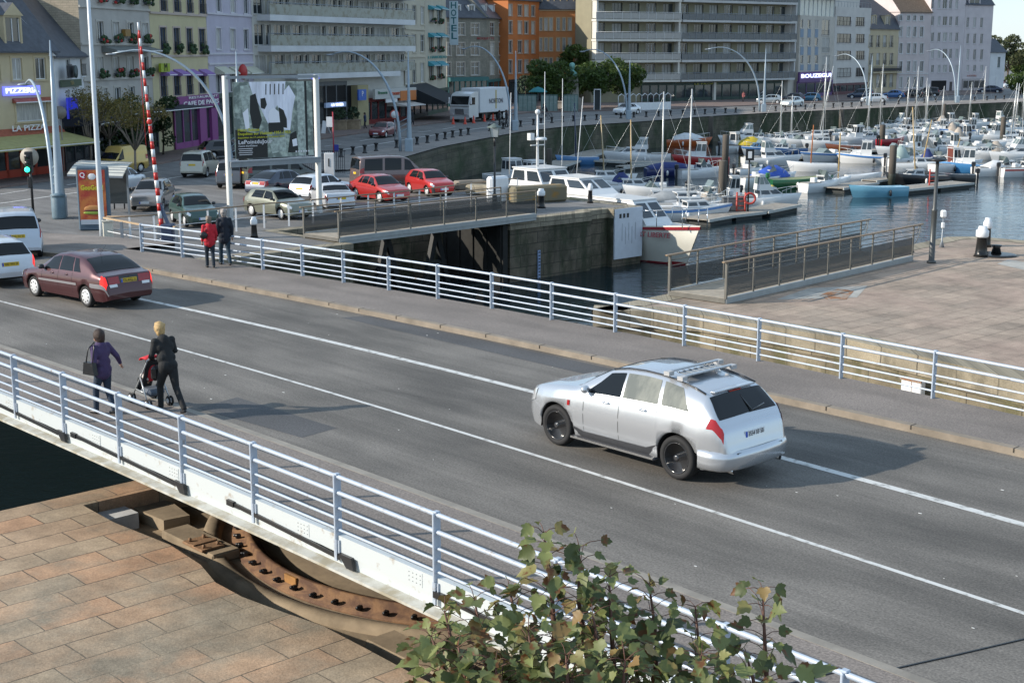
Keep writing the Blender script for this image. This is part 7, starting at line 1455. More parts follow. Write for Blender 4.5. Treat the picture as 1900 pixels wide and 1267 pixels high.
p = aq(120, 330); mb = MB(); hh = hgt(0, 209, p) - QZ; mb.lathe([(.045, 0), (.045, hh)], 8); mb.lathe([(.42, 0), (.42, .04)], 20, M=Matrix.Translation((0, -.08, hh)) @ Matrix.Rotation(pi / 2, 4, 'X')); tag(obj('road_sign', mb, [mat('sign_back', (.20, .18, .16), .5)], loc=p), 'round road sign seen from behind near the white restaurant', 'sign')
for k, (x, y, lab) in enumerate(((606, 248, 'white folding menu board outside the blue lit shop'), (708, 224, 'white framed stand behind the dark red hatchback'))):
    p = aq(x, y + 2); mb = MB(); mb.bar((-.3, -.2, 0), (-.15, 0, 1.3), .4, .03); mb.bar((.3, .3, 0), (-.1, 0, 1.3), .4, .03); tag(obj('menu_board', mb, WHITE, loc=p), lab, 'board')
for k, (x, y, lab) in enumerate(((630, 243, 'stone planter with small conifer, left of the yellow pillar'), (655, 242, 'stone planter with small conifer before the yellow pillar'), (975, 202, 'white planter with a round shrub, left of the pair in the square'), (1038, 203, 'white planter with a spiky palm, right of the pair in the square'))):
    p = aq(x, y); t = thing('planter', lab, 'planter', p); mb = MB(); mb.prism([(-.75, -.7), (.75, -.7), (.75, .7), (-.75, .7)], 0, 1.0); mb.box((0, 0, 1.02), (1.62, 1.52, .12)); obj('tub', mb, mat('planter_white', (.50, .50, .49), .6, var=.08) if k > 1 else M_CONC, t)
    mb = MB(); r_ = random.Random(k)
    for i in range(420 if k > 1 else 160):
        a = r_.uniform(0, 2 * pi); e = r_.uniform(-.6, 1.3); q = 1.5 if k > 1 else .7; c_ = Vector((cos(a) * cos(e) * q * r_.uniform(.4, 1), sin(a) * cos(e) * q * r_.uniform(.4, 1), (3.0 if k > 1 else 1.6) + sin(e) * q)); s_ = .2; nn = Vector((r_.uniform(-1, 1), r_.uniform(-1, 1), r_.uniform(-1, 1))).normalized(); u_ = nn.orthogonal().normalized() * s_; v_ = nn.cross(u_); mb.add([c_ - u_, c_ + v_ * .5, c_ + u_, c_ - v_ * .5], [(0, 1, 2, 3)])
    obj('foliage', mb, mat('planter_green', (.035, .06, .03), .8, var=.5, sc=3), t); mb = MB(); mb.tube([(0, 0, .9), (0, 0, 3.0 if k > 1 else 1.6)], .08, 6); obj('trunk', mb, mat('bark', (.09, .07, .05), .9, var=.3), t)
# bust on its pedestal
p = aq(1061, 204); hh = hgt(0, 143, p) - QZ; t = thing('statue', 'green bronze bust on a tall stone pedestal between the square trees', 'statue', p); mb = MB(); mb.add([(-1.0, -1, 0), (1, -1, 0), (1, 1, 0), (-1, 1, 0), (-.75, -.75, hh), (.75, -.75, hh), (.75, .75, hh), (-.75, .75, hh)], [(0, 1, 5, 4), (1, 2, 6, 5), (2, 3, 7, 6), (3, 0, 4, 7), (4, 5, 6, 7)]); mb.box((0, 0, .8), (2.5, 2.5, 1.6)); mb.box((0, 0, hh), (1.6, 1.6, .2)); obj('pedestal', mb, mat('pedestal_stone', (.30, .28, .24), .85, var=.15), t)
mb = MB(); mb.ball((0, 0, hh + .35), (.72, .45, .5), 14); mb.ball((0, 0, hh + .75), (.3, .28, .4), 12); mb.ball((0, -.02, hh + 1.35), (.36, .42, .48), 14); mb.ball((0, -.42, hh + 1.3), (.07, .12, .1), 8); mb.ball((0, .06, hh + 1.55), (.40, .42, .36), 12); o = obj('bust', mb, mat('verdigris', (.16, .34, .30), .7, var=.2, sc=2), t); m_ = o.modifiers.new('r', 'REMESH'); m_.mode = 'VOXEL'; m_.voxel_size = .07; m_.use_smooth_shade = True
# terrace enclosure, frame, parasol
p0, p1 = Vector(aq(1147, 206)), Vector(aq(1244, 203)); d_ = p1 - p0; t = thing('terrace_screen', 'white terrace enclosure with arched tops before the apartment block', 'terrace', p0, atan2(d_.y, d_.x)); mb = MB(); n = 9
mb.box((d_.length / 2, 0, .5), (d_.length, .15, 1.0), 0); obj('low_wall', mb, WHITE, t); mb = MB()
for k in range(n):
    x0_, x1_ = d_.length * k / n, d_.length * (k + 1) / n; mb.tube([(x0_, 0, 1.0), (x0_, 0, 1.9), ((x0_ + x1_) / 2, 0, 2.2), (x1_, 0, 1.9), (x1_, 0, 1.0)], .05, 5)
obj('arches', mb, WHITE, t)
p = aq(1108, 206); mb = MB(); [mb.box(c_, s_) for c_, s_ in (((-.42, 0, 1.4), (.1, .1, 2.8)), ((.42, 0, 1.4), (.1, .1, 2.8)), ((0, 0, 2.8), (.94, .1, .1)), ((0, 0, .05), (.94, .1, .1)))]; mb.box((0, .02, 1.4), (.76, .03, 2.7), 1); tag(obj('display_frame', mb, [WHITE, GLASS], loc=p), 'upright white framed panel standing in the square', 'panel')
p = aq(998, 207); t = thing('parasol', 'teal parasol in the square before the orange houses', 'parasol', p); mb = MB(); mb.lathe([(1.25, 2.5), (1.2, 2.6), (.6, 3.0), (.05, 3.2)], 12); obj('canopy', mb, flat('parasol_teal', (.02, .18, .20), .7), t); mb = MB(); mb.tube([(0, 0, 0), (0, 0, 3)], .05, 6); obj('pole', mb, STEEL, t)
for k, (xa, xb, lab) in enumerate(((962, 995, 'glass wind screen left of the teal parasol'), (1004, 1034, 'glass wind screen right of the teal parasol'), (1046, 1072, 'glass wind screen before the statue'))):
    p0, p1 = Vector(aq(xa, 208)), Vector(aq(xb, 208)); mb = MB(); L_ = (p1 - p0).length; [mb.box((L_ * i / 4, 0, 1.1), (.08, .08, 2.2), 0) for i in range(5)]; mb.box((L_ / 2, 0, 2.2), (L_, .08, .08)); mb.box((L_ / 2, 0, 1.1), (L_, .03, 2.0), 1); tag(obj('wind_screen', mb, [mat('screen_green', (.06, .14, .13), .5), mat('screen_glass', (.20, .27, .26), .2, var=.2)], loc=p0), lab, 'screen')
# lorry
p = W(858, 231, QZ); TR = W(906, 222, QZ); f0 = Vector((p[0], p[1], 0)); hd = radians(-119); t = thing('lorry', 'white lorry with a tall box body parked among the cones', 'lorry', (W(851, 229, QZ)[0] + 2.2, W(851, 229, QZ)[1] + 5.5, QZ), hd); Lt, Wt = 9.4, 2.5
mb = MB(); mb.box((-1.3, 0, 2.35), (6.6, Wt, 2.75), 0, bev=.06); obj('box_body', mb, mat('box_white', (.60, .62, .64), .5, var=.04), t)
pr = [(2.35, .55), (4.35, .55), (4.48, .9), (4.5, 1.5), (4.42, 2.0), (4.15, 2.95), (3.9, 3.15), (3.2, 3.35), (2.35, 3.4)]; mb = MB(); mb.prism(pr, -1.24, 1.24, M=Matrix.Rotation(pi / 2, 4, 'X')); obj('cab', mb, paint((.55, .58, .60)), t)
mb = MB(); mb.add([(4.44, -1.12, 1.98), (4.44, 1.12, 1.98), (4.2, 1.12, 2.88), (4.2, -1.12, 2.88)], [(0, 1, 2, 3)]); [mb.add([(3.1, s * 1.25, 1.95), (4.3, s * 1.25, 1.95), (4.1, s * 1.25, 2.75), (3.1, s * 1.25, 2.75)], [(0, 1, 2, 3)]) for s in (-1, 1)]; obj('cab_window', mb, CGLASS, t)
mb = MB(); mb.box((4.51, 0, 1.2), (.04, 1.1, .6), 0); [mb.box((4.54, 0, 1.0 + k * .13), (.03, 1.0, .05), 1) for k in range(4)]; mb.box((4.5, 0, .5), (.1, 2.4, .3), 2, bev=.03); [mb.box((4.5, s * .95, .85), (.08, .4, .3), 1, bev=.03) for s in (-1, 1)]; obj('grille', mb, [DARK, HEADL, paint((.55, .58, .60))], t)
mb = MB(); mb.box((-.3, 0, .75), (8.6, 1.0, .3)); mb.box((.8, 0, .6), (1.2, 2.3, .5)); obj('chassis', mb, BLACKM, t)
for x in (3.3, -2.6, -3.7):
    for s in (-1, 1): a, r = wheel_mesh(.5, .3, None, 0); wl = obj('wheel', a, RUBBER, t, loc=(x, s * 1.05, .5), rz=0 if s > 0 else pi); obj('rim', r, [HUBC, DARK], wl)
for s in (-1, 1): mb = MB(); mb.box((4.3, s * 1.42, 2.4), (.12, .18, .7), 0, bev=.03); obj('door_mirror', mb, WHITE, t)
mb = MB(); mb.box((-1.6, 1.262, 2.4), (.24, .01, 2.1)); obj('stripe', mb, flat('stripe_gold', (.45, .33, .05), .5), t); mb = MB(); mb.box((4.46, 0, 1.78), (.08, 2.46, .06)); obj('cab_line', mb, BLACKM, t)
text('NORTON', .75, flat('ink_grey', (.1, .1, .12), .5), t, (-1.6, 1.28, 2.2), (pi / 2, 0, pi), bold=.02, width=3.2)
# ---------------------------------------------------------------- people
SKIN = flat('skin', (.42, .24, .17), .55)
def remesh(o, v): m = o.modifiers.new('remesh', 'REMESH'); m.mode = 'VOXEL'; m.voxel_size = v; m.use_smooth_shade = True; s_ = o.modifiers.new('smooth', 'SMOOTH'); s_.iterations = 3; s_.factor = .5; return o
def chain(mb, pts, rs, n=12):
    pts = [Vector(p) for p in pts]; mb.tube(pts, rs, n)
    for p, r in zip(pts, rs): mb.ball(p, r * .99, n)
def person(label, loc, head, hgt_, J, cols, hair, bag=None, vox=.013, group=None, name='person', rzH=0, cap=False):
    """J: joints for a 1.7 m figure; x forward, y left, z up"""
    t = thing(name, label, 'person', loc, head, group); k = hgt_ / 1.7; V = lambda p: Vector(p) * k
    J = {a: V(b) for a, b in J.items()}; b = MB(); nk = J['neck']; hd = J['head']
    fw = Matrix.Rotation(rzH, 3, 'Z')
    chain(b, [J['pelvis'], J['belly'], J['chest'], nk], [.09 * k, .09 * k, .11 * k, .052 * k]); chain(b, [nk, hd], [.052 * k, .06 * k])
    b.ball(hd + V((0, 0, .03)), (.095 * k, .078 * k, .115 * k), 16); o_ = lambda v: hd + (fw @ V(v))
    b.ball(o_((.06, 0, -.03)), (.045 * k, .055 * k, .06 * k), 10); b.ball(o_((.1, 0, .01)), (.02 * k, .014 * k, .024 * k), 8); b.ball(o_((0, .078, .02)), .02 * k, 6); b.ball(o_((0, -.078, .02)), .02 * k, 6); b.ball(o_((.088, 0, -.045)), (.012 * k, .025 * k, .01 * k), 6)
    for s, S_ in ((1, 'l'), (-1, 'r')):
        sh, el, ha = J['sh' + S_], J['el' + S_], J['ha' + S_]; chain(b, [J['chest'] + V((0, 0, .1)), sh, el, ha], [.06 * k, .055 * k, .042 * k, .028 * k])
        d = (ha - el).normalized(); pc = ha + d * .05 * k; b.ball(pc, (.035 * k, .03 * k, .045 * k), 8); sd = d.cross(Vector((1, 0, 0)) if abs(d.x) < .8 else Vector((0, 0, 1))).normalized(); pn = d.cross(sd)
        for f in range(4):
            r0 = pc + sd * (.024 - .016 * f) * k + d * .03 * k; l_ = (.07, .08, .075, .06)[f] * k; chain(b, [r0, r0 + d * l_ * .5, r0 + d * l_ * .85 + pn * .018 * k * (1 if bag is None else 1)], [.0095 * k, .009 * k, .008 * k], 6)
        chain(b, [pc + pn * .02 * k - sd * .0, pc + pn * .045 * k + d * .04 * k], [.011 * k, .009 * k], 6)
        chain(b, [J['pelvis'], J['hp' + S_], J['kn' + S_], J['an' + S_]], [.08 * k, .07 * k, .05 * k, .034 * k])
    remesh(obj('body', b, SKIN, t), vox)
    j = MB(); jc, tc, sc_ = cols; low = J.get('hem', J['pelvis'] + V((0, 0, -.05)))
    chain(j, [low, J['belly'], J['chest'], J['chest'] + V((0, 0, .12)), nk + V((-.01, 0, -.02))], [.15 * k, .142 * k, .155 * k, .13 * k, .066 * k], 16)
    for p, q in ((low, .12), (J['pelvis'], .13), (J['belly'], .125), (J['chest'], .145)):
        for s in (1, -1): j.ball(p + V((0, s * .07, 0)), q * k, 12)
    for S_ in 'lr': chain(j, [J['chest'] + V((0, 0, .1)), J['sh' + S_], J['el' + S_], J['ha' + S_] - (J['ha' + S_] - J['el' + S_]).normalized() * .02 * k], [.09 * k, .075 * k, .058 * k, .042 * k])
    remesh(obj('jacket', j, jc, t), vox)
    l = MB()
    for S_ in 'lr': chain(l, [J['pelvis'] + V((0, 0, .02)), J['hp' + S_], (J['hp' + S_] + J['kn' + S_]) / 2, J['kn' + S_], J['an' + S_] + V((0, 0, .0))], [.135 * k, .112 * k, .09 * k, .068 * k, .056 * k])
    remesh(obj('trousers', l, tc, t), vox)
    for S_ in 'lr':
        s_ = MB(); a, to = J['an' + S_], J['to' + S_]; s_.ball(a + V((0, 0, -.04)), (.05 * k, .045 * k, .05 * k), 10); chain(s_, [a + V((-.02, 0, -.05)), to], [.042 * k, .034 * k], 10); remesh(obj('shoe', s_, sc_, t), .012)
    h = MB(); hm, hk = hair
    h.ball(o_((-.018, 0, .05)), (.112 * k * hk, .10 * k * hk, .125 * k * hk), 16); h.ball(o_((-.05, 0, -.02)), (.075 * k * hk, .085 * k * hk, .10 * k * hk), 12)
    rr = random.Random(3); [h.ball(o_((-.03 + rr.uniform(-.07, .05), rr.uniform(-.08, .08), .04 + rr.uniform(-.1, .1))), .035 * k, 6) for _ in range(22)]
    remesh(obj('hair', h, hm, t), .011); return t
def walk(l=.25, arms=(.15, -.15), lean=.03, el=.0):
    return dict(pelvis=(0, 0, .93), belly=(lean * .4, 0, 1.08), chest=(lean, 0, 1.28), neck=(lean * 1.3, 0, 1.47), head=(lean * 1.9, 0, 1.585),
        shl=(lean, .18, 1.40), shr=(lean, -.18, 1.40), ell=(arms[0] * .4 - .03, .23, 1.13), elr=(arms[1] * .4 - .03, -.23, 1.13), hal=(arms[0] * 1.1 + .02, .23, .90), har=(arms[1] * 1.1 + .02, -.23, .90),
        hpl=(0, .085, .90), hpr=(0, -.085, .90), knl=(l * .6 + .04, .09, .50), knr=(-l * .3 + .05, -.09, .50), anl=(l, .085, .09), anr=(-l, -.085, .11), tol=(l + .15, .1, .035), tor=(-l + .13, -.1, .03))
HB = mat('hair_brown', (.035, .018, .012), .6, var=.4, sc=20, bump=.5); HBL = mat('hair_blond', (.45, .30, .13), .6, var=.3, sc=20, bump=.5); HG = mat('hair_grey', (.25, .22, .2), .6, var=.3, sc=20); HW = mat('hair_grey_brown', (.16, .12, .09), .6, var=.3, sc=20)
cl = lambda n, c: mat('cloth_' + n, c, .85, var=.18, sc=5, bump=.3, bsc=12)
def near(x, y): p = W(x, y, .13); return (p[0], p[1], .13)
HDR = A0 + pi     # walking away to the left along the footway
# woman in purple
p = near(196, 768); J = walk(.17, (.28, -.05), .04); J['hal'] = (.10, .42, .98) if 0 else (-.05, -.0, 0); J.update(elr=(-.05, -.34, 1.16), har=(.0, -.46, .98), ell=(-.06, .26, 1.14), hal=(.14, .26, 1.06), hem=(0, 0, .86))
t = person('woman with short brown hair and purple cardigan walking with a dark shoulder bag', p, HDR + .25, 1.62, J, (cl('purple', (.055, .035, .095)), cl('jeans', (.02, .035, .06)), BLACKM), (HB, 1.14), rzH=.2)
mb = MB(); mb.prism([(-.16, -.12), (.16, -.12), (.12, .12), (-.12, .12)], -.05, .05, M=Matrix.Translation((.0, .31, .97)) @ Matrix.Rotation(pi / 2, 4, 'X')); mb.tube([(-.1, .33, 1.08), (-.06, .24, 1.36), (.0, .17, 1.46), (.08, .26, 1.34), (.08, .33, 1.08)], .012, 6); tag(obj('handbag', mb, mat('bag_leather', (.012, .012, .013), .35), loc=p, rz=HDR + .25), 'black leather shoulder bag carried by the woman in purple', 'bag')
# woman in black with pushchair
p = near(316, 764); hd = HDR - .06; J = walk(.33, (.3, .3), .16); J.update(ell=(.16, .24, 1.17), elr=(.16, -.24, 1.17), hal=(.38, .19, 1.05), har=(.38, -.19, 1.05), hem=(.02, 0, .90), anl=(.22, .085, .09), tol=(.36, .09, .035), knl=(.20, .09, .50), anr=(-.42, -.09, .14), tor=(-.30, -.09, .04), knr=(-.12, -.09, .50))
person('blonde woman in black jacket and trousers pushing the pushchair', p, hd, 1.70, J, (cl('black', (.012, .013, .014)), cl('blackleg', (.010, .011, .012)), BLACKM), (HBL, 1.08))
c_, s_ = cos(hd), sin(hd); q = (p[0] + c_ * .80, p[1] + s_ * .80, .13); t = thing('pushchair', 'red and black pushchair with a grey frame pushed by the blonde woman', 'pushchair', q, hd)
PF_ = mat('pram_frame', (.45, .47, .48), .35, .5)
for s in (-1, 1):
    mb = MB(); mb.tube([(-.42, s * .19, 1.03), (-.36, s * .22, .98), (.02, s * .22, .55), (.42, s * .22, .13)], .016, 8); mb.tube([(.0, s * .22, .58), (-.30, s * .24, .12)], .016, 8); mb.tube([(-.2, s * .23, .3), (.25, s * .22, .30)], .012, 6); obj('frame', mb, PF_, t)
    for x in (.42, -.32):
        for d_ in (-.035, .035): mb = MB(); mb.lathe([(.085, -.015), (.1, 0), (.085, .015)], 16, M=Matrix.Translation((x, s * .23 + d_, .10)) @ Matrix.Rotation(pi / 2, 4, 'X')); mb.lathe([(.055, -.018), (.055, .018)], 12, mi=1, M=Matrix.Translation((x, s * .23 + d_, .10)) @ Matrix.Rotation(pi / 2, 4, 'X')); obj('wheel', mb, [RUBBER, WHITE], t)
    mb = MB(); mb.tube([(-.42, s * .19, 1.03), (-.47, s * .12, 1.06)], .022, 8); obj('handle_grip', mb, RUBBER, t)
mb = MB(); mb.grid([[(-.18, -.17, .92), (-.18, .17, .92)], [(-.06, -.17, .62), (-.06, .17, .62)], [(.0, -.17, .48), (.0, .17, .48)], [(.22, -.17, .50), (.22, .17, .50)], [(.34, -.15, .26), (.34, .15, .26)]], 0, False); mb.box((.38, 0, .25), (.14, .3, .03)); o = obj('seat', mb, cl('pramblack', (.02, .02, .022)), t); so_ = o.modifiers.new('s', 'SOLIDIFY'); so_.thickness = .03
mb = MB(); rows = [[(-.22 + .30 * sin(a * pi / 10) , -.19 + .38 * b_ / 6, .86 + .16 * cos(a * pi / 10 - .4) * (1 - .3 * abs(b_ / 3 - 1))) for b_ in range(7)] for a in range(6)]; mb.grid(rows, 0, True); o = obj('hood', mb, cl('pramred', (.50, .02, .03)), t); so_ = o.modifiers.new('s', 'SOLIDIFY'); so_.thickness = .015
mb = MB(); mb.box((-.05, 0, .28), (.42, .36, .14), 0, bev=.05); obj('basket', mb, cl('pramgrey', (.10, .12, .15)), t); mb = MB(); mb.box((-.30, 0, .72), (.16, .34, .3), 0, bev=.06); tag(obj('changing_bag', mb, mat('bag_leather', (.012, .012, .013), .35), loc=(q[0] - .1 * c_, q[1] - .1 * s_, q[2]), rz=hd), 'black bag hanging from the pushchair handles', 'bag')
J = dict(pelvis=(.02, 0, .56), belly=(-.02, 0, .64), chest=(-.06, 0, .74), neck=(-.07, 0, .82), head=(-.06, 0, .89)); k_ = 1
b = MB(); chain(b, [(.02, 0, .55), (-.03, 0, .66), (-.07, 0, .78), (-.06, 0, .84)], [.085, .085, .075, .035]); b.ball((-.04, 0, .90), (.075, .068, .08), 12); [chain(b, [(-.06, s * .08, .76), (.03, s * .12, .68), (.12, s * .1, .64)], [.035, .03, .022]) for s in (1, -1)]; [chain(b, [(.04, s * .06, .54), (.22, s * .07, .55), (.30, s * .07, .38)], [.05, .04, .03]) for s in (1, -1)]
t2 = thing('person', 'small child in red sitting in the pushchair', 'person', q, hd); remesh(obj('body', b, SKIN, t2), .012); b = MB(); chain(b, [(.03, 0, .56), (-.03, 0, .66), (-.07, 0, .78)], [.1, .1, .09]); [chain(b, [(-.06, s * .08, .76), (.03, s * .12, .68), (.10, s * .1, .65)], [.045, .04, .034]) for s in (1, -1)]; remesh(obj('jacket', b, cl('pramred', (.50, .02, .03)), t2), .012)
b = MB(); [chain(b, [(.02, s * .06, .55), (.23, s * .07, .56), (.31, s * .07, .40)], [.065, .05, .045]) for s in (1, -1)]; remesh(obj('trousers', b, cl('cream', (.5, .45, .42)), t2), .012); b = MB(); b.ball((-.06, 0, .92), (.082, .078, .08), 12); remesh(obj('hair', b, HB, t2), .012)
# couple on the far footway
p = near(391, 497); J = walk(.13, (.05, .15), .02); J['hem'] = (0, 0, .84)
t = person('person in a red jacket and jeans walking away beside a taller man', p, radians(112), 1.64, J, (cl('red', (.42, .012, .025)), cl('jeans2', (.012, .022, .035)), BLACKM), (HW, 1.0))
p2 = near(419, 492); J = walk(.20, (.05, -.05), .02); J['hem'] = (0, 0, .80); person('tall grey haired man in a long dark navy jacket and jeans walking away', p2, radians(118), 1.80, J, (cl('navy', (.008, .012, .022)), cl('jeans3', (.018, .04, .06)), BLACKM), (HG, 1.0))
mb = MB(); mb.ball((-.12, .20, 1.08), (.07, .13, .12), 12); mb.tube([(-.12, .18, 1.18), (-.05, .0, 1.42), (.06, -.12, 1.48)], .012, 6); tag(obj('handbag', mb, mat('bag_leather', (.012, .012, .013), .35), loc=p, rz=radians(112)), 'small black bag slung across the red jacket', 'bag')
# distant people
dark = cl('dark', (.02, .02, .025)); blu = cl('bluej', (.03, .05, .10))
for lab, x, y, hh, hdg, cc in (('pedestrian in dark clothes before the white terrace screen', 1209, 203, 1.75, 80, (dark, blu)), ('passer-by in blue standing at the yellow pillar', 678, 241, 1.7, 200, (blu, dark)), ('person in black walking before the dark awning', 765, 234, 1.7, 10, (dark, dark)), ('person standing among the bicycles, left', 926, 237, 1.75, 30, (dark, dark)), ('person in black leaning over the bicycles, right', 940, 236, 1.75, 200, (dark, dark)), ('person at the shop entrance of the large block', 1379, 191, 1.7, 250, (cl('rose', (.3, .1, .1)), dark))):
    person(lab, (*W(x, y, QZ), QZ), radians(hdg), hh, walk(.16), (cc[0], cc[1], BLACKM), (HB, 1.0), vox=.04)
def bicycle(lab, x, y, hdg, sc=1.0):
    t = thing('bicycle', lab, 'bicycle', (*W(x, y, QZ), QZ), radians(hdg))
    for xx in (-.52, .52): mb = MB(); mb.tube([(xx + .33 * cos(a * pi / 8), 0, .34 + .33 * sin(a * pi / 8)) for a in range(17)], .022, 6, cap=False); [mb.tube([(xx, 0, .34), (xx + .33 * cos(a * pi / 4), 0, .34 + .33 * sin(a * pi / 4))], .004, 4) for a in range(8)]; obj('wheel', mb, RUBBER, t)
    mb = MB(); [mb.tube(q_, .018, 6) for q_ in ([(-.52, 0, .34), (-.1, 0, .32), (.42, 0, .8), (-.18, 0, .85), (-.1, 0, .32)], [(-.52, 0, .34), (-.18, 0, .82)], [(.52, 0, .34), (.42, 0, .8), (.38, 0, .98)])]; mb.tube([(.38, -.25, 1.0), (.38, .25, 1.0)], .016, 6); obj('frame', mb, BLACKM, t); mb = MB(); mb.box((-.2, 0, .92), (.26, .14, .05), 0, bev=.02); obj('saddle', mb, RUBBER, t); return t
bicycle('bicycle ridden along the quay road', 1012, 221, 200); bicycle('dark bicycle leaning near the two people in black, left', 922, 238, 20); bicycle('dark bicycle leaning near the two people in black, right', 936, 238, 60)
J = walk(.1); J.update(pelvis=(-.15, 0, .98), hem=(-.15, 0, .95), belly=(-.08, 0, 1.12), chest=(.05, 0, 1.3), neck=(.14, 0, 1.45), head=(.2, 0, 1.55), shl=(.08, .18, 1.4), shr=(.08, -.18, 1.4), ell=(.25, .24, 1.2), elr=(.25, -.24, 1.2), hal=(.40, .22, 1.03), har=(.40, -.22, 1.03), hpl=(-.14, .09, .95), hpr=(-.14, -.09, .95), knl=(.2, .1, .75), knr=(.12, -.1, .6), anl=(0, .1, .42), anr=(-.06, -.1, .24), tol=(.12, .1, .36), tor=(.08, -.1, .18))
person('cyclist in dark clothes riding on the quay road', (*W(1012, 221, QZ), QZ), radians(200), 1.75, J, (dark, dark, BLACKM), (HB, 1.05), vox=.035)
# ---------------------------------------------------------------- trees and plants
def leafmat(name, c1, c2, c3=None):
    m = bpy.data.materials.new(name); m.use_nodes = True; nt = m.node_tree; L = nt.links; b = nt.nodes['Principled BSDF']; b.inputs['Roughness'].default_value = .5; b.inputs['Specular IOR Level'].default_value = .35
    g = _n(nt, 'ShaderNodeNewGeometry'); cr = _n(nt, 'ShaderNodeValToRGB'); cr.color_ramp.elements[0].color = (*c1, 1); cr.color_ramp.elements[1].color = (*c2, 1)
    if c3: e = cr.color_ramp.elements.new(.78); e.color = (*c2, 1); cr.color_ramp.elements[-1].color = (*c3, 1)
    L.new(g.outputs['Random Per Island'], cr.inputs[0])
    tc = _n(nt, 'ShaderNodeTexCoord'); n = _n(nt, 'ShaderNodeTexNoise'); n.inputs['Scale'].default_value = 14; n.inputs['Detail'].default_value = 5; L.new(tc.outputs['Object'], n.inputs[0])
    r = _n(nt, 'ShaderNodeMapRange'); r.inputs[1].default_value = .57; r.inputs[2].default_value = .64; L.new(n.outputs[0], r.inputs[0])
    if c3:
        mx = _n(nt, 'ShaderNodeMix', data_type='RGBA'); L.new(r.outputs[0], mx.inputs[0]); L.new(cr.outputs[0], mx.inputs[6]); mx.inputs[7].default_value = (.14, .06, .022, 1); L.new(mx.outputs[2], b.inputs['Base Color']); src = mx.outputs[2]
    else: L.new(cr.outputs[0], b.inputs['Base Color']); src = cr.outputs[0]
    tr = _n(nt, 'ShaderNodeBsdfTranslucent'); L.new(src, tr.inputs[0]); ms = _n(nt, 'ShaderNodeMixShader'); ms.inputs[0].default_value = .3; L.new(b.outputs[0], ms.inputs[1]); L.new(tr.outputs[0], ms.inputs[2]); L.new(ms.outputs[0], nt.nodes['Material Output'].inputs[0]); return m
BARK = mat('bark', (.09, .07, .05), .9, var=.3); LF1 = leafmat('leaf_green', (.03, .06, .016), (.10, .15, .035)); LF2 = leafmat('leaf_olive', (.09, .09, .025), (.26, .20, .06)); LF3 = leafmat('leaf_far', (.05, .07, .035), (.12, .13, .06))
def leafcloud(mb, rnd, blobs, n, s):
    for i in range(n):
        c, r = rnd.choice(blobs); a = rnd.uniform(0, 2 * pi); z = rnd.uniform(-1, 1); q = sqrt(1 - z * z); k = rnd.uniform(.55, 1.05) ** .6
        p = Vector(c) + Vector((cos(a) * q * r[0], sin(a) * q * r[1], z * r[2])) * k; nn = Vector((rnd.gauss(0, 1), rnd.gauss(0, 1), rnd.gauss(0, 1) + .6)).normalized(); u = nn.orthogonal().normalized(); v = nn.cross(u); t = rnd.uniform(0, pi); u, v = u * cos(t) + v * sin(t), v * cos(t) - u * sin(t); ss = s * rnd.uniform(.6, 1.3)
        mb.add([p - u * ss, p - v * ss * .45 + nn * ss * .15, p + u * ss, p + v * ss * .45 + nn * ss * .15], [(0, 1, 2, 3)])
def tree(name, lab, px, py, H_, crown, n, s, m, seed, trunk=.22, grp=None):
    if name == 'square_tree': crown = [((c[0] * .74, c[1] * .74, c[2] * .82), tuple(q * .85 for q in r)) for c, r in crown]; n = int(n * .8); H_ *= .82
    rnd = random.Random(seed); p = aq(px, py); t = thing(name, lab, 'tree', p, 0, grp); mb = MB(); mb.tube([(0, 0, 0), (.1, 0, H_ * .3), (0, .1, H_ * .55)], [trunk, trunk * .8, trunk * .5], 8)
    for c, r in crown[:12]: mb.tube([(.05, 0, H_ * rnd.uniform(.25, .4)), Vector(c) * .6 + Vector((0, 0, H_ * .18)), c], [trunk * .45, trunk * .28, .03], 6)
    obj('trunk', mb, BARK, t); mb = MB(); leafcloud(mb, rnd, crown, n, s); obj('crown', mb, m, t); return t
def cr(rnd, W_, H0, H1, n, r0): return [((rnd.uniform(-1, 1) * W_, rnd.uniform(-1, 1) * W_ * .7, rnd.uniform(H0, H1)), (rnd.uniform(.7, 1.2) * r0, rnd.uniform(.7, 1.2) * r0, rnd.uniform(.6, .9) * r0)) for _ in range(n)]
rr = random.Random(5)
tree('square_tree', 'broad dense green tree left of the statue in the square', 1030, 205, 7.5, cr(rr, 3.4, 3.4, 7.2, 14, 1.7), 5200, .26, LF1, 1); tree('square_tree', 'broad dense green tree right of the statue in the square', 1108, 203, 8, cr(rr, 4.0, 3.4, 7.2, 16, 1.8), 6000, .26, LF1, 2); tree('square_tree', 'green tree reaching towards the left wing of the large block', 1162, 201, 7.5, cr(rr, 2.6, 3.4, 7.0, 11, 1.6), 3800, .26, LF1, 3)
tree('square_tree', 'darker taller tree behind the statue before the slate roof house', 1075, 192, 10, cr(rr, 3.6, 5.5, 9.4, 12, 1.6), 4200, .28, LF1, 4)
tree('far_tree', 'pale green tree rising beyond the end house at the right edge', 1868, 158, 10.5, cr(rr, 3.8, 5, 10, 14, 1.9), 3800, .35, LF3, 6); tree('far_tree', 'round bushy tree cut by the right edge of the picture', 1900, 150, 8, cr(rr, 4.5, 2.5, 6.5, 12, 2.2), 3800, .4, LF1, 7); tree('far_tree', 'low dark bush at the far right by the quay road', 1892, 176, 4, cr(rr, 2.2, 1, 3, 6, 1.5), 1600, .3, LF1, 8)
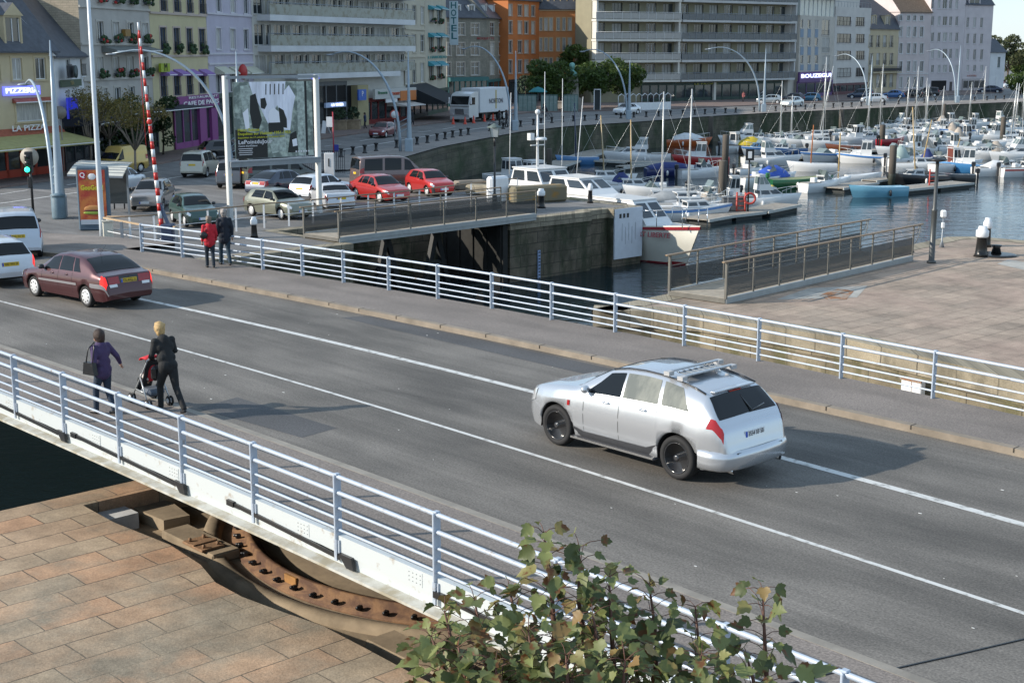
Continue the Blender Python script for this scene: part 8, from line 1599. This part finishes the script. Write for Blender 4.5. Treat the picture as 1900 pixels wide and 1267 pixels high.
# thin pruned trees before the hotel
def bare(lab, px, py, H_, seed, n=900, wd=1.5, m=LF2):
    n = int(n * 1.9)
    rnd = random.Random(seed); p = aq(px, py); t = thing('young_tree', lab, 'tree', p, 0, 'sparse trees before the restaurants'); mb = MB(); mb.tube([(0, 0, 0), (.05, 0, H_ * .38)], [.09, .07], 7); ends = []
    for i in range(11):
        a = rnd.uniform(0, 2 * pi); r = wd * rnd.uniform(.4, 1); m1 = (cos(a) * r * .5, sin(a) * r * .5, H_ * rnd.uniform(.5, .6)); e = (cos(a) * r, sin(a) * r, H_ * rnd.uniform(.72, 1)); mb.tube([(.05, 0, H_ * .36), m1, e], [.05, .035, .012], 5); ends.append(e)
        for k in range(4): b_ = Vector(m1).lerp(Vector(e), rnd.uniform(.2, .9)); f = b_ + Vector((rnd.uniform(-.6, .6), rnd.uniform(-.6, .6), rnd.uniform(.2, .8))); mb.tube([b_, f], [.02, .006], 4); ends.append(tuple(f))
    obj('trunk', mb, mat('bark_pale', (.19, .16, .13), .9, var=.3), t); mb = MB(); leafcloud(mb, rnd, [(e, (.38, .38, .32)) for e in ends], n, .09); obj('crown', mb, m, t)
bare('sparse pruned tree right of the shelter beside the white hatchback', 252, 333, 5.0, 21, 1100, 1.9); bare('sparse tree with olive leaves left of the flagpole', 170, 322, 5.0, 22, 700, 1.7); bare('sparse tree behind the yellow van', 205, 312, 5.4, 23, 900, 1.9)
LF4 = leafmat('leaf_dark', (.015, .035, .012), (.05, .085, .03))
for k, (x, y, lab) in enumerate(((214, 305, 'dark pot grown cypress at the hotel terrace, leftmost'), (238, 302, 'dark climbing plant on the hotel terrace, middle'), (262, 300, 'dark pot grown shrub on the hotel terrace'), (303, 290, 'tall leafy shrub between the stone hotel and the cafe'))): tree('terrace_shrub', lab, x, y, 4.6, cr(rr, .7, 1.2, 4.6, 7, .7), 900, .16, LF4, 30 + k, .08)
# foreground sycamore: stems and big lobed leaves in front of the railing
SYC = leafmat('sycamore_leaf', (.06, .08, .03), (.22, .25, .09), (.24, .15, .06))
half = [(0, -.02), (.12, -.04), (.26, -.03), (.30, .05), (.42, .12), (.40, .22), (.47, .32), (.50, .46), (.38, .47), (.29, .48), (.27, .58), (.25, .70), (.16, .74), (.09, .86), (0, .98)]
def leaf(mb, p, d, nrm, s, rnd):
    d = d.normalized(); side = d.cross(nrm).normalized(); nrm = side.cross(d).normalized(); f = rnd.uniform(.12, .5); curl = rnd.uniform(-.5, .15); st_ = len(mb.v)
    R = [p + (side * x + d * y + nrm * (abs(x) * f + y * y * curl + .03 * sin(9 * y + x * 7))) * s for x, y in half]; Lf_ = [p + (side * -x + d * y + nrm * (abs(x) * f + y * y * curl + .03 * sin(8 * y + x * 5))) * s for x, y in half[1:-1]]
    mid = [p + (d * y + nrm * (y * y * curl)) * s for y in (.15, .3, .45, .6, .8)]
    vs = R + Lf_ + mid; nR = len(R); nL = len(Lf_); mi_ = nR + nL
    def fan(e):   # triangle strip from the midrib to the edge
        fs = []; ring_ = [0] + e + [nR - 1]; ms = [mi_ + i for i in range(5)]; j = 0; ys = (.15, .3, .45, .6, .8)
        for a, b in zip(ring_[:-1], ring_[1:]):
            yb = half[b][1] if b < nR else half[b - nR + 1][1]; jn = j
            while jn < 4 and ys[jn + 1] < yb + .05: jn += 1
            fs.append((a, b, ms[jn])); 
            if jn != j:
                for q in range(j, jn): fs.append((a, ms[q + 1], ms[q]))
            j = jn
        return fs
    fs = fan(list(range(1, nR - 1))); g = [tuple(reversed(f_)) for f_ in fan([nR + i for i in range(nL)])]
    mb.add(vs, fs + g, 0, True)
def stem_plant(lab, name, base, tops, seed, lsize=.118, per=15):
    rnd = random.Random(seed); t = thing(name, lab, 'tree', base); st_m = MB(); lf = MB(); pet = MB(); B_ = Vector(base)
    tk = Vector((0, 0, 1.8)); st_m.tube([(0, 0, 0), (.03, 0, .9), tk], [.10, .085, .07], 8)
    for (tx, ty, tz, dens, z0) in tops:
        e = Vector((tx, ty, tz)) - B_; fork = tk + Vector((e.x * .5, e.y * .5, .6)); a = Vector((e.x * .95, e.y * .95, z0 - B_.z)) if z0 - B_.z > 2.4 else fork.lerp(e, .4)
        pts = [tk, fork, a, a.lerp(e, .5) + Vector((rnd.uniform(-.03, .03), rnd.uniform(-.03, .03), 0)), e]; st_m.tube(pts, [.04, .03, .014, .010, .004], 6)
        n = int(dens * 1.15); 
        for i in range(n):
            q = i / max(1, n - 1); s0 = a.lerp(e, q); an = i * 1.57 + rnd.uniform(-.4, .4)
            for k in (0, 1, 2, 3):
                az = an + k * 1.6 + rnd.uniform(-.3, .3); out = Vector((cos(az), sin(az), rnd.uniform(.1, .7))).normalized(); pl_ = rnd.uniform(.08, .2) * (1.15 - .6 * q); p1 = s0 + out * pl_; pet.tube([s0, s0 + out * pl_ * .5 + Vector((0, 0, .01)), p1], [.0022, .002, .0018], 4)
                dl = Vector((out.x, out.y, rnd.uniform(-.9, .35))).normalized(); nn = Vector((rnd.uniform(-.9, .9), rnd.uniform(-1.4, .4), 1)).normalized(); leaf(lf, p1, dl, nn, lsize * rnd.uniform(.55, 1.15) * (1.1 - .45 * q), rnd)
    obj('stem', st_m, mat('twig', (.10, .045, .03), .7, var=.3), t); obj('leaf_stalks', pet, mat('twig', (.10, .045, .03), .7, var=.3), t); obj('leaves', lf, SYC, t); return t
def fg(px, py, Y):   # a point at distance Y in the given direction
    d_ = (px - 950) / F; e = (py - 633.5) / F; k = Y / (ct - e * st); return (d_ * k, Y, H - (st + e * ct) * k)
TOP = [(1010, 990, 6.0, 10), (1075, 1015, 6.1, 8), (1205, 1085, 6.1, 9), (1130, 1070, 6.0, 8), (825, 1135, 5.9, 8), (800, 1180, 5.8, 7), (945, 1090, 6.1, 8), (1290, 1125, 6.0, 7), (880, 1110, 6.0, 7), (1100, 1140, 5.8, 8), (980, 1170, 5.7, 8), (850, 1200, 5.7, 8), (920, 1225, 5.6, 8), (1050, 1215, 5.6, 8), (1160, 1225, 5.6, 8), (1300, 1215, 5.7, 7)]
b0_ = (1.2, 5.6, PZL - .2)
stem_plant('bushy young sycamore with browning leaves in front of the near railing', 'sycamore', b0_, [(*fg(x, y, Y), n_, fg(x, min(y + 210, 1330), Y)[2]) for x, y, Y, n_ in TOP], 5)
stem_plant('single slender sycamore shoot right of the bushy one', 'sycamore', (2.0, 6.0, PZL - .2), [(*fg(1415, 1095, 6.2), 7, fg(1380, 1290, 6.2)[2]), (*fg(1385, 1215, 6.1), 4, fg(1370, 1290, 6.2)[2])], 9)
